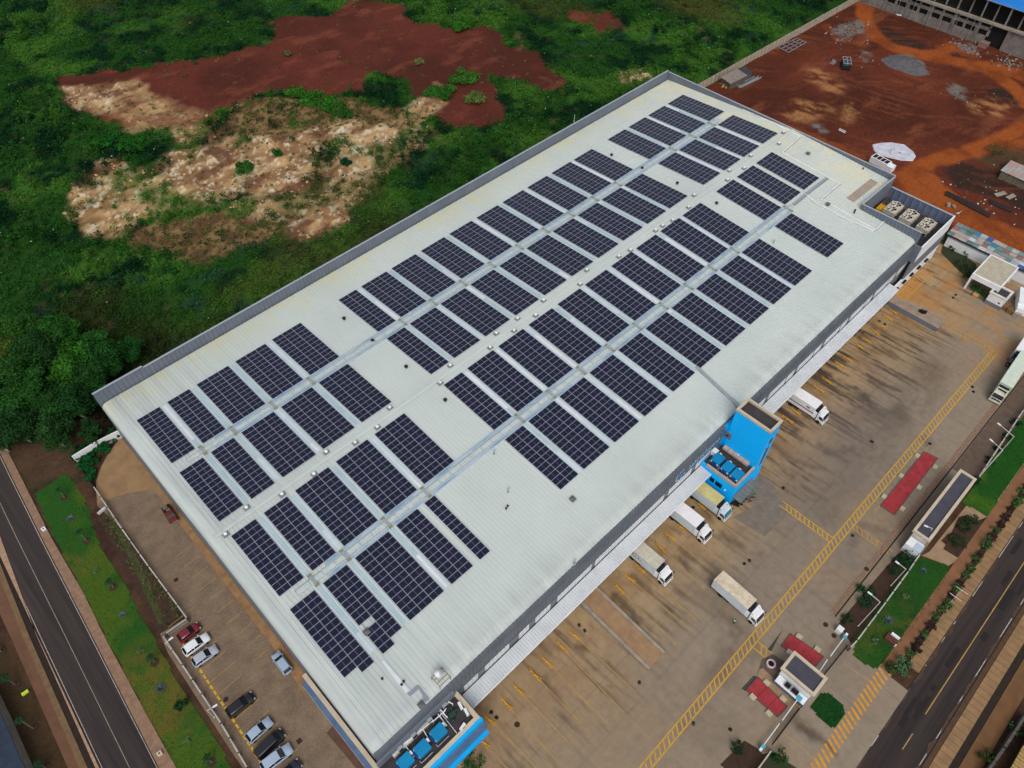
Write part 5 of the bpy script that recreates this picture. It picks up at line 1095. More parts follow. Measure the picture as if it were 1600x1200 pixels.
def car(loc, a, label, paint, L=4.5, Wd=1.78, Hh=1.48, kind='wagon', glass=None):
    c = empty('car', loc, a, label, 'car', 'cars parked beside the warehouse'); h = Wd / 2; f = L / 2; bz = .95 if kind != 'suv' else 1.08
    secs = [rr_sec(-f, h * .8, .38, bz - .15, .12), rr_sec(-f + .12, h * .93, .25, bz - .02, .14), rr_sec(-f + .6, h, .22, bz + .02), rr_sec(0, h, .22, bz + .02), rr_sec(f - 1.25, h, .22, bz), rr_sec(f - .5, h * .97, .24, bz - .1), rr_sec(f - .15, h * .88, .28, bz - .22, .12), rr_sec(f, h * .72, .36, bz - .36, .1)]
    b = MB(); b.loft(secs); o = b.build('body', paint, c, world=False, smooth=True)
    if kind == 'sedan': xr, xrt, xft, xfb = -f + .55, -f + 1.25, f - 2.0, f - 1.2
    elif kind == 'hatch': xr, xrt, xft, xfb = -f + .1, -f + .55, f - 1.85, f - 1.05
    elif kind == 'van': xr, xrt, xft, xfb = -f + .1, -f + .3, f - 1.5, f - .75
    else: xr, xrt, xft, xfb = -f + .12, -f + .6, f - 2.05, f - 1.2
    ht = h - .2
    b = MB(); q0 = [(xr, -h + .08, bz), (xr, h - .08, bz), (xfb, h - .1, bz - .02), (xfb, -h + .1, bz - .02)]; q1 = [(xrt, -ht, Hh - .04), (xrt, ht, Hh - .04), (xft, ht, Hh - .04), (xft, -ht, Hh - .04)]
    b.add(q0 + q1, [(0, 4, 5, 1), (2, 6, 7, 3), (1, 5, 6, 2), (3, 7, 4, 0), (4, 7, 6, 5)]); b.f = [x[::-1] for x in b.f]; b.build('windows', glass or M_glass, c, world=False)
    b = MB(); n = 6; secs = []
    for t in np.linspace(0, 1, n): xx = xrt - .05 + (xft - xrt + .1) * t; zz = Hh - .03 + .05 * math.sin(math.pi * t); secs.append([(xx, -ht - .03, zz - .05), (xx, ht + .03, zz - .05), (xx, ht - .1, zz + .03), (xx, -ht + .1, zz + .03)])
    b.loft(secs)
    for s_ in (-1, 1):
        b.bar((xft, s_ * ht, Hh - .05), (xfb + .03, s_ * (h - .1), bz), .07, .06); b.bar((xrt, s_ * ht, Hh - .05), (xr - .02, s_ * (h - .08), bz), .09, .07); xm = (xr + xfb) / 2; b.bar((xm, s_ * (ht + .02), Hh - .06), (xm, s_ * (h - .06), bz), .08, .05)
        if kind in ('wagon', 'suv'): b.bar((xrt + .1, s_ * (ht - .05), Hh + .05), (xft - .2, s_ * (ht - .05), Hh + .05), .05, .05)
    b.build('roof', paint, c, world=False)
    for s_ in (-1, 1):
        wheel(c, f - .85, s_ * (h - .1), .32, .22); wheel(c, -f + .8, s_ * (h - .1), .32, .22)
        b = MB(); b.box(f - .32, s_ * (h * .88), bz - .38, f - .06, s_ * (h * .55), bz - .2); b.build('headlight', mat('lamp_glass', None), o, world=False)
        b = MB(); b.box(-f - .01, s_ * (h * .85), bz - .35, -f + .08, s_ * (h * .55), bz - .08); b.build('tail_light', mat('tail_red', srgb(120, 16, 18), rough=.3), o, world=False)
        b = MB(); b.box(xfb - .25, s_ * (h - .02), bz, xfb - .1, s_ * (h + .14), bz + .14); b.build('mirror', paint, o, world=False)
    b = MB(); b.box(f - .04, -.5, .45, f + .015, .5, .62); b.build('grille', M_black, o, world=False)
    return c
def paint(name, c, rough=.25): m = mat(name, c, rough=rough, spec=.6); m.node_tree.nodes['Principled BSDF'].inputs['Coat Weight'].default_value = .5; return m
P_sil = paint('silver_paint', srgb(160, 168, 180)); P_wh = paint('white_car_paint', srgb(214, 220, 222)); P_bk = paint('black_car_paint', srgb(18, 18, 22)); P_rd = paint('red_car_paint', srgb(112, 16, 34)); P_lb = paint('light_blue_paint', srgb(150, 168, 188)); P_nv = paint('navy_car_paint', srgb(22, 28, 46))
def carpos(r, f): a = P(*r, .75); c = P(*f, .75); return ((a[0] + c[0]) / 2, (a[1] + c[1]) / 2, -.02), math.atan2(c[1] - a[1], c[0] - a[0]), math.hypot(c[0] - a[0], c[1] - a[1])
for r, f, lb, pt, kind, Hh, Wd in [((279, 1000), (311, 975.5), 'dark red hatchback first in the row by the white wall corner', P_rd, 'hatch', 1.5, 1.72), ((286.5, 1021), (326, 992), 'white estate car between the dark red and silver cars', P_wh, 'wagon', 1.5, 1.76), ((301, 1038), (339, 1011), 'silver grey estate car beside the white estate car', P_sil, 'wagon', 1.5, 1.78), ((355, 1117), (396, 1085), 'black estate car alone with empty bays on its upper side', P_bk, 'wagon', 1.55, 1.82), ((386, 1157), (423.5, 1124), 'pale blue silver hatchback between the two black cars', P_lb, 'wagon', 1.5, 1.76), ((400.5, 1182), (442.5, 1142.5), 'large black people carrier with a long black roof', P_bk, 'van', 1.8, 1.85), ((408, 1203), (456, 1166), 'pale blue off roader beside the black people carrier', P_lb, 'suv', 1.75, 1.85), ((432, 1224), (469, 1190), 'dark navy car cut off by the bottom edge', P_nv, 'sedan', 1.45, 1.76), ((451.5, 1051), (429, 1020), 'small silver hatchback parked near the warehouse wall', P_lb, 'hatch', 1.48, 1.68)]:
    loc, an, L = carpos(r, f); car(loc, an, lb, pt, L=min(5.0, max(3.7, L)), Wd=Wd, Hh=Hh, kind=kind)
# old red pickup by the gable wall
loc, an, L = carpos((256, 788), (274, 818)); pk = empty('pickup', loc, an, 'rusty red pickup parked alone by the gable wall', 'pickup')
pr = mat('rusty_red', srgb(112, 42, 30), srgb(78, 34, 26), scale=3, rough=.7)
b = MB(); b.loft([rr_sec(-2.1, .8, .45, .95), rr_sec(.5, .85, .4, 1.0), rr_sec(1.9, .8, .42, .95), rr_sec(2.1, .7, .5, .8)]); b.build('body', pr, pk, world=False)
b = MB(); b.add([(-.2, -.78, 1), (-.2, .78, 1), (1.15, .78, 1), (1.15, -.78, 1), (0, -.62, 1.6), (0, .62, 1.6), (.75, .62, 1.6), (.75, -.62, 1.6)], [(1, 5, 4, 0), (3, 7, 6, 2), (2, 6, 5, 1), (0, 4, 7, 3)]); b.build('windows', M_glass, pk, world=False)
b = MB(); b.box(-.05, -.64, 1.58, .8, .64, 1.65); b.build('roof', pr, pk, world=False)
b = MB(); b.box(-2.0, -.7, .97, -.3, .7, 1.02); b.mi(1).box(-1.8, -.5, 1.02, -1.2, .3, 1.3); b.box(-1.0, -.2, 1.02, -.5, .5, 1.2); b.build('load_bed', [M_dark, M_bark], pk, world=False)
for s_ in (-1, 1): wheel(pk, 1.3, s_ * .75, .34, .2); wheel(pk, -1.3, s_ * .75, .34, .2)
b = MB(); b.box(2.05, -.75, .45, 2.15, .75, .6); b.build('bumper', M_galv, pk, world=False)

# ------------------------------------------------------------ dock guides, chocks, covers, ramps
def guide(p, q, label, first=None):
    a = P(*p, .2); c = P(*q, .2); an = math.atan2(c[1] - a[1], c[0] - a[0]); L = math.hypot(c[0] - a[0], c[1] - a[1])
    g = empty('wheel_guide', (a[0], a[1], 0), an, label, 'wheel guide', 'yellow wheel guides at the docks')
    b = MB(); b.path([(0, .25, .1), (.5, .05, .22), (L * .6, 0, .22), (L, -.1, .22)], .09, 8); b.path([(L * .35, .0, .22), (L, .28, .22)], .08, 8); b.build('rail', M_yels, g, world=False)
    b = MB()
    for xx in (.5, L * .5, L * .95): b.box(xx - .09, -.15, 0, xx + .09, .15, .04); b.tube((xx, 0, .0), (xx, 0, .2), .05, .05, 6)
    b.build('foot', M_yels, g, world=False); return g
Z = lambda x, y: (530 + x / 2.963, 800 + y / 2.963); Z2 = lambda x, y: (1060 + x / 2.963, 400 + y / 2.963); Z3 = lambda x, y: (980 + x / 7.06, 750 + y / 7.06)
GD = [Z(640, 1040) + Z(690, 1090), Z(668, 938) + Z(720, 985), Z(745, 855) + Z(795, 915), Z(803, 797) + Z(855, 850), Z(878, 725) + Z(930, 780), Z(933, 665) + Z(987, 720), Z(1003, 592) + Z(1052, 650), Z(1058, 545) + Z(1110, 590), Z(1273, 330) + Z(1317, 378), Z(1316, 285) + Z(1367, 326), Z3(80, 915) + Z3(190, 1025), Z3(308, 682) + Z3(418, 798), Z3(412, 580) + Z3(535, 675), Z3(540, 470) + Z3(640, 565), Z3(765, 240) + Z3(860, 325)]
GD2 = [Z2(475, 733) + Z2(530, 775), Z2(515, 700) + Z2(562, 735), Z2(618, 595) + Z2(672, 632), Z2(660, 555) + Z2(707, 592), Z2(722, 488) + Z2(772, 522), Z2(760, 460) + Z2(803, 492), Z2(813, 400) + Z2(855, 432), Z2(845, 375) + Z2(888, 402), Z2(888, 335) + Z2(930, 368), Z2(915, 310) + Z2(955, 333), Z2(943, 270) + Z2(990, 300), Z2(972, 243) + Z2(1012, 270)]
for k, g in enumerate(GD): guide(g[:2], g[2:], f'{ORD[k]} yellow wheel guide from the office along the docks left of the tower')
for k, g in enumerate(GD2): guide(g[:2], g[2:], f'{ORD[k]} yellow wheel guide from the blue tower along the docks right of it')
bw_ = MB()
for k, g in enumerate(GD + GD2):
    a_ = P(*g[:2]); c_ = P(*g[2:]); e_ = (c_ - a_) / np.linalg.norm(c_ - a_); L_ = random.uniform(8, 13) if k < len(GD) else random.uniform(4, 9); bw_.line(c_ - e_ * .3, c_ + np.array([e_[0] * .35, -1, 0]) * L_, .15 if k < len(GD) else .11, .0045)
structure(bw_.build('bay_marking', M_yelf))
CH = [(905, 977, 'upper of two black wheel chocks left of the brown ramp'), (913.7, 985.5, 'lower of two black wheel chocks left of the brown ramp'), (999, 1066.6, 'black wheel chock alone by the foot of the brown ramp'), (767.6, 1113, 'upper of two black wheel chocks near the office corner'), (776, 1121.5, 'lower of two black wheel chocks near the office corner'), (1163, 881, 'left of two black chocks behind the free standing truck'), (1171, 876, 'right of two black chocks behind the free standing truck'), (1141, 1140, 'black chock right of the ladder marking near the bottom'), (1083.6, 1130.7, 'black chock touching the ladder marking near the bottom'), (1374, 502, 'left of two black chocks at the far docks'), (1382.5, 507, 'right of two black chocks at the far docks'), (1519, 604.7, 'upper of two black chocks near the pale green truck'), (1520.7, 612.4, 'lower of two black chocks near the pale green truck'), (1489.4, 465.6, 'lower of two black chocks near the white shed'), (1493, 461, 'upper of two black chocks near the white shed'), (1223.7, 762.8, 'black chock below the blue tower awning'), (1453, 693.6, 'black chock beyond the end of the red weighing deck'), (1083, 793, 'brown chock between the cream and white docked trucks'), (1332, 837, 'black chock inside the right edge of the ladder marking')]
for u, v, lb in CH:
    p_ = P(u, v); an = random.random() * 6; b = MB(); q = [tuple(np.array(t_) * .75) for t_ in [(-.38, -.3, 0), (.38, -.3, 0), (.38, .3, 0), (-.38, .3, 0), (-.38, -.28, .12), (.1, -.28, .34), (.1, .28, .34), (-.38, .28, .12), (.38, -.28, .1), (.38, .28, .1)]]
    b.add(q, [(3, 2, 1, 0), (0, 1, 8, 5, 4), (2, 3, 7, 6, 9), (4, 5, 6, 7), (5, 8, 9, 6), (0, 4, 7, 3), (1, 2, 9, 8)]); ca, sa = math.cos(an), math.sin(an); b.v = [(p_[0] + x * ca - y * sa, p_[1] + x * sa + y * ca, z) for x, y, z in b.v]
    tag(b.build('wheel_chock', M_black), lb, 'wheel chock', 'wheel chocks on the yard')
MH = [(275, 906, 0, 'round manhole cover on the pavers above the parked cars'), (353, 1093, 0, 'round manhole cover beside the dashed yellow line'), (467.7, 1157.7, 1, 'square drain grate on the pavers right of the black people carrier'), (808, 1132, 0, 'round manhole cover on the yard beside the office corner'), (1354, 889, 0, 'dark round pit cover near the pale drain track'), (1290, 976, 0, 'dark round cover near the upper red deck'), (1303, 993, 0, 'dark stained cover beside the blue boom box'), (1160, 1112, 1, 'x') if 0 else (1362, 690, 1, 'pale square cover on the yard before the red deck')]
for u, v, sq, lb in MH:
    p_ = P(u, v); b = MB()
    if sq: b.box(p_[0] - .5, p_[1] - .5, -.03, p_[0] + .5, p_[1] + .5, .02); b.mi(1).box(p_[0] - .4, p_[1] - .4, .02, p_[0] + .4, p_[1] + .4, .026)
    else: b.lathe((p_[0], p_[1], -.03), [(.5, 0), (.5, .045), (.44, .045)], 18); b.mi(1).lathe((p_[0], p_[1], .015), [(.43, 0), (.42, .012)], 18)
    tag(b.build('manhole_cover', [M_kerb, mat('iron_cover', srgb(52, 40, 36), srgb(40, 32, 30), scale=4, rough=.7)]), lb, 'manhole cover', 'covers in the paving')
rp = empty('loading_ramp', (39.4, -52, 0), 0, 'long brown earth coloured loading ramp between concrete kerb walls', 'ramp')
M_rampb = mat('brown_ramp', srgb(150, 122, 92), srgb(132, 104, 78), scale=.6, rough=.9)
b = MB(); b.add([(37.7, -44, 0), (41, -44, 0), (41, -44, 1.1), (37.7, -44, 1.1), (37.7, -60, 0), (41, -60, 0), (41, -60, .02), (37.7, -60, .02)], [(2, 6, 7, 3), (0, 3, 7, 4), (1, 5, 6, 2), (0, 1, 2, 3), (4, 7, 6, 5)]); b.f = [f[::-1] for f in b.f]; b.build('deck', M_rampb, rp)
for x0, x1 in ((37.2, 37.7), (41.0, 41.5)):
    b = MB(); b.add([(x0, -44, 0), (x1, -44, 0), (x1, -44, 1.35), (x0, -44, 1.35), (x0, -60.1, 0), (x1, -60.1, 0), (x1, -60.1, .25), (x0, -60.1, .25)], [(2, 6, 7, 3), (0, 3, 7, 4), (1, 5, 6, 2), (0, 1, 2, 3), (4, 7, 6, 5), (0, 4, 5, 1)]); b.f = [f[::-1] for f in b.f]; b.build('kerb_wall', M_conc, rp)
dp = empty('loading_platform', (142.5, -51, 0), 0, 'raised grey loading platform projecting from the far docks', 'platform')
pl = PP([(1384, 468), (1398, 462), (1477, 501), (1466, 513.5)], 1.2)
b = MB(); b.prism(pl, 0, 1.15); b.build('base', M_clad, dp); b = MB(); b.sheet(pl, 1.2); b.v = [(x, y, 1.2) for x, y, z in b.v]; b.build('deck', mat('platform_deck', srgb(150, 132, 116), srgb(128, 112, 98), scale=.8, rough=.9), dp)
b = MB(); q = [P(u, v, 1.25) for u, v in ((1400, 469), (1437, 486), (1475, 501))]; b.path([tuple(p_ + np.array([0, 0, .8])) for p_ in q], .04)
for p_ in q: b.tube(tuple(p_ - np.array([0, 0, .1])), tuple(p_ + np.array([0, 0, .8])), .04)
b.build('handrail', M_galv, dp)
p_ = P(1441, 487, 1.4); b = MB(); b.box(p_[0] - .4, p_[1] - .5, 1.22, p_[0] + .4, p_[1] + .5, 1.9); b.box(p_[0] - .1, p_[1] - .9, 1.22, p_[0] + .1, p_[1] - .5, 2.2); b.tube((p_[0] - .3, p_[1] + .6, 1.4), (p_[0] + .3, p_[1] + .6, 1.4), .16); tag(b.build('pallet_truck', M_black), 'small black pallet truck standing on the grey loading platform', 'pallet truck')

# ------------------------------------------------------------ fences, gates, gatehouse, weighing decks, small buildings at the right
def fence(name, px, ztop, label, cat='fence', wallh=None, every=3.0, th=.22, m=None, base=0., posts=True):
    q = [np.array(p) for p in PP(px, ztop)]; root = empty(name, (q[0][0], q[0][1], base), 0, label, cat)
    pm = m or mat('fence_white', srgb(178, 174, 168), srgb(150, 145, 138), scale=.6, rough=.75)
    for a, c in zip(q[:-1], q[1:]):
        L = np.linalg.norm(c - a); n = max(1, int(round(L / every))); e = (c - a) / L
        for k in range(n):
            s = a + e * (k * L / n + .14); t = a + e * ((k + 1) * L / n - .14)
            b = MB(); mid = (s + t) / 2; an = math.atan2(e[1], e[0]); w_ = np.linalg.norm(t - s)
            if wallh: b.obox(mid, w_, th * .7, base, ztop - .12, an)
            else:
                for j in range(int(w_ / .16)): p_ = s + e * (.08 + .16 * j); b.obox(p_, .05, .03, base + .1, ztop - .12, an)
                b.obox(mid, w_, .05, base + .3, base + .36, an)
            b.obox(mid, w_, th, ztop - .12, ztop, an); b.build('panel', pm, root)
        if posts:
            b = MB()
            for k in range(n + 1): p_ = a + e * (k * L / n); b.obox(p_, .24, .24, base, ztop - .03, math.atan2(e[1], e[0]))
            b.build('post', mat('fence_post', srgb(70, 66, 64), rough=.8), root)
    return root
fence('boundary_fence', [(146, 760), (190, 826), (232, 885), (292, 966), (258, 990)], 1.3, 'white capped fence stepping round the planting bed by the parking court')
fence('boundary_fence', [(254, 993), (300, 1062), (345, 1130), (386, 1200), (420, 1255)], 1.3, 'white capped fence behind the row of parked cars')
fence('boundary_wall', [(111, 714), (150, 690), (186, 672)], 2.2, 'white rendered wall behind the hedge at the warehouse corner', 'wall', True, 6, .3, M_white, posts=False)
fence('boundary_wall', [(111, 714), (117, 722), (146, 760)], 1.0, 'low dark topped wall beside the hedge and earth path', 'wall', True, 4, .2, M_ditch, posts=False)
fence('boundary_wall', [(151, 803), (165, 791)], .6, 'short white end wall of the planting bed', 'wall', True, 4, .3, M_dirtywhite, posts=False)
fence('boundary_fence', [(1650, 582), (1600, 640), (1530, 745)], 1.3, 'white capped fence beyond the long flat roofed building')
fence('boundary_fence', [(1438, 865), (1420, 892), (1385, 940), (1340, 1000), (1329, 1012)], 1.3, 'white capped fence between dark bed and lawn by the gate')
fence('boundary_fence', [(1206, 1172), (1180, 1208), (1150, 1250)], 1.3, 'white capped fence starting below the lower sliding gate')
def gate(px, label):
    a, c = [np.array(p) for p in PP(px, 1.8)]; root = empty('sliding_gate', (a[0], a[1], 0), 0, label, 'gate', 'sliding gates'); e = (c - a) / np.linalg.norm(c - a); L = np.linalg.norm(c - a); an = math.atan2(e[1], e[0]); mid = (a + c) / 2
    b = MB()
    for z in (.15, 1.0, 1.75): b.obox(mid, L, .06, z, z + .08, an)
    for k in range(int(L / .14)): b.obox(a + e * (.07 + .14 * k), .03, .03, .15, 1.8, an)
    b.build('leaf', M_black, root); b = MB(); b.obox(mid, L * 1.05, .16, -.02, .02, an); b.build('track', mat('gate_track', srgb(60, 48, 42), rough=.9), root)
gate([(1330, 1003), (1287, 1056)], 'black sliding gate between lawn corner and gatehouse'); gate([(1254, 1102), (1212, 1158)], 'black sliding gate between gatehouse and dark bed')
# boom barriers
def boom(px0, px1, label, box=True):
    a = P(*px0, 1.0); c = P(*px1, 1.0); root = empty('boom_barrier', (a[0], a[1], 0), 0, label, 'barrier', 'boom barriers at the gate')
    b = MB(); b.bar(a, c, .12, .12); b.build('boom', M_white, root); an = math.atan2(c[1] - a[1], c[0] - a[0])
    if box: b = MB(); b.obox(a, .55, .5, 0, 1.25, an); b.build('cabinet', mat('cyan_cabinet', srgb(70, 158, 192), rough=.5), root); b = MB(); b.obox(a - np.array([math.cos(an) * .55, math.sin(an) * .55, 0]), .5, .4, .85, 1.1, an); b.build('counterweight', M_white, root)
    else: b = MB(); b.tube((a[0], a[1], 0), (a[0], a[1], 1.05), .06); b.build('rest_post', M_galv, root)
boom((1320, 995), (1297.5, 1025.5), 'white boom with a cyan cabinet beside the dark bed'); boom((1280, 1050), (1293, 1030.5), 'white boom reaching from the gatehouse over the upper red deck', False)
boom((1247.5, 1091), (1222.5, 1125.5), 'white boom with cyan cabinet below the gatehouse front'); boom((1192, 1166.5), (1218, 1130.5), 'white boom with cyan cabinet at the lower dark bed')
# weighing decks
def deck(px, label, blocks):
    pl = PP(px, .1); q = np.array(pl); root = empty('weighbridge', (q[:, 0].mean(), q[:, 1].mean(), 0), 0, label, 'weighbridge', 'red weighing decks')
    b = MB(); b.prism(pl, 0, .1); b.build('deck', M_red, root)
    b = MB()
    c = q.mean(0)
    for i in range(4):
        a_, c_ = q[i], q[(i + 1) % 4]; b.bar((a_[0], a_[1], .07), (c_[0], c_[1], .07), .16, .16)
    b.build('frame', mat('deck_frame', srgb(88, 70, 62), rough=.8), root)
    long = (q[1] - q[0], 0) if np.linalg.norm(q[1] - q[0]) > np.linalg.norm(q[2] - q[1]) else (q[2] - q[1], 1)
    e = long[0] / np.linalg.norm(long[0]); L = np.linalg.norm(long[0]); s0 = c - e * L / 2; an = math.atan2(e[1], e[0]); n_ = np.array([-e[1], e[0]])
    b = MB(); k = 0
    wd = np.linalg.norm(q[2] - q[1]) if long[1] == 0 else np.linalg.norm(q[1] - q[0])
    for t in np.linspace(.33, .67, 2): b.obox(s0 + e * L * t, .06, wd * .98, .1, .106, an)
    b.build('plate_joint', M_ditch, root)
    for sgn in (-1, 1):
        for t in blocks: b = MB(); b.obox(s0 + e * L * t + n_ * sgn * (wd / 2 + .55), 1.0, .8, 0, .35, an); b.build('kerb_block', mat('pale_block', srgb(178, 166, 140), srgb(156, 146, 124), scale=2), root)
    return root
deck([(1465, 716), (1444, 706), (1376, 790), (1398, 804)], 'long red weighing deck beside the long flat roofed building', (.12, .5, .88))
deck([(1235, 990), (1287, 1026), (1274, 1041), (1221, 1009)], 'red weighing deck behind the gatehouse with a yellow edge line', (.25, .8)); deck([(1184, 1058), (1230, 1104), (1215, 1120), (1166, 1078)], 'red weighing deck in front of the gatehouse', (.25, .8))
b = MB()
for px in (((1225, 980), (1222, 985), (1199, 1015), (1205, 1018)), ((1178, 1055), (1184, 1058), (1165, 1080), (1158, 1076))): b.sheet(PP(px), .007)
structure(b.build('speed_strip', mat('rubber_strip', srgb(66, 62, 60), rough=.9)))
# planter circle and paved island beside the gatehouse
p_ = P(1204, 1038); b = MB(); b.sheet(PP([(1190, 1030), (1208, 1022), (1236, 1040), (1212, 1062), (1185, 1048)]), .012); structure(b.build('paved_island', mat('island_pave', srgb(96, 80, 72), srgb(84, 70, 64), scale=2)))
b = MB(); b.lathe((p_[0], p_[1], 0), [(.75, 0), (.75, .45), (.5, .45), (.5, .2)], 20); b.mi(1).lathe((p_[0], p_[1], .1), [(.52, 0), (.5, .15)], 16); tag(b.build('planter', [mat('pale_pink_ring', srgb(190, 170, 170), rough=.8), M_dark]), 'round pale rimmed planter pot behind the gatehouse', 'planter')
b = MB(); b.prism(PP([(1186, 1046), (1192, 1044), (1216, 1068), (1250, 1103), (1242, 1112), (1205, 1078), (1183, 1055)]), -.05, .12); structure(b.build('kerb_island', mat('island_kerb', srgb(150, 124, 96), srgb(128, 104, 80), scale=1)))
def flat_roof_house(name, x0, y0, x1, y1, h, label, wallm, copem, roofm, ov=.35, cat='building'):
    r = empty(name, ((x0 + x1) / 2, (y0 + y1) / 2, 0), 0, label, cat)
    b = MB(); b.box(x0 + ov, y0 + ov, 0, x1 - ov, y1 - ov, h - .35); b.build('wall', wallm, r)
    b = MB(); c = .5
    for q in ((x0, y0, x1, y0 + c), (x0, y1 - c, x1, y1), (x0, y0 + c, x0 + c, y1 - c), (x1 - c, y0 + c, x1, y1 - c)): b.box(q[0], q[1], h - .35, q[2], q[3], h + .12)
    b.build('coping', copem, r); b = MB(); b.box(x0 + c, y0 + c, h - .34, x1 - c, y1 - c, h - .12); b.build('roof', roofm, r); return r
gh = flat_roof_house('gatehouse', 51.2, -80.9, 55.2, -74.8, 3.5, 'small gatehouse with a dark flat roof and cream coping between two red decks', M_white, M_beige, M_slate)
b = MB(); b.box(50.0, -80.6, 0, 51.5, -75.2, 1.0); b.mi(1).box(50.05, -80.5, 1.0, 51.45, -75.3, 1.06); b.build('counter', [mat('gate_grey', srgb(86, 96, 110), rough=.6), M_white], gh)
for y0, y1 in ((-77.6, -76.7), (-79.0, -77.9)):
    b = MB(); b.box(50.4, y0, 1.06, 51.2, y1, 1.5); b.build('booth_window', M_glass, gh)
b = MB(); b.box(50.1, -79.9, .6, 50.9, -79.2, 1.2); b.build('blue_cabinet', mat('cyan_cabinet', None), gh)
lr = flat_roof_house('security_building', 88.6, -80.8, 107.2, -77.6, 4.0, 'long narrow building with a dark flat roof and beige rim beside the lawn', M_dirtywhite, M_beige, M_slate)
b = MB(); b.box(86.6, -80.6, 0, 88.6, -78.0, 2.4); b.mi(1).box(86.5, -80.7, 2.4, 88.2, -79.4, 2.5); b.build('porch', [M_white, mat('porch_top', srgb(168, 182, 200), rough=.5)], lr)
sh = empty('open_shed', (166, -58, 0), 0, 'white open fronted shed with a ribbed cream roof against the boundary wall', 'shed')
ZS = 4.6; rp_ = PP([(1549, 397), (1592, 418), (1565, 449), (1519, 428)], ZS); q = np.array(rp_)
xa, xb = q[:, 0].min() + .6, q[:, 0].max() - .4; ya, yb = q[:, 1].min() + .3, q[:, 1].max() - .3
b = MB(); x = xa
while x < xb - .3: b.box(x, ya, ZS - .16, x + .55, yb, ZS - .06); b.box(x + .55, ya, ZS - .16, x + .62, yb, ZS); x += .62
b.build('roof', mat('cream_sheet', srgb(178, 172, 152), srgb(160, 152, 134), scale=1.2, rough=.7), sh)
b = MB(); b.box(xa - .5, ya - .3, 3.4, xa, yb + .3, ZS + .05); b.box(xa, ya - .3, 3.4, xb, ya, ZS + .05); b.box(xa, yb, 3.4, xb, yb + .3, ZS + .05); b.build('fascia', M_white, sh)
b = MB(); b.box(xb, ya - .3, 0, xb + .3, yb + .3, ZS + .05); b.box(xa, yb, 0, xb, yb + .3, 3.4); b.build('wall', M_white, sh)
b = MB(); b.box(xa - .45, yb - .1, 0, xa - .05, yb + .3, 3.4); b.build('post', M_white, sh); b = MB(); b.box(xa - .45, ya - .3, 0, xa - .05, ya + .1, 3.4); b.build('post', M_white, sh)
kp = P(1551, 470); ki = empty('kiosk', (kp[0], kp[1], 0), 0, 'small white kiosk with grey base and dark roof panel beside the open shed', 'kiosk')
kq = P(1566, 456, 3.4); kx, ky = kq[0], kq[1]
b = MB(); b.box(kx - 1.9, ky - 1.8, 1.0, kx + 1.9, ky + 1.8, 3.1); b.mi(1).box(kx - 1.93, ky - 1.83, 0, kx + 1.93, ky + 1.83, 1.0); b.build('wall', [M_white, M_clad], ki)
b = MB()
for q in ((-2, -2, 2, -1.5), (-2, 1.5, 2, 2), (-2, -1.5, -1.4, 1.5), (1.4, -1.5, 2, 1.5)): b.box(kx + q[0], ky + q[1], 3.1, kx + q[2], ky + q[3], 3.4)
b.build('parapet', M_dirtywhite, ki); b = MB(); b.box(kx - 1.4, ky - 1.5, 3.0, kx + 1.4, ky + 1.5, 3.15); b.build('roof', M_bitumen, ki)
b = MB(); b.box(kx - 1.95, ky - 1.1, 1.5, kx - 1.9, ky - .7, 1.9); b.build('vent', M_black, ki)
wall_px = [(1458, 385), (1470, 391), (1500, 405), (1540, 425), (1600, 458), (1660, 490)]
wx_ = 172.3
bw = empty('boundary_wall', (wx_, -55, 0), 0, 'white rendered boundary wall behind the open shed and shrubs', 'wall')
for k, y in enumerate(np.arange(-44.5, -80, -5.0)):
    b = MB(); b.box(wx_, y - 4.96, 0, wx_ + .22, y, 2.7); b.build('panel', M_white, bw); b = MB(); b.box(wx_ - .06, y - 5, 2.7, wx_ + .28, y, 2.8); b.build('coping', M_clad, bw)
# roof of mixed coloured sheets behind the wall
pr_ = PP([(1487, 351), (1555, 385), (1580, 398), (1574, 408), (1546, 402), (1478, 366)], 3.2); q = np.array(pr_)
pw = empty('sheet_roofed_store', (176, -54, 0), 0, 'low store roofed with a patchwork of coloured sheets behind the white wall', 'store')
xs_ = np.linspace(173.0, 178.6, 5); ys_ = np.arange(-43.8, -63.2, -1.55); PAL = [(170, 176, 176), (104, 138, 134), (176, 160, 152), (92, 120, 116), (64, 128, 164), (150, 104, 98), (196, 198, 196), (120, 142, 142), (172, 166, 162), (112, 128, 128), (150, 150, 150), (176, 160, 152), (52, 96, 156)]
rr = random.Random(5)
for i in range(4):
    for j in range(len(ys_) - 1):
        c = rr.choice(PAL); z = 3.0 + .1 * i + rr.uniform(0, .06); b = MB(); b.box(xs_[i] - .1, ys_[j + 1] - .05 + rr.uniform(-.1, .1), z, xs_[i + 1] + .1, ys_[j] + .05, z + .03)
        b.build('roof_sheet', mat(f'sheet_{c[0]}_{c[1]}_{c[2]}', srgb(*c), srgb(*[int(v * .82) for v in c]), scale=1.5, rough=.6), pw)
b = MB(); b.box(173.2, -62.8, 0, 178.4, -44, 2.9); b.build('wall', mat('timber_wall', srgb(84, 66, 54), srgb(60, 48, 40), scale=2), pw)
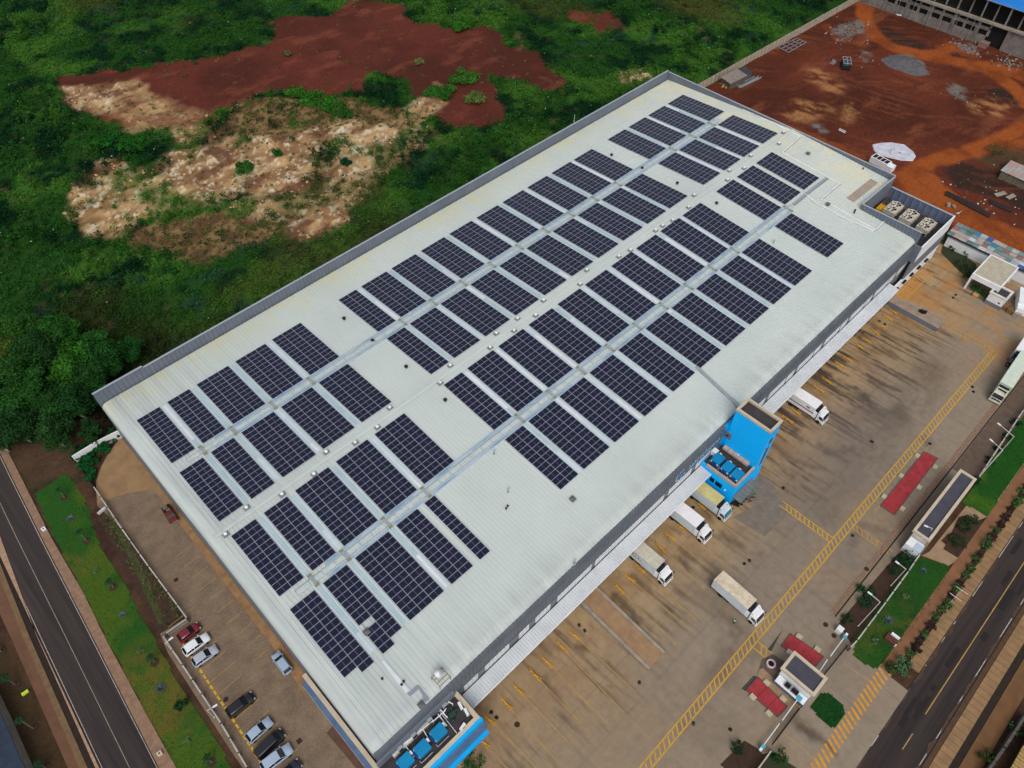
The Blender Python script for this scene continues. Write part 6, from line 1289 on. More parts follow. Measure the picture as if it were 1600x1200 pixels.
for k, (u, v) in enumerate([(1572, 478), (1581, 484), (1591, 490)]):
    p_ = P(u, v, .8); b = MB(); cl = [mat('brown_tank', srgb(122, 96, 66), srgb(96, 76, 54), scale=2), mat('brown_tank', None), mat('silver_heap', srgb(168, 160, 148), srgb(120, 112, 104), scale=3)][k]
    b.box(p_[0] - .8, p_[1] - .8, 0, p_[0] + .8, p_[1] + .8, 1.1); b.box(p_[0] - .85, p_[1] - .85, 1.1, p_[0] + .85, p_[1] + .85, 1.2)
    tag(b.build('pallet_stack', cl, bevel=.05), ['brown stacked crate next to the white kiosk', 'middle brown stacked crate in the row right of the kiosk', 'silvery wrapped stack at the end of the crate row'][k], 'stack')
p_ = P(1602, 463, 3.0); wt = empty('parked_van', (p_[0], p_[1], 0), math.radians(200), 'white canvas roofed van cut off at the right edge beside the kiosk', 'van')
b = MB(); b.box(-3, -1.15, .9, 2.4, 1.15, 3.0)
for k in range(3): b.box(-2.9 + 1.8 * k, -1.18, 3.0, -1.25 + 1.8 * k, 1.18, 3.08)
b.build('body', M_white, wt, world=False); b = MB(); b.box(2.4, -1.1, .5, 4, 1.1, 2.3); b.build('cab', M_white, wt, world=False)
for xx in (-2, 3.2):
    for s_ in (-1, 1): wheel(wt, xx, s_ * 1.0, .42, .28)
p_ = P(1524, 462); b = MB(); b.box(p_[0] - .7, p_[1] - .5, 0, p_[0] + .7, p_[1] + .5, .5); b.box(p_[0] - .8, p_[1] - .6, .5, p_[0] + .8, p_[1] + .6, .58); tag(b.build('crate', mat('straw_crate', srgb(186, 140, 92), rough=.8)), 'straw coloured crate among green shrubs before the shed', 'crate')
p_ = P(1401, 884, 4); 
# lamp posts
def lamp(base, top, arm, label, r=.06):
    """pole from its foot up to where its head is seen, with an outreach arm"""
    a = P(*base); 
    best = min(np.linspace(1.5, 12, 200), key=lambda z: np.hypot(*(np.array(to_px(a[0], a[1], z)) - top)))
    h = float(best); c = P(*arm, h); root = empty('lamp_post', (a[0], a[1], 0), 0, label, 'lamp post', 'lamp posts by the fences')
    b = MB(); b.tube((a[0], a[1], 0), (a[0], a[1], h), r * 1.3, r); b.tube((a[0], a[1], 0), (a[0], a[1], .25), .14, .12); b.build('pole', M_dirtywhite, root)
    d = c - np.array([a[0], a[1], h]); L = np.linalg.norm(d[:2]); d = d / max(L, .01); L = min(L, 3.2); e = np.array([a[0], a[1], h]) + d * L
    b = MB(); b.bar((a[0], a[1], h - .05), tuple(e), .09, .09); b.build('arm', M_dirtywhite, root); b = MB(); b.obox(e[:2], .7, .28, e[2] - .06, e[2] + .06, math.atan2(d[1], d[0])); b.build('lamp_head', M_white, root)
def to_px(x, y, z):
    q = CM @ (np.array([x, y, z]) - CAM); return 800 + FPX * q[0] / q[2], 600 - FPX * q[1] / q[2]
lamp((1341, 978), (1376, 941), (1359, 927), 'lamp post rising from the dark bed with its arm over it'); lamp((1392, 915), (1417, 890), (1402, 879), 'lamp post in the dark bed nearest the long flat roofed building'); lamp((1440, 845), (1463, 831), (1447, 822), 'lamp post whose arm hangs over the long dark roof')
lamp((1535, 738), (1560, 660), (1548, 652), 'lamp post on the far fence above the yellow green lawn'); lamp((1530, 745), (1560, 697), (1549, 688), 'lamp post beside the end of the long flat roofed building')
lamp((268, 1015), (256, 1007), (267, 998), 'lamp post behind the fence near the dark red car', .05); lamp((335, 1121), (322, 1112), (336, 1103), 'lamp post behind the fence near the black estate car', .05)
for k, (u, v) in enumerate([(1490, 935), (1480, 945)]):
    p_ = P(u, v); b = MB(); b.tube((p_[0], p_[1], 0), (p_[0], p_[1], 3.2), .05, .04); b.bar((p_[0], p_[1] - 1.0, 3.2), (p_[0], p_[1] + 1.0, 3.2), .09, .05); tag(b.build('signpost', M_dirtywhite), ['thin white roadside post in the hedge, farther along the road', 'thin white roadside post in the hedge, nearer the entrance'][k], 'post')
for u, v, lb in [(67.5, 826, 'white utility box on the left footpath beside the upper lawn'), (249, 1177, 'cream utility box on the left footpath near the bottom edge')]:
    p_ = P(u, v, .5); b = MB(); b.box(p_[0] - .35, p_[1] - .35, .08, p_[0] + .35, p_[1] + .35, .55); b.mi(1).box(p_[0] - .12, p_[1] - .12, .55, p_[0] + .12, p_[1] + .12, .58); tag(b.build('utility_box', [M_white if u < 100 else M_beige, M_dark]), lb, 'utility box')
p_ = P(38.5, 1081.8, .4); b = MB(); b.box(p_[0] - .5, p_[1] - .22, 0, p_[0] + .5, p_[1] + .22, .4); b.box(p_[0] - .05, p_[1] - .05, .4, p_[0] + .05, p_[1] + .05, .5); tag(b.build('marker_block', mat('lime_yellow', srgb(190, 214, 60), rough=.6)), 'lime yellow marker block on the brown verge left of the road', 'marker')
p_ = P(1393, 998, .4); b = MB(); b.box(p_[0] - .7, p_[1] - .9, 0, p_[0] + .7, p_[1] + .9, .5); b.mi(1).box(p_[0] + .5, p_[1] - .9, .5, p_[0] + .9, p_[1] + .5, .9); b.box(p_[0] - .7, p_[1] - 1.1, .0, p_[0] - .5, p_[1] - .9, .7); tag(b.build('signboard', [mat('red_brown_board', srgb(96, 52, 44), srgb(80, 44, 38), scale=2), M_white]), 'red brown stone sign base with white cap on the dark lawn', 'sign base')
p_ = P(1312, 984, .6); b = MB(); b.box(p_[0] - .5, p_[1] - .5, 0, p_[0] + .5, p_[1] + .5, 1.1); tag(b.build('control_cabinet', M_white), 'white control cabinet beside the upper boom barrier', 'cabinet')
# dark roofed building in the lower left corner and the blue roofed stall lower right
bl = empty('building', (-42, 0, 0), 0, 'dark blue roofed building cut off by the lower left corner', 'building'); q = PP([(-20, 1068), (0, 1110), (37, 1195), (60, 1250), (-60, 1250), (-60, 1068)], 3.2)
b = MB(); b.prism(q, 0, 3.1); b.build('wall', M_conc, bl); b = MB(); b.prism(q, 3.1, 3.3); b.build('roof', mat('dark_blue_roof', srgb(44, 56, 72), srgb(34, 44, 56), scale=.8, rough=.6), bl)
bt = empty('timber_stall', (71, -107.5, 0), 0, 'stall with blue roof sheet and straw roof in the lower right corner', 'stall')
b = MB(); b.box(68.6, -110.5, 2.2, 74, -106.6, 2.3); b.build('blue_sheet', mat('stall_blue', srgb(20, 104, 196), rough=.5), bt)
b = MB()
for k in range(14): b.box(60 + .6 * k, -110.5, 2.0, 60.5 + .6 * k, -106.6, 2.08 + .03 * (k % 3))
b.build('straw_roof', mat('straw_roof_mat', srgb(170, 140, 86), srgb(132, 106, 66), scale=3), bt); b = MB(); b.box(60.2, -110.4, 0, 73.8, -107, 2.0); b.build('wall', M_bark, bt)
fence('boundary_wall', [(1604, 1116), (1570, 1168), (1540, 1210)], 1.6, 'grey rough concrete wall in the lower right corner', 'wall', True, 3, .4, mat('rough_grey', srgb(92, 86, 82), srgb(66, 62, 60), scale=2, bump=.3))

# ------------------------------------------------------------ construction site at the far right
cb = empty('unfinished_building', (283, -5, 0), 0, 'bare concrete building under construction with a bright blue roof sheet', 'building')
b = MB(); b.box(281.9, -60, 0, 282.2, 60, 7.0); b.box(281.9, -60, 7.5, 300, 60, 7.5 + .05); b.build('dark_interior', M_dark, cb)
b = MB(); b.box(281, -5.2, -.3, 281.6, 60, 2.9); b.box(281, -5.2, 4.95, 281.6, 60, 5.6); b.box(281, -60, 6.55, 281.6, 60, 7.0); b.box(281, -60, -.3, 281.6, -11, 6.55)
ys_ = []
y = 56.0
while y > -4: ys_.append(y); y -= 4.12
for k, y in enumerate(ys_): b.box(281, y - 4.12, 2.9, 281.6, y - 3.3, 4.95); b.box(281, y - 4.12, 5.6, 281.6, y - 3.5, 6.55)
for y in ys_[::2]: b.box(280.7, y - .45, -.3, 281.7, y + .1, 7.0)
b.build('wall', M_concd, cb)
b = MB(); b.box(280.2, -60, 7.0, 300, 60, 7.5); b.box(280.2, -4.8, 7.5, 280.5, 60, 7.75); b.build('floor_slab', M_conc, cb)
for y in np.arange(-50, 60, 4.1):
    b = MB(); b.box(282.0, y - .22, 7.5, 282.5, y + .22, 13.2); b.build('column', M_concd, cb)
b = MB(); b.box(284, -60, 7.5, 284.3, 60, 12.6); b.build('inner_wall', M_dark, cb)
b = MB(); b.add([(280.6, -60, 13.2), (280.6, 3.2, 13.6), (300, 3.2, 14.2), (300, -60, 14.2)], [(0, 1, 2, 3)]); b.add([(280.6, -60, 13.0), (280.6, 3.2, 13.4), (300, 3.2, 14.0), (300, -60, 14.0)], [(3, 2, 1, 0)])
for y in np.arange(-59, 3, 1.0): b.bar((280.6, y, 13.25 + (y + 60) * .006), (300, y, 14.24), .07, .07)
b.build('roof_sheet', mat('sky_blue_sheet', srgb(8, 124, 208), srgb(10, 110, 190), scale=.2, rough=.45), cb)
b = MB(); b.bar((280.7, -60, 13.1), (280.7, 3.5, 13.5), .12, .3); b.bar((281.5, 3.3, 13.45), (281.5, 60, 13.45), .3, .3)
for y in (-1, -9): b.tube((281.2, y, 7.5), (281.2, y, 13.3), .12)
b.build('steel_beam', M_galv, cb)
b = MB()
for y in np.arange(0, 58, 5.2):
    b.tube((280.4, y, -.2), (280.4, y, 7.2), .06); b.tube((280.4, y, 5.0), (280.4, y - 5.2, 5.0), .05)
b.build('scaffold_pole', mat('scaffold', srgb(150, 144, 132), rough=.7), cb)
# precast panel wall
r = empty('precast_wall', (188, 43.6, 0), 0, 'long cream precast panel wall between the scrubland and the building site', 'wall')
x = 186.0
while x < 330:
    yb_ = 43.7 - (x - 186) * .028; b = MB(); b.box(x, yb_ - .08, -.3, x + 1.9, yb_ + .08, 2.55); b.build('panel', mat('cream_precast', srgb(172, 160, 142), srgb(146, 134, 118), scale=1.0, rough=.9), r)
    b = MB(); b.box(x + 1.9, yb_ - .14, -.3, x + 2.06, yb_ + .14, 2.7); b.build('post', mat('precast_post', srgb(128, 116, 102), srgb(100, 90, 80), scale=1, rough=.9), r); x += 2.06
def gz(x, y): return float(ground_z(x, y))
# site clutter
q = PP([(1128, 120), (1152, 109), (1166, 118), (1142, 130)], 2.3); b = MB(); b.prism(q, -.3, 2.2); b.mi(1); c_ = np.array(q).mean(0); b.prism([tuple(c_ + (np.array(p_) - c_) * 1.12) for p_ in q], 2.2, 2.35)
tag(b.build('site_hut', [mat('hut_boards', srgb(108, 96, 84), srgb(76, 68, 60), scale=2), mat('hut_roof', srgb(138, 126, 118), srgb(112, 102, 96), scale=1)]), 'grey boarded site hut against the cream precast wall', 'hut')
p_ = P(1163, 112, 2); b = MB(); b.prism([(p_[0] - 2, p_[1] - 1.6), (p_[0] + 2, p_[1] - 1.6), (p_[0] + 2, p_[1] + 1.6), (p_[0] - 2, p_[1] + 1.6)], -.3, 1.9); b.add([(p_[0] - 2.3, p_[1] - 1.9, 1.9), (p_[0] + 2.3, p_[1] - 1.9, 1.9), (p_[0] + 2.3, p_[1] + 1.9, 2.3), (p_[0] - 2.3, p_[1] + 1.9, 2.3)], [(0, 1, 2, 3), (3, 2, 1, 0)]); tag(b.build('site_hut', mat('slate_hut', srgb(92, 92, 98), srgb(74, 74, 80), scale=1)), 'smaller slate grey lean-to beside the site hut', 'hut')
rr = random.Random(3)
def pile(name, pts, n, spread, size, m, label, cat, zz=0, kind=None):
    b = MB()
    for _ in range(n):
        u, v = rr.choice(pts); p_ = P(u, v); x = p_[0] + rr.gauss(0, spread); y = p_[1] + rr.gauss(0, spread); z = gz(x, y); s = size * rr.uniform(.4, 1.3); a = rr.random() * 6
        b.mi(rr.randrange(len(m))); b.obox((x, y), s, s * rr.uniform(.3, .9), z - .1, z + s * rr.uniform(.2, .6), a)
    return tag(b.build(name, m), label, cat, kind=kind)
M_r1 = mat('rubble_light', srgb(150, 140, 128), srgb(112, 104, 96), scale=3); M_r2 = mat('rubble_dark', srgb(92, 82, 74), srgb(70, 60, 54), scale=3); M_y1 = mat('yellow_sacks', srgb(196, 164, 70), rough=.8)
pile('sack_pile', [(1132, 133), (1138, 130)], 14, .9, .8, [M_y1, M_r1], 'heap of yellow and pale sacks in front of the site hut', 'pile')
pile('rubble', [(1310, 55), (1330, 45), (1345, 38), (1320, 60)], 90, 3.0, .6, [M_r1, M_r2], 'grey rubble spread by the end of the precast wall', 'rubble', kind='stuff')
pile('rubble', [(1495, 68), (1510, 72), (1522, 78), (1570, 96), (1580, 100), (1590, 98)], 130, 2.6, .7, [M_r1, M_r2], 'grey rubble along the foot of the unfinished building', 'rubble', kind='stuff')
pile('rubble', [(1495, 145), (1500, 150), (1352, 95), (1400, 95), (1560, 152)], 60, 2.4, .45, [M_r1, M_r2], 'scattered grey stones on the red building site', 'rubble', kind='stuff')
pile('debris', [(1500, 290), (1540, 280), (1570, 300), (1520, 270), (1560, 320)], 45, 5, .35, [M_r2, M_r1, M_dirtywhite], 'scattered pale scraps on the dark burnt ground', 'debris', kind='stuff')
def bars(name, px0, px1, n, w_, m, label, cat):
    a = P(*px0); c = P(*px1); b = MB()
    for k in range(n):
        o = np.array([rr.gauss(0, w_), rr.gauss(0, w_), 0]); z = max(gz(a[0], a[1]), 0) + .12 + .12 * (k % 3); b.bar(tuple(a + o + [0, 0, z]), tuple(c + o * 1.2 + [0, 0, z]), .22, .14)
    return tag(b.build(name, m), label, cat)
bars('pipe_stack', (1155, 137), (1185, 122), 9, .5, [M_galv], 'bundle of grey steel pipes lying on the red earth', 'pipes')
bars('plank', (1402, 24), (1436, 30), 4, .25, [M_white], 'long white plank bundle in front of the unfinished building', 'plank')
bars('plank', (1310, 203), (1320, 208), 3, .2, [M_dirtywhite], 'short pale timber on red earth behind the warehouse parapet', 'plank')
# steel frame stack, scrap frames
b = MB(); a, c, e, f = [P(u, v, .4) for u, v in ((1215, 73), (1245, 60), (1260, 66), (1232, 82))]; M_fr = mat('dull_steel', srgb(134, 128, 130), srgb(108, 102, 104), scale=2)
for t in np.linspace(0, 1, 5): b.bar(a + (c - a) * t, f + (e - f) * t, .2, .25)
for t in np.linspace(0, 1, 4): b.bar(a + (f - a) * t, c + (e - c) * t, .2, .25)
tag(b.build('steel_frame', M_fr), 'flat grey steel frames stacked beside the precast wall', 'steel frames')
hp = empty('scrap_machine', P(1320, 105).tolist(), .6, 'dark skeletal machine frame standing on the red building site', 'machinery')
b = MB(); b.box(-2.4, -1.3, .5, 2.4, 1.3, .8)
for x in (-2.2, -.6, 1, 2.2):
    for y in (-1.2, 1.2): b.bar((x, y, .4), (x, y, 2.3), .14, .14)
b.build('frame', M_black, hp, world=False); b = MB()
for y in (-1.2, 0, 1.2): b.bar((-2.3, y, 2.3), (2.3, y, 2.3), .16, .14)
for x in (-2.2, .3, 2.2): b.bar((x, -1.25, 2.35), (x, 1.25, 2.35), .16, .12)
b.build('top_rails', M_galv, hp, world=False); b = MB(); b.box(-.6, -1, .8, 1.2, 1, 1.9); b.build('engine', mat('slate_engine', srgb(70, 82, 88), rough=.6), hp, world=False)
for x in (-1.7, 1.7):
    for s_ in (-1, 1): wheel(hp, x, s_ * 1.25, .45, .25)
b = MB(); p_ = P(1301, 99); b.box(p_[0] - .9, p_[1] - .7, 0, p_[0] + .9, p_[1] + .7, .3); b.bar((p_[0] - .8, p_[1], .3), (p_[0] + .6, p_[1] + .4, 1.3), .15, .15); b.tube((p_[0] + .5, p_[1] - .5, .5), (p_[0] + .5, p_[1] + .5, .5), .45, .45, 14); tag(b.build('concrete_mixer', M_fr), 'small grey mixer beside the dark machine frame', 'mixer')
# gravel heap
p_ = P(1416, 101); b = MB(); n = 26
for k, (r_, z_) in enumerate([(7.2, -.1), (5.6, .5), (3.6, 1.1), (1.6, 1.5), (.2, 1.65)]):
    for i in range(n):
        t = 2 * math.pi * i / n; j = 1 + .12 * math.sin(3 * t + 1) + .07 * math.sin(7 * t + k); b.v.append((p_[0] + r_ * .75 * j * math.cos(t), p_[1] + r_ * 1.15 * j * math.sin(t), z_ + gz(p_[0], p_[1])))
for k in range(4):
    for i in range(n): b.f.append([k * n + i, k * n + (i + 1) % n, (k + 1) * n + (i + 1) % n, (k + 1) * n + i]); b.m.append(0)
tag(b.build('gravel_heap', mat('grey_gravel', srgb(96, 94, 96), srgb(74, 72, 74), scale=.8, rough=.95, bump=.8, bscale=3), smooth=True), 'low heap of blue grey gravel in the middle of the red site', 'gravel heap', kind='stuff')
# white sheet pit
q = [np.array(P(u, v, .25)[:2]) for u, v in ((1366, 226), (1376, 222), (1392, 222), (1412, 226), (1428, 236), (1432, 243), (1424, 249), (1408, 250), (1392, 246), (1376, 241), (1367, 234))]; c_ = np.mean(q, 0); b = MB(); n = len(q)
for k, s in enumerate((1.06, 1.0, .8, .45, .02)):
    for i, p_ in enumerate(q): pp = c_ + (p_ - c_) * s * (1 + .06 * math.sin(i * 4.3 + 1)); b.v.append((pp[0], pp[1], gz(pp[0], pp[1]) + [-.2, .2, .16, .12, .12][k] + .07 * math.sin(i * 2.3 + k * 1.7) + .05 * math.sin(i * 5.1 + k)))
for k in range(4):
    for i in range(n): b.f.append([k * n + i, k * n + (i + 1) % n, (k + 1) * n + (i + 1) % n, (k + 1) * n + i]); b.m.append(0)
pp = P(1392, 238); h_ = gz(pp[0], pp[1]); b.add([(pp[0] - 1.4, pp[1] - .9, h_), (pp[0] + 1.4, pp[1] - .9, h_), (pp[0], pp[1] + 1.3, h_), (pp[0], pp[1], h_ + 1.1)], [(0, 1, 3), (1, 2, 3), (2, 0, 3)])
tag(b.build('ground_sheet', mat('white_tarpaulin', srgb(196, 198, 208), srgb(168, 168, 178), scale=.5, rough=.5, bump=.4, bscale=1.5)), 'crumpled white plastic sheet spread on the red ground by the orange track', 'tarpaulin')
# flat-bed with dark panels seen over the parapet
vp = P(1374, 262); vn = empty('site_lorry', (vp[0], vp[1], 0), math.radians(-95), 'white lorry with dark windows just beyond the back parapet', 'lorry')
b = MB(); b.box(-3, -1.2, .8, 2.2, 1.2, 2.6); b.build('body', M_white, vn, world=False); b = MB()
for k in range(4): b.box(-2.7 + 1.2 * k, -.9, 2.6, -1.7 + 1.2 * k, .9, 2.63)
b.build('roof_window', M_black, vn, world=False); b = MB(); b.box(2.25, -1.1, .5, 3.7, 1.1, 2.2); b.build('cab', M_white, vn, world=False)
for xx in (-2, 2.9):
    for s_ in (-1, 1): wheel(vn, xx, s_ * 1.05, .42, .28)
# small yellow digger near the building
dg = P(1464, 40); dd = empty('digger', (dg[0], dg[1], 0), .4, 'small yellow digger parked against the unfinished building', 'digger')
b = MB(); b.box(-1.3, -1.0, .5, 1.2, 1.0, 1.6); b.build('body', mat('digger_yellow', srgb(190, 130, 60), rough=.6), dd, world=False, bevel=.1); b = MB(); b.box(-.4, -.9, 1.6, .9, .1, 2.7); b.build('cab', M_dirtywhite, dd, world=False); b = MB(); b.bar((1.2, .4, 1.4), (3, .4, 2.6), .3, .35); b.bar((3, .4, 2.6), (3.8, .4, .8), .25, .3); b.box(3.5, 0, .2, 4.2, .9, .9); b.build('boom', mat('digger_yellow', None), dd, world=False); b = MB(); b.box(-1.5, -1.2, 0, 1.5, -.7, .55); b.box(-1.5, .7, 0, 1.5, 1.2, .55); b.build('tracks', M_black, dd, world=False)
p_ = P(1538, 68, 1); b = MB(); b.box(p_[0] - 1.2, p_[1] - 1.4, -.1, p_[0] + 1.2, p_[1] + 1.4, 1.4); b.box(p_[0] - 1.3, p_[1] - 1.5, 1.4, p_[0] + 1.3, p_[1] + 1.5, 1.5); tag(b.build('brick_stack', mat('pink_brick', srgb(138, 110, 104), srgb(112, 88, 82), scale=3)), 'stack of pinkish blocks beside the big dark doorway', 'block stack')
for k, (u0, v0, u1, v1) in enumerate([(1476, 305, 1530, 330), (1490, 312, 1545, 340), (1545, 318, 1580, 332)]):
    a = P(u0, v0); c = P(u1, v1); b = MB()
    for j in range(5): b.bar((a[0] + .35 * j, a[1] + .1 * j, .2 + .06 * j), (c[0] + .35 * j, c[1] + .05 * j, .2), .25, .2)
    tag(b.build('timber_stack', mat('dark_timber', srgb(56, 46, 44), srgb(40, 34, 34), scale=2)), ['long dark timber stack on the burnt patch nearest the track bend', 'middle dark timber stack on the burnt patch', 'short dark timber stack farther along the burnt patch'][k], 'timber')
p_ = P(1566, 302, .5); b = MB(); b.bar((p_[0] - 1.5, p_[1] + 1, .1), (p_[0] + 1, p_[1] - .5, .5), 1.4, .1); b.bar((p_[0] - .5, p_[1] - 1.8, .1), (p_[0] + 1.5, p_[1] - 2.6, .6), 1.3, .1); tag(b.build('scrap_sheet', M_conc), 'bent pale metal sheets on the burnt ground at the right', 'scrap')
p_ = P(1592, 268, 2.6); b = MB()
for k in range(6): b.box(p_[0] - 3 + .05 * k, p_[1] - 4 + 1.3 * k, 2.4, p_[0] + 4, p_[1] - 2.75 + 1.3 * k, 2.45 + .02 * (k % 2))
b.mi(1).box(p_[0] - 2.5, p_[1] - 3.6, -.2, p_[0] + 3.5, p_[1] + 3.4, 2.4); tag(b.build('shack', [mat('teal_sheet', srgb(140, 160, 158), srgb(168, 120, 110), scale=.6, rough=.7), M_bark]), 'pale sheet roofed shack at the right edge beyond the track', 'shack')
p_ = P(1481, 322); b = MB(); b.obox(p_[:2], 1.6, .9, -.05, .7, .4); b.obox((p_[0] + .7, p_[1] - 1.2), 1.2, .7, -.05, .5, 1.1); tag(b.build('boulder', M_r1, bevel=.15), 'pair of pale boulders on the orange track beyond the plant recess', 'boulder')
pile('debris', [(1500, 332), (1503, 334)], 8, .6, .5, [M_dirtywhite, M_r1], 'white torn scraps on orange track past the recess corner', 'debris')

# ------------------------------------------------------------ plants
def visible(x, y, mar=160):
    q = np.tensordot(CM, np.stack([x - CAM[0], y - CAM[1], 0 * x - CAM[2]]), 1); u = 800 + FPX * q[0] / q[2]; v = 600 - FPX * q[1] / q[2]
    return (u > -mar) & (u < 1600 + mar) & (v > -mar) & (v < 1200 + mar) & (q[2] > 0)
def scatter(n, W, seed):
    r = np.random.default_rng(seed); w = (W * visible(GX, GY)).reshape(-1); k = r.choice(len(w), n, p=w / w.sum())
    x = GX.reshape(-1)[k] + r.uniform(-.33, .33, n); y = GY.reshape(-1)[k] + r.uniform(-.33, .33, n); return x, y, GZ.reshape(-1)[k], r
fine = GVEG * (GX > -60) * (GY < 300)
big = np.clip((fbm(GX, GY, 18, 4, 84) - .46) * 8, 0, 1)
FARK = np.clip((GY - 150) / 60, 0, 1) * .4
x, y, z, r = scatter(30000, fine * (1 - .6 * big), 21)
C = greens(x, y); h = .5 + .7 * fbm(x, y, 9, 3, 85)
v, f, c = leaves(np.stack([x, y, z + h * .5], 1), np.stack([.9 + .3 * r.random(len(x)), .9 + .3 * r.random(len(x)), h * .7], 1), 12, .62, C, .16, up=.7, seed=5)
g1 = raw_mesh('grass', v, f, c, mats=[M_leaf]); tag(g1, 'tall tangled green grass covering the scrubland behind the warehouse', 'grass', kind='stuff')
x, y, z, r = scatter(6000, fine * (big + .08), 22)
C = greens(x, y) * .9; C = C * (.75 + .5 * r.random((len(x), 1))); hh = 1.0 + 2.2 * r.random(len(x)) ** 2; R = .9 + 1.4 * r.random(len(x)) ** 2
v, f, c = leaves(np.stack([x, y, z + hh * .6], 1), np.stack([R, R, hh * .75], 1), 44, .6, C, .16, up=.3, seed=6)
pale = np.random.default_rng(3).random(len(c) // 4) < .005; cc = c.reshape(-1, 4, 3); cc[pale] = lin(120, 140, 116); c = cc.reshape(-1, 3)
g2 = raw_mesh('undergrowth', v, f, c, mats=[M_leaf]); tag(g2, 'mixed low bushes massed through the scrubland', 'undergrowth', kind='stuff')
x, y, z, r = scatter(1500, np.clip(GDRY + .12 * GSAND + .03 * GRED + 1.6 * GRED * (1 - GRED), 0, 1) * (GY > 47), 23)
v, f, c = leaves(np.stack([x, y, z + .25], 1), np.stack([.6 + 0 * x, .6 + 0 * x, .35 + 0 * x], 1), 9, .5, np.where((r.random(len(x)) < .5)[:, None], lin(96, 88, 50), lin(62, 78, 36)), .3, up=.6, seed=7)
tag(raw_mesh('dry_grass', v, f, c, mats=[M_leaf]), 'thin dry grass over the bare brown patches', 'grass', kind='stuff')
# stones on the pale cleared earth
x, y, z, r = scatter(1100, GSAND * (fbm(GX, GY, 9, 4, 86) > .45) * (GY > 60), 24)
b = MB()
sz = .2 + .9 * r.random(len(x)) ** 4
st_v = []; st_f = []
base = np.array([(-1, -1, 0), (1, -1, 0), (1, 1, 0), (-1, 1, 0), (-.6, -.7, 1), (.7, -.5, .9), (.5, .6, 1.1), (-.5, .7, .8)]) * .5; fc = np.array([(4, 5, 6, 7), (0, 1, 5, 4), (1, 2, 6, 5), (2, 3, 7, 6), (3, 0, 4, 7)])
an = r.random(len(x)) * 6.28; ca, sa = np.cos(an)[:, None], np.sin(an)[:, None]; bx = base[None] * sz[:, None, None] * (.7 + .6 * r.random((len(x), 8, 3)))
vv = np.stack([bx[..., 0] * ca - bx[..., 1] * sa + x[:, None], bx[..., 0] * sa + bx[..., 1] * ca + y[:, None], bx[..., 2] * .7 + z[:, None] - .05], -1).reshape(-1, 3)
ff = (fc[None] + 8 * np.arange(len(x))[:, None, None]).reshape(-1, 4); cl = np.repeat(lin(170, 140, 104) * (.5 + .7 * r.random((len(x), 1))), 8, 0)
tag(raw_mesh('stones', vv, ff, cl, mats=[mat_attr('stone', var=.3, scale=3, bump=.2)]), 'pale stones littering the cleared sandy ground', 'stones', kind='stuff')
def bush(loc, R, H, n, leaf, col, label, name='bush', group=None, cat='bush', seed=1, clumps=7, stem=True, up=.3, var=.35):
    r = np.random.default_rng(seed); root = empty(name, (loc[0], loc[1], loc[2] if len(loc) > 2 else 0), 0, label, cat, group)
    cs = [(0, 0, H * .5)]; rs = [(R * .55, R * .55, H * .42)]
    for k in range(clumps): a = 6.28 * k / clumps + r.random(); d = R * (.45 + .35 * r.random()); cs.append((d * math.cos(a), d * math.sin(a), H * (.25 + .5 * r.random()))); s = R * (.28 + .2 * r.random()); rs.append((s, s, min(s, H * .35)))
    cs = np.array(cs); tint = (.7 + .6 * r.random((len(cs), 1))); v, f, c = leaves(cs, np.array(rs), max(6, n // len(cs)), leaf, np.array([col]) * tint, var, up, seed)
    raw_mesh('foliage', v, f, c, mats=[M_leaf], parent=root)
    if stem:
        b = MB()
        for k in range(4): a = 1.57 * k + r.random(); b.tube((0, 0, 0), (R * .4 * math.cos(a), R * .4 * math.sin(a), H * .5), .05 * max(.5, R), .02)
        b.build('stem', M_bark, root, world=False)
    return root
def at(u, v, z=0): p_ = P(u, v, z); return (p_[0], p_[1], gz(p_[0], p_[1]) if p_[1] > 47 else 0)
LB = [(497, 160, 9.5, 3.0, (44, 100, 26), 'big bright green thicket in the middle of the dark red earth'), (524, 172, 6, 2.4, (38, 88, 26), 'right hand end of the bright thicket above the sandy ground'), (462, 148, 5.5, 2.2, (52, 104, 30), 'left hand end of the bright thicket in the red earth'), (690, 150, 9, 2.8, (36, 92, 26), 'large round green thicket on red earth left of the dense scrub'), (725, 128, 8, 2.6, (52, 104, 32), 'rear half of the round thicket toward the red earth'), (742, 158, 6, 2.2, (84, 104, 48), 'paler olive clump at the right of the round thicket'), (720, 48, 6.5, 3.2, (46, 100, 28), 'isolated tall green bush at the top of the red earth'), (655, 98, 3.2, 1.5, (96, 100, 58), 'small pale olive bush alone on the red earth'), (383, 262, 5.2, 2.0, (40, 82, 26), 'dense green bush on the sandy ground left of a tiny bush'), (434, 242, 2.4, 1.8, (26, 80, 26), 'tiny deep green bush in the middle of the sandy ground'), (541, 258, 2.6, 2.2, (16, 52, 28), 'small round dark bush at the right edge of the sandy ground'), (205, 228, 8, 2.0, (34, 92, 24), 'long bright green bank between the two sandy patches'), (170, 222, 6.5, 2.0, (30, 88, 24), 'left end of the bright bank between sandy patches'), (250, 215, 5, 1.6, (56, 92, 36), 'right end of the bright bank between sandy patches'), (450, 88, 3, 1.2, (84, 84, 48), 'low dull shrub at the rim of the red earth'), (540, 180, 4, 1.6, (34, 74, 30), 'dark low clump below the bright thicket')]
for k, (u, v, R, H, c_, lb) in enumerate(LB): bush(at(u, v), R * .62, H, int(300 * R * .62), .6, lin(*c_), lb, seed=100 + k, clumps=9, cat='bush', group='bushes standing in the cleared field', up=.5)
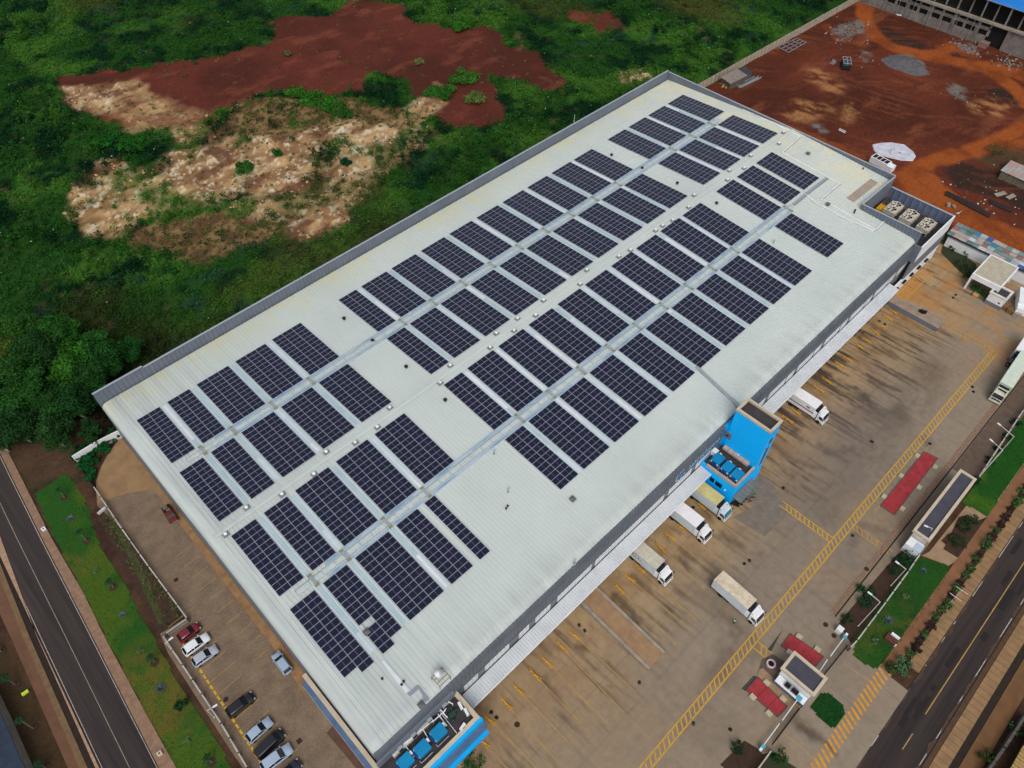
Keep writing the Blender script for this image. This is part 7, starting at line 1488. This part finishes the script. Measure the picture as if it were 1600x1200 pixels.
# eucalyptus-like trees by the road corner
def tree(loc, h, R, col, label, seed, lean=(0, 0), trunk_pale=False, group='trees by the road corner', n=1500):
    r = np.random.default_rng(seed); root = empty('tree', loc, 0, label, 'tree', group); b = MB(); tips = []
    top = np.array([lean[0], lean[1], h * .55]); b.tube((0, 0, -.1), tuple(top * .5), .26, .2, 9); b.tube(tuple(top * .5), tuple(top), .2, .13, 9)
    for k in range(9):
        a = 6.28 * k / 9 + r.random(); s = top * (.45 + .55 * r.random()); e = np.array([s[0] + R * .75 * math.cos(a) * (.5 + .5 * r.random()), s[1] + R * .75 * math.sin(a) * (.5 + .5 * r.random()), h * (.5 + .42 * r.random())]); m_ = (s + e) / 2 + [0, 0, -.2]
        b.tube(tuple(s), tuple(m_), .09, .06, 6); b.tube(tuple(m_), tuple(e), .06, .025, 6); tips.append(e)
    tips.append(np.array([top[0], top[1], h * .88])); tips += [t * [.6, .6, 1] + r.normal(0, .5, 3) for t in tips[:9]] + [np.array([R * .8 * math.cos(q_) * r.random(), R * .8 * math.sin(q_) * r.random(), h * (.42 + .35 * r.random())]) for q_ in np.arange(0, 6.2, .62)]
    b.build('trunk', mat('pale_bark', srgb(178, 170, 152), srgb(132, 122, 106), scale=2, rough=.9) if trunk_pale else M_bark, root, world=False, smooth=True)
    cs = np.array(tips); s = R * (.27 + .2 * r.random(len(cs))); tint = .65 + .7 * r.random((len(cs), 1)); v, f, c = leaves(cs, np.stack([s, s, s * .7], 1), n // len(cs), .46, np.array([col]) * tint, .22, .15, seed)
    raw_mesh('crown', v, f, c, mats=[M_leaf], parent=root); return root
TR = [(50, 690, 9, 4.6, (30, 62, 28), 'dark tree at the footpath edge with pale bare twigs', 1), (105, 700, 8, 3.8, (34, 66, 30), 'tree with pale leaning trunks nearest the white corner wall', 1), (140, 655, 9, 4.4, (26, 60, 26), 'tree close to the warehouse parapet corner', 1), (70, 645, 11, 5.6, (36, 78, 28), 'tallest tree in the middle of the roadside grove', 0), (130, 605, 10.5, 5.4, (48, 96, 28), 'lighter green topped tree at the back of the grove', 0), (20, 650, 9, 4.8, (28, 58, 26), 'tree at the left frame edge behind the dark footpath tree', 0), (180, 590, 8.5, 4.6, (30, 72, 28), 'rounded tree just outside the parapet step', 0), (20, 585, 9, 5.0, (70, 88, 30), 'olive tree at the left frame edge high in the grove', 0), (85, 580, 9.5, 5.2, (32, 66, 28), 'dense tree behind the tallest grove tree', 0), (190, 640, 6.5, 2.8, (26, 100, 28), 'small fresh green tree beside the warehouse corner', 0), (150, 690, 5.5, 2.6, (28, 58, 26), 'low dark tree behind the white corner wall', 0), (55, 540, 8, 4.6, (44, 86, 30), 'tree at the upper left end of the grove', 0), (215, 565, 6.5, 3.4, (30, 76, 30), 'bushy tree along the parapet beyond the step', 0), (110, 655, 9.5, 4.8, (32, 68, 26), 'broad dark tree in the very centre of the grove', 0), (45, 610, 10, 5.0, (38, 74, 28), 'tall dark tree left of the lighter green topped one', 0), (160, 620, 9, 4.2, (30, 64, 26), 'dark tree between the rounded one and the centre', 0), (110, 545, 8, 4.6, (40, 88, 30), 'green tree behind the lighter topped one toward the grass', 0), (160, 560, 7.5, 4.2, (34, 80, 30), 'green tree at the back of the grove near the parapet', 0), (75, 690, 7, 3.2, (32, 62, 28), 'shorter dark tree between the two pale trunked ones', 1), (15, 705, 6, 2.8, (34, 60, 28), 'small tree at the very left above the footpath', 1)]
for k, (u, v, h, R, c_, lb, pale_) in enumerate(TR): l = at(u, v); tree((l[0], l[1], 0), h, R, lin(*c_), lb, 200 + k, (random.uniform(-.8, .8) - 1.4 * pale_, random.uniform(-.5, .8)), pale_, n=int(330 * R * R))
# hedge behind the white corner wall
for k, (u, v) in enumerate([(128, 706), (140, 716), (152, 702), (160, 695), (172, 688), (140, 735), (148, 722), (121, 716), (133, 725), (165, 703), (143, 748), (180, 682)]):
    bush(at(u, v), 1.45, 1.6, 420, .42, lin(20, 74, 34), f'{ORD[k]} dense dark green shrub of the hedge at the curved concrete pad', seed=300 + k, group='hedge shrubs at the corner pad', clumps=5)
# agaves, ball shrubs and palms on the lawns
def agave(loc, R, label, col, seed, name='agave', group='agaves on the lawns'):
    r = np.random.default_rng(seed); root = empty(name, loc, 0, label, 'plant', group); b = MB()
    for k in range(26):
        a = 2.4 * k; el = math.radians(15 + 60 * k / 26); L = R * (1 - .35 * k / 26); d = np.array([math.cos(a) * math.cos(el), math.sin(a) * math.cos(el), math.sin(el)]); n_ = np.array([-math.sin(a), math.cos(a), 0]) * .09 * R
        p0 = d * .05; p1 = d * L * .5; p2 = d * L + [0, 0, -.05 * R]; b.add([p0 - n_, p0 + n_, p1 + n_ * 1.3, p1 - n_ * 1.3, p2], [(0, 1, 2, 3), (3, 2, 4)])
    b.build('leaves', mat('agave_' + str(col[0]), srgb(*col), srgb(*[int(c * .75) for c in col]), scale=3, rough=.6), root, world=False)
    b = MB(); b.lathe((0, 0, .0), [(.16 * R, 0), (.12 * R, .2 * R), (.02, .25 * R)], 10); b.build('core', M_bark, root, world=False); return root
AG = [(111, 811, 1.0, (92, 112, 112), 'blue grey agave at the upper end of the left lawn'), (192.5, 961, .9, (94, 112, 114), 'blue grey agave halfway down the left lawn'), (251.4, 1076, 1.15, (78, 96, 108), 'large blue agave in the lower part of the left lawn'), (1441.7, 892.5, .9, (78, 98, 106), 'blue agave at the far end of the dark lawn'), (1386.7, 970, 1.15, (84, 102, 106), 'large blue agave in the middle of the dark lawn')]
for k, (u, v, R, c_, lb) in enumerate(AG): agave(at(u, v), R, lb, c_, 400 + k)
BL_ = [(151, 892.5, 'pale clipped ball shrub upper left lawn'), (221, 1018.6, 'pale ball shrub beside a palm in the left lawn'), (293.7, 1156, 'pale ball shrub near the bottom of the left lawn'), (1412.8, 934, 'pale ball shrub on the dark lawn near the brown path'), (1365.5, 1003, 'pale ball shrub at the gate end of the dark lawn')]
for k, (u, v, lb) in enumerate(BL_): bush(at(u, v), .62, .95, 220, .14, lin(92, 116, 84), lb, 'ball_shrub', 'clipped ball shrubs on the lawns', 'shrub', 420 + k, 5)
def palm(base, head, label, seed, n=10, L=.95):
    a = P(*base); z = min(np.linspace(.6, 5, 120), key=lambda z: np.hypot(*(np.array(to_px(a[0], a[1], z)) - head))); h = float(z); root = empty('palm', (a[0], a[1], 0), 0, label, 'palm', 'young palms on the verges'); r = np.random.default_rng(seed)
    b = MB(); b.tube((0, 0, 0), (.05, .03, h * .6), .13, .1, 9); b.tube((.05, .03, h * .6), (.05, .05, h), .1, .08, 9); b.build('trunk', M_bark, root, world=False)
    V = []; F = []
    for k in range(n):
        an = 6.28 * k / n + r.random() * .3; el0 = math.radians(50 - 35 * (k % 3) / 2); pts = []
        for t in np.linspace(0, 1, 8): pts.append(np.array([.05, .05, h]) + L * t * np.array([math.cos(an) * math.cos(el0), math.sin(an) * math.cos(el0), math.sin(el0) - .9 * t]))
        sd_ = np.array([-math.sin(an), math.cos(an), 0])
        for i in range(7):
            for s_ in (-1, 1):
                o = len(V); wv = .2 * math.sin(math.pi * (i + .8) / 8.4); V += [pts[i], pts[i + 1], pts[i + 1] + sd_ * s_ * wv + [0, 0, -.08], pts[i] + (pts[i + 1] - pts[i]) * .55 + sd_ * s_ * wv * .9 + [0, 0, -.1]]; F.append([o, o + 1, o + 2, o + 3])
    raw_mesh('fronds', V, F, np.tile(lin(24, 58, 34), (len(V), 1)), mats=[M_leaf], parent=root)
    b = MB(); b.lathe((0, 0, 0), [(.75, 0), (.7, .07), (.35, .05)], 16); b.build('mulch_ring', M_soil, root, world=False)
PL = [((101, 777.5), (89, 766), 'young palm at the very top of the left lawn'), ((136, 845.6), (122, 831), 'young palm second down the left lawn'), ((177.5, 917.5), (168, 909), 'young palm third down the left lawn'), ((242, 1034.6), (233, 1028), 'young palm beside the pale ball shrub low in the left lawn'), ((331, 1191), (328, 1178), 'young palm lowest in the left lawn'), ((24.5, 1070), (8, 1056), 'young palm on the brown verge beside the yellow marker'), ((52.3, 1138), (31, 1121), 'young palm on the brown verge by the dark blue roof'), ((72, 1200), (61, 1187), 'young palm on the brown verge at the bottom edge'), ((2.5, 1018), (-8, 1008), 'young palm on the brown verge at the left edge')]
for k, (a, c_, lb) in enumerate(PL): palm(a, c_, lb, 440 + k)
bush(at(284.8, 1103), 1.1, 1.2, 260, .4, lin(20, 58, 30), 'dark spreading shrub on the left lawn beside the fence lamp', seed=460, clumps=5, name='shrub', cat='shrub')
bush(at(735, 1190), 2.2, 1.8, 420, .4, lin(30, 78, 30), 'round green shrub at the foot of the office block', seed=461, name='shrub', cat='shrub')
bush(at(1410, 1042), 1.7, 1.7, 420, .35, lin(70, 104, 70), 'rounded grey green shrub at the end of the roadside hedge', seed=462, name='shrub', cat='shrub')
bush(at(1393, 1044), 1.3, 1.4, 300, .35, lin(48, 72, 34), 'olive shrub touching the grey green shrub by the entrance', seed=463, name='shrub', cat='shrub')
YH = (yt1 + yb1) / 2; x = 68.0; k = 0; rr = random.Random(9)
NAMES = ORD + ['twentyfirst', 'twentysecond', 'twentythird', 'twentyfourth', 'twentyfifth', 'twentysixth', 'twentyseventh', 'twentyeighth', 'twentyninth', 'thirtieth', 'thirtyfirst', 'thirtysecond', 'thirtythird', 'thirtyfourth', 'thirtyfifth', 'thirtysixth', 'thirtyseventh']
while x < 132 and k < 36:
    g = rr.random() < .45; R = rr.uniform(.75, 1.15); col = lin(58, 88, 44) if g else lin(54, 40, 38)
    bush((x, YH + rr.uniform(-.2, .2), 0), R, R * (1.2 if g else .8), 170, .34, col, f'{NAMES[k]} {"green" if g else "dark purplish"} shrub of the roadside hedge, counted from the entrance', seed=480 + k, name='hedge_shrub', cat='shrub', group='roadside hedge shrubs', clumps=5); x += rr.uniform(1.3, 2.3); k += 1
for k, (u, v, R, c_, lb) in enumerate([(1420, 872, 1.9, (24, 58, 32), 'dark bush at the top of the bed beside the porch'), (1408, 880, 1.7, (28, 64, 34), 'dark bush second in the bed below the porch'), (1397, 893, 1.4, (26, 60, 34), 'bush under the lamp arm in the dark bed'), (1356, 929, 1.5, (28, 66, 36), 'bush under the middle lamp arm in the dark bed'), (1350, 943, 1.4, (26, 56, 32), 'bush in the middle of the dark bed'), (1345, 920, .9, (30, 70, 36), 'small bush overhanging the pale drain track'), (1322, 968, 1.1, (36, 52, 28), 'low olive bush near the gate end of the dark bed'), (1505, 825, 1.6, (34, 56, 30), 'bush in the square bed by the entrance path'), (1495, 848, 1.7, (40, 62, 34), 'lower bush in the square bed by the entrance path'), (1518, 815, 1.3, (38, 58, 34), 'upper bush in the square bed by the entrance path'), (1523, 752, 1.0, (16, 46, 28), 'dark bush at the far end of the long flat roofed building'), (1545, 722, 1.0, (18, 48, 28), 'dark bush behind the far fence, first from the building'), (1558, 702, 1.0, (18, 48, 28), 'dark bush behind the far fence, second from the building'), (1572, 684, 1.1, (20, 50, 28), 'dark bush behind the far fence, third from the building'), (1586, 662, 1.1, (20, 50, 28), 'dark bush behind the far fence, fourth from the building'), (1475, 380, 1.2, (24, 62, 34), 'small shrub before the white wall beside the warehouse'), (1490, 390, 1.3, (22, 60, 34), 'second shrub before the white boundary wall'), (1511, 398, 1.6, (26, 66, 36), 'taller shrub against the white boundary wall'), (1503, 418, 1.8, (44, 66, 40), 'grey green shrub at the corner of the planted bank'), (1508, 432, 1.6, (40, 62, 36), 'shrub at the bottom of the planted bank'), (1521, 452, 1.3, (20, 84, 40), 'vivid green shrub beside the straw coloured crate'), (1536, 462, 1.7, (16, 84, 36), 'vivid green broad leaved shrub before the shed'), (1586, 1140, 1.1, (52, 84, 48), 'pale green shrub by the rough concrete wall lower right'), (1541, 1185, 1.4, (50, 70, 30), 'olive shrub by the rough concrete wall at the bottom'), (1150, 1170, 1.2, (24, 50, 30), 'dark bush in the lower dark bed by the boom'), (1215, 1185, 1.5, (24, 66, 28), 'green bush below the lower sliding gate'), (1555, 240, 3.0, (58, 72, 42), 'dull green scrub bush by the upper right track'), (1576, 262, 2.6, (64, 70, 44), 'second dull scrub bush by the upper right track')]):
    bush(at(u, v), R, R * 1.1, int(190 * R), .36, lin(*c_), lb, seed=520 + k, name='shrub', cat='shrub', clumps=6)
# bedding plants in the planting bed
q = PP([(152, 808), (163, 797), (173, 799), (290, 965), (262, 985)]); qa = np.array(q); r = np.random.default_rng(77); N = 150
x = qa[:, 0].min() + r.random(N * 5) * np.ptp(qa[:, 0]); y = qa[:, 1].min() + r.random(N * 5) * np.ptp(qa[:, 1]); k = inpoly(x, y, q); x, y = x[k][:N], y[k][:N]
v, f, c = leaves(np.stack([x, y, x * 0 + .15], 1), np.stack([.3 + 0 * x, .3 + 0 * x, .2 + 0 * x], 1), 14, .22, np.where((r.random(len(x)) < .6)[:, None], lin(86, 104, 52), lin(56, 78, 40)), .3, .5, 8); tag(raw_mesh('ground_cover', v, f, c, mats=[M_leaf]), 'small tufts planted over the dark soil bed by the parking court', 'plants', kind='stuff')

# ------------------------------------------------------------ people and motorcycles
def person(loc, rz_, label, top, legs, skin=(96, 66, 50), vest=None, pose='stand', s=1.0):
    root = empty('person', loc, rz_, label, 'person'); me = bpy.data.meshes.new('body'); V = []; E = []; Rr = []
    def add(p_, r, par=None): V.append(p_); Rr.append(r); (E.append((par, len(V) - 1)) if par is not None else None); return len(V) - 1
    st = .18 if pose == 'walk' else .02
    pel = add((0, 0, .95), .15); wa = add((0, 0, 1.1), .13, pel); ch = add((.02, 0, 1.35), .16, wa); nk = add((.02, 0, 1.5), .06, ch); hd = add((.04, 0, 1.6), .1, nk); add((.04, 0, 1.72), .095, hd)
    for sg in (-1, 1):
        hip = add((0, sg * .1, .88), .1, pel); kn = add((.04 + sg * st, sg * .11, .5), .065, hip); an = add((sg * st * 1.6, sg * .11, .09), .045, kn); add((.16 + sg * st * 1.6, sg * .12, .04), .04, an)
        sh_ = add((.02, sg * .19, 1.42), .065, ch); el = add((-.02 - sg * st * .5, sg * .27, 1.13), .045, sh_); wr = add((.1 - sg * st, sg * .26, .88), .032, el); pm = add((.12 - sg * st, sg * .26, .81), .035, wr)
        for k in range(4): f1 = add((.1 + .02 * k - sg * st, sg * (.262), .745 - .008 * (k in (1, 2))), .009, pm); add((.115 + .02 * k - sg * st, sg * .25, .71 - .01 * (k in (1, 2))), .008, f1)
        t1 = add((.17 - sg * st, sg * .25, .79), .01, wr); add((.19 - sg * st, sg * .24, .755), .009, t1)
    me.from_pydata([tuple(np.array(p_) * s) for p_ in V], E, []); o = bpy.data.objects.new('body', me); COL.objects.link(o); o.parent = root; me.materials.append(mat('cloth_%d_%d_%d' % legs, srgb(*legs), rough=.9))
    sk = o.modifiers.new('skin', 'SKIN'); ss = o.modifiers.new('sub', 'SUBSURF'); ss.levels = 1; ss.render_levels = 1
    for i, sv in enumerate(me.skin_vertices[0].data): sv.radius = (Rr[i] * s, Rr[i] * s); sv.use_root = i == 0
    b = MB(); b.loft([[(.02 + rx * math.cos(t), ry * math.sin(t), z) for t in np.linspace(0, 2 * math.pi, 12, endpoint=False)] for z, rx, ry in ((.92, .15, .18), (1.1, .15, .18), (1.35, .175, .215), (1.47, .11, .2), (1.5, .07, .08))]); b.build('safety_vest' if vest else 'shirt', mat('vest_%d_%d_%d' % (vest or top), srgb(*(vest or top)), rough=.8), root, world=False, smooth=True)
    b = MB(); b.lathe((.04, 0, 1.62), [(.115, 0), (.12, .06), (.09, .15), (.02, .18)], 12); b.build('hair', mat('hair', srgb(22, 18, 16), rough=.9), root, world=False, smooth=True)
    b = MB(); b.lathe((.05, 0, 1.52), [(.06, 0), (.098, .06), (.1, .13)], 12); b.box(.14, -.015, 1.58, .165, .015, 1.62); b.build('face', mat('skin_%d' % skin[0], srgb(*skin), rough=.7), root, world=False, smooth=True); return root
p_ = P(1176, 779); person((p_[0], p_[1], 0), 2.2, 'person in a bright green vest walking on the pale patch below the tower', (60, 140, 60), (60, 58, 62), vest=(84, 190, 70), pose='walk')
p_ = P(1171.5, 784.5); person((p_[0], p_[1], 0), 2.4, 'person in a pink top and dark trousers beside the green vested one', (186, 130, 130), (54, 34, 40), pose='walk')
p_ = P(1145.5, 974); person((p_[0], p_[1], 0), -.4, 'person in a pale green vest standing beside the free standing truck', (150, 210, 170), (24, 26, 30), vest=(150, 214, 166))
def bike(loc, a, label):
    m = empty('motorcycle', loc, a, label, 'motorcycle', 'motorcycles parked by the tower')
    for x in (-.62, .66): wheel(m, x, 0, .31, .12)
    b = MB(); b.bar((-.6, 0, .35), (-.1, 0, .6), .14, .14); b.bar((-.1, 0, .6), (.45, 0, .75), .16, .2); b.bar((.66, 0, .32), (.42, 0, .95), .09, .09); b.box(-.25, -.16, .25, .2, .16, .55); b.build('frame', M_black, m, world=False)
    b = MB(); b.bar((-.75, 0, .78), (0, 0, .74), .24, .1); b.build('seat', M_black, m, world=False, bevel=.03); b = MB(); b.bar((0, 0, .82), (.38, 0, .88), .26, .2); b.build('fuel_tank', mat('dark_red_tank', srgb(70, 20, 24), rough=.3), m, world=False, bevel=.05)
    b = MB(); b.bar((.38, -.36, 1.02), (.38, .36, 1.02), .04, .04); b.box(.48, -.08, .85, .58, .08, 1.0); b.build('handlebar', M_black, m, world=False)
for k, (u, v, lb) in enumerate([(1147, 790, 'motorcycle nearest the cream roofed truck beneath the tower awning'), (1152, 788, 'second motorcycle from the cream roofed truck'), (1157, 784, 'third motorcycle from the cream roofed truck'), (1161, 780, 'motorcycle farthest from the cream roofed truck')]): p_ = P(u, v); bike((p_[0], p_[1], 0), 2.0 + .1 * k, lb)
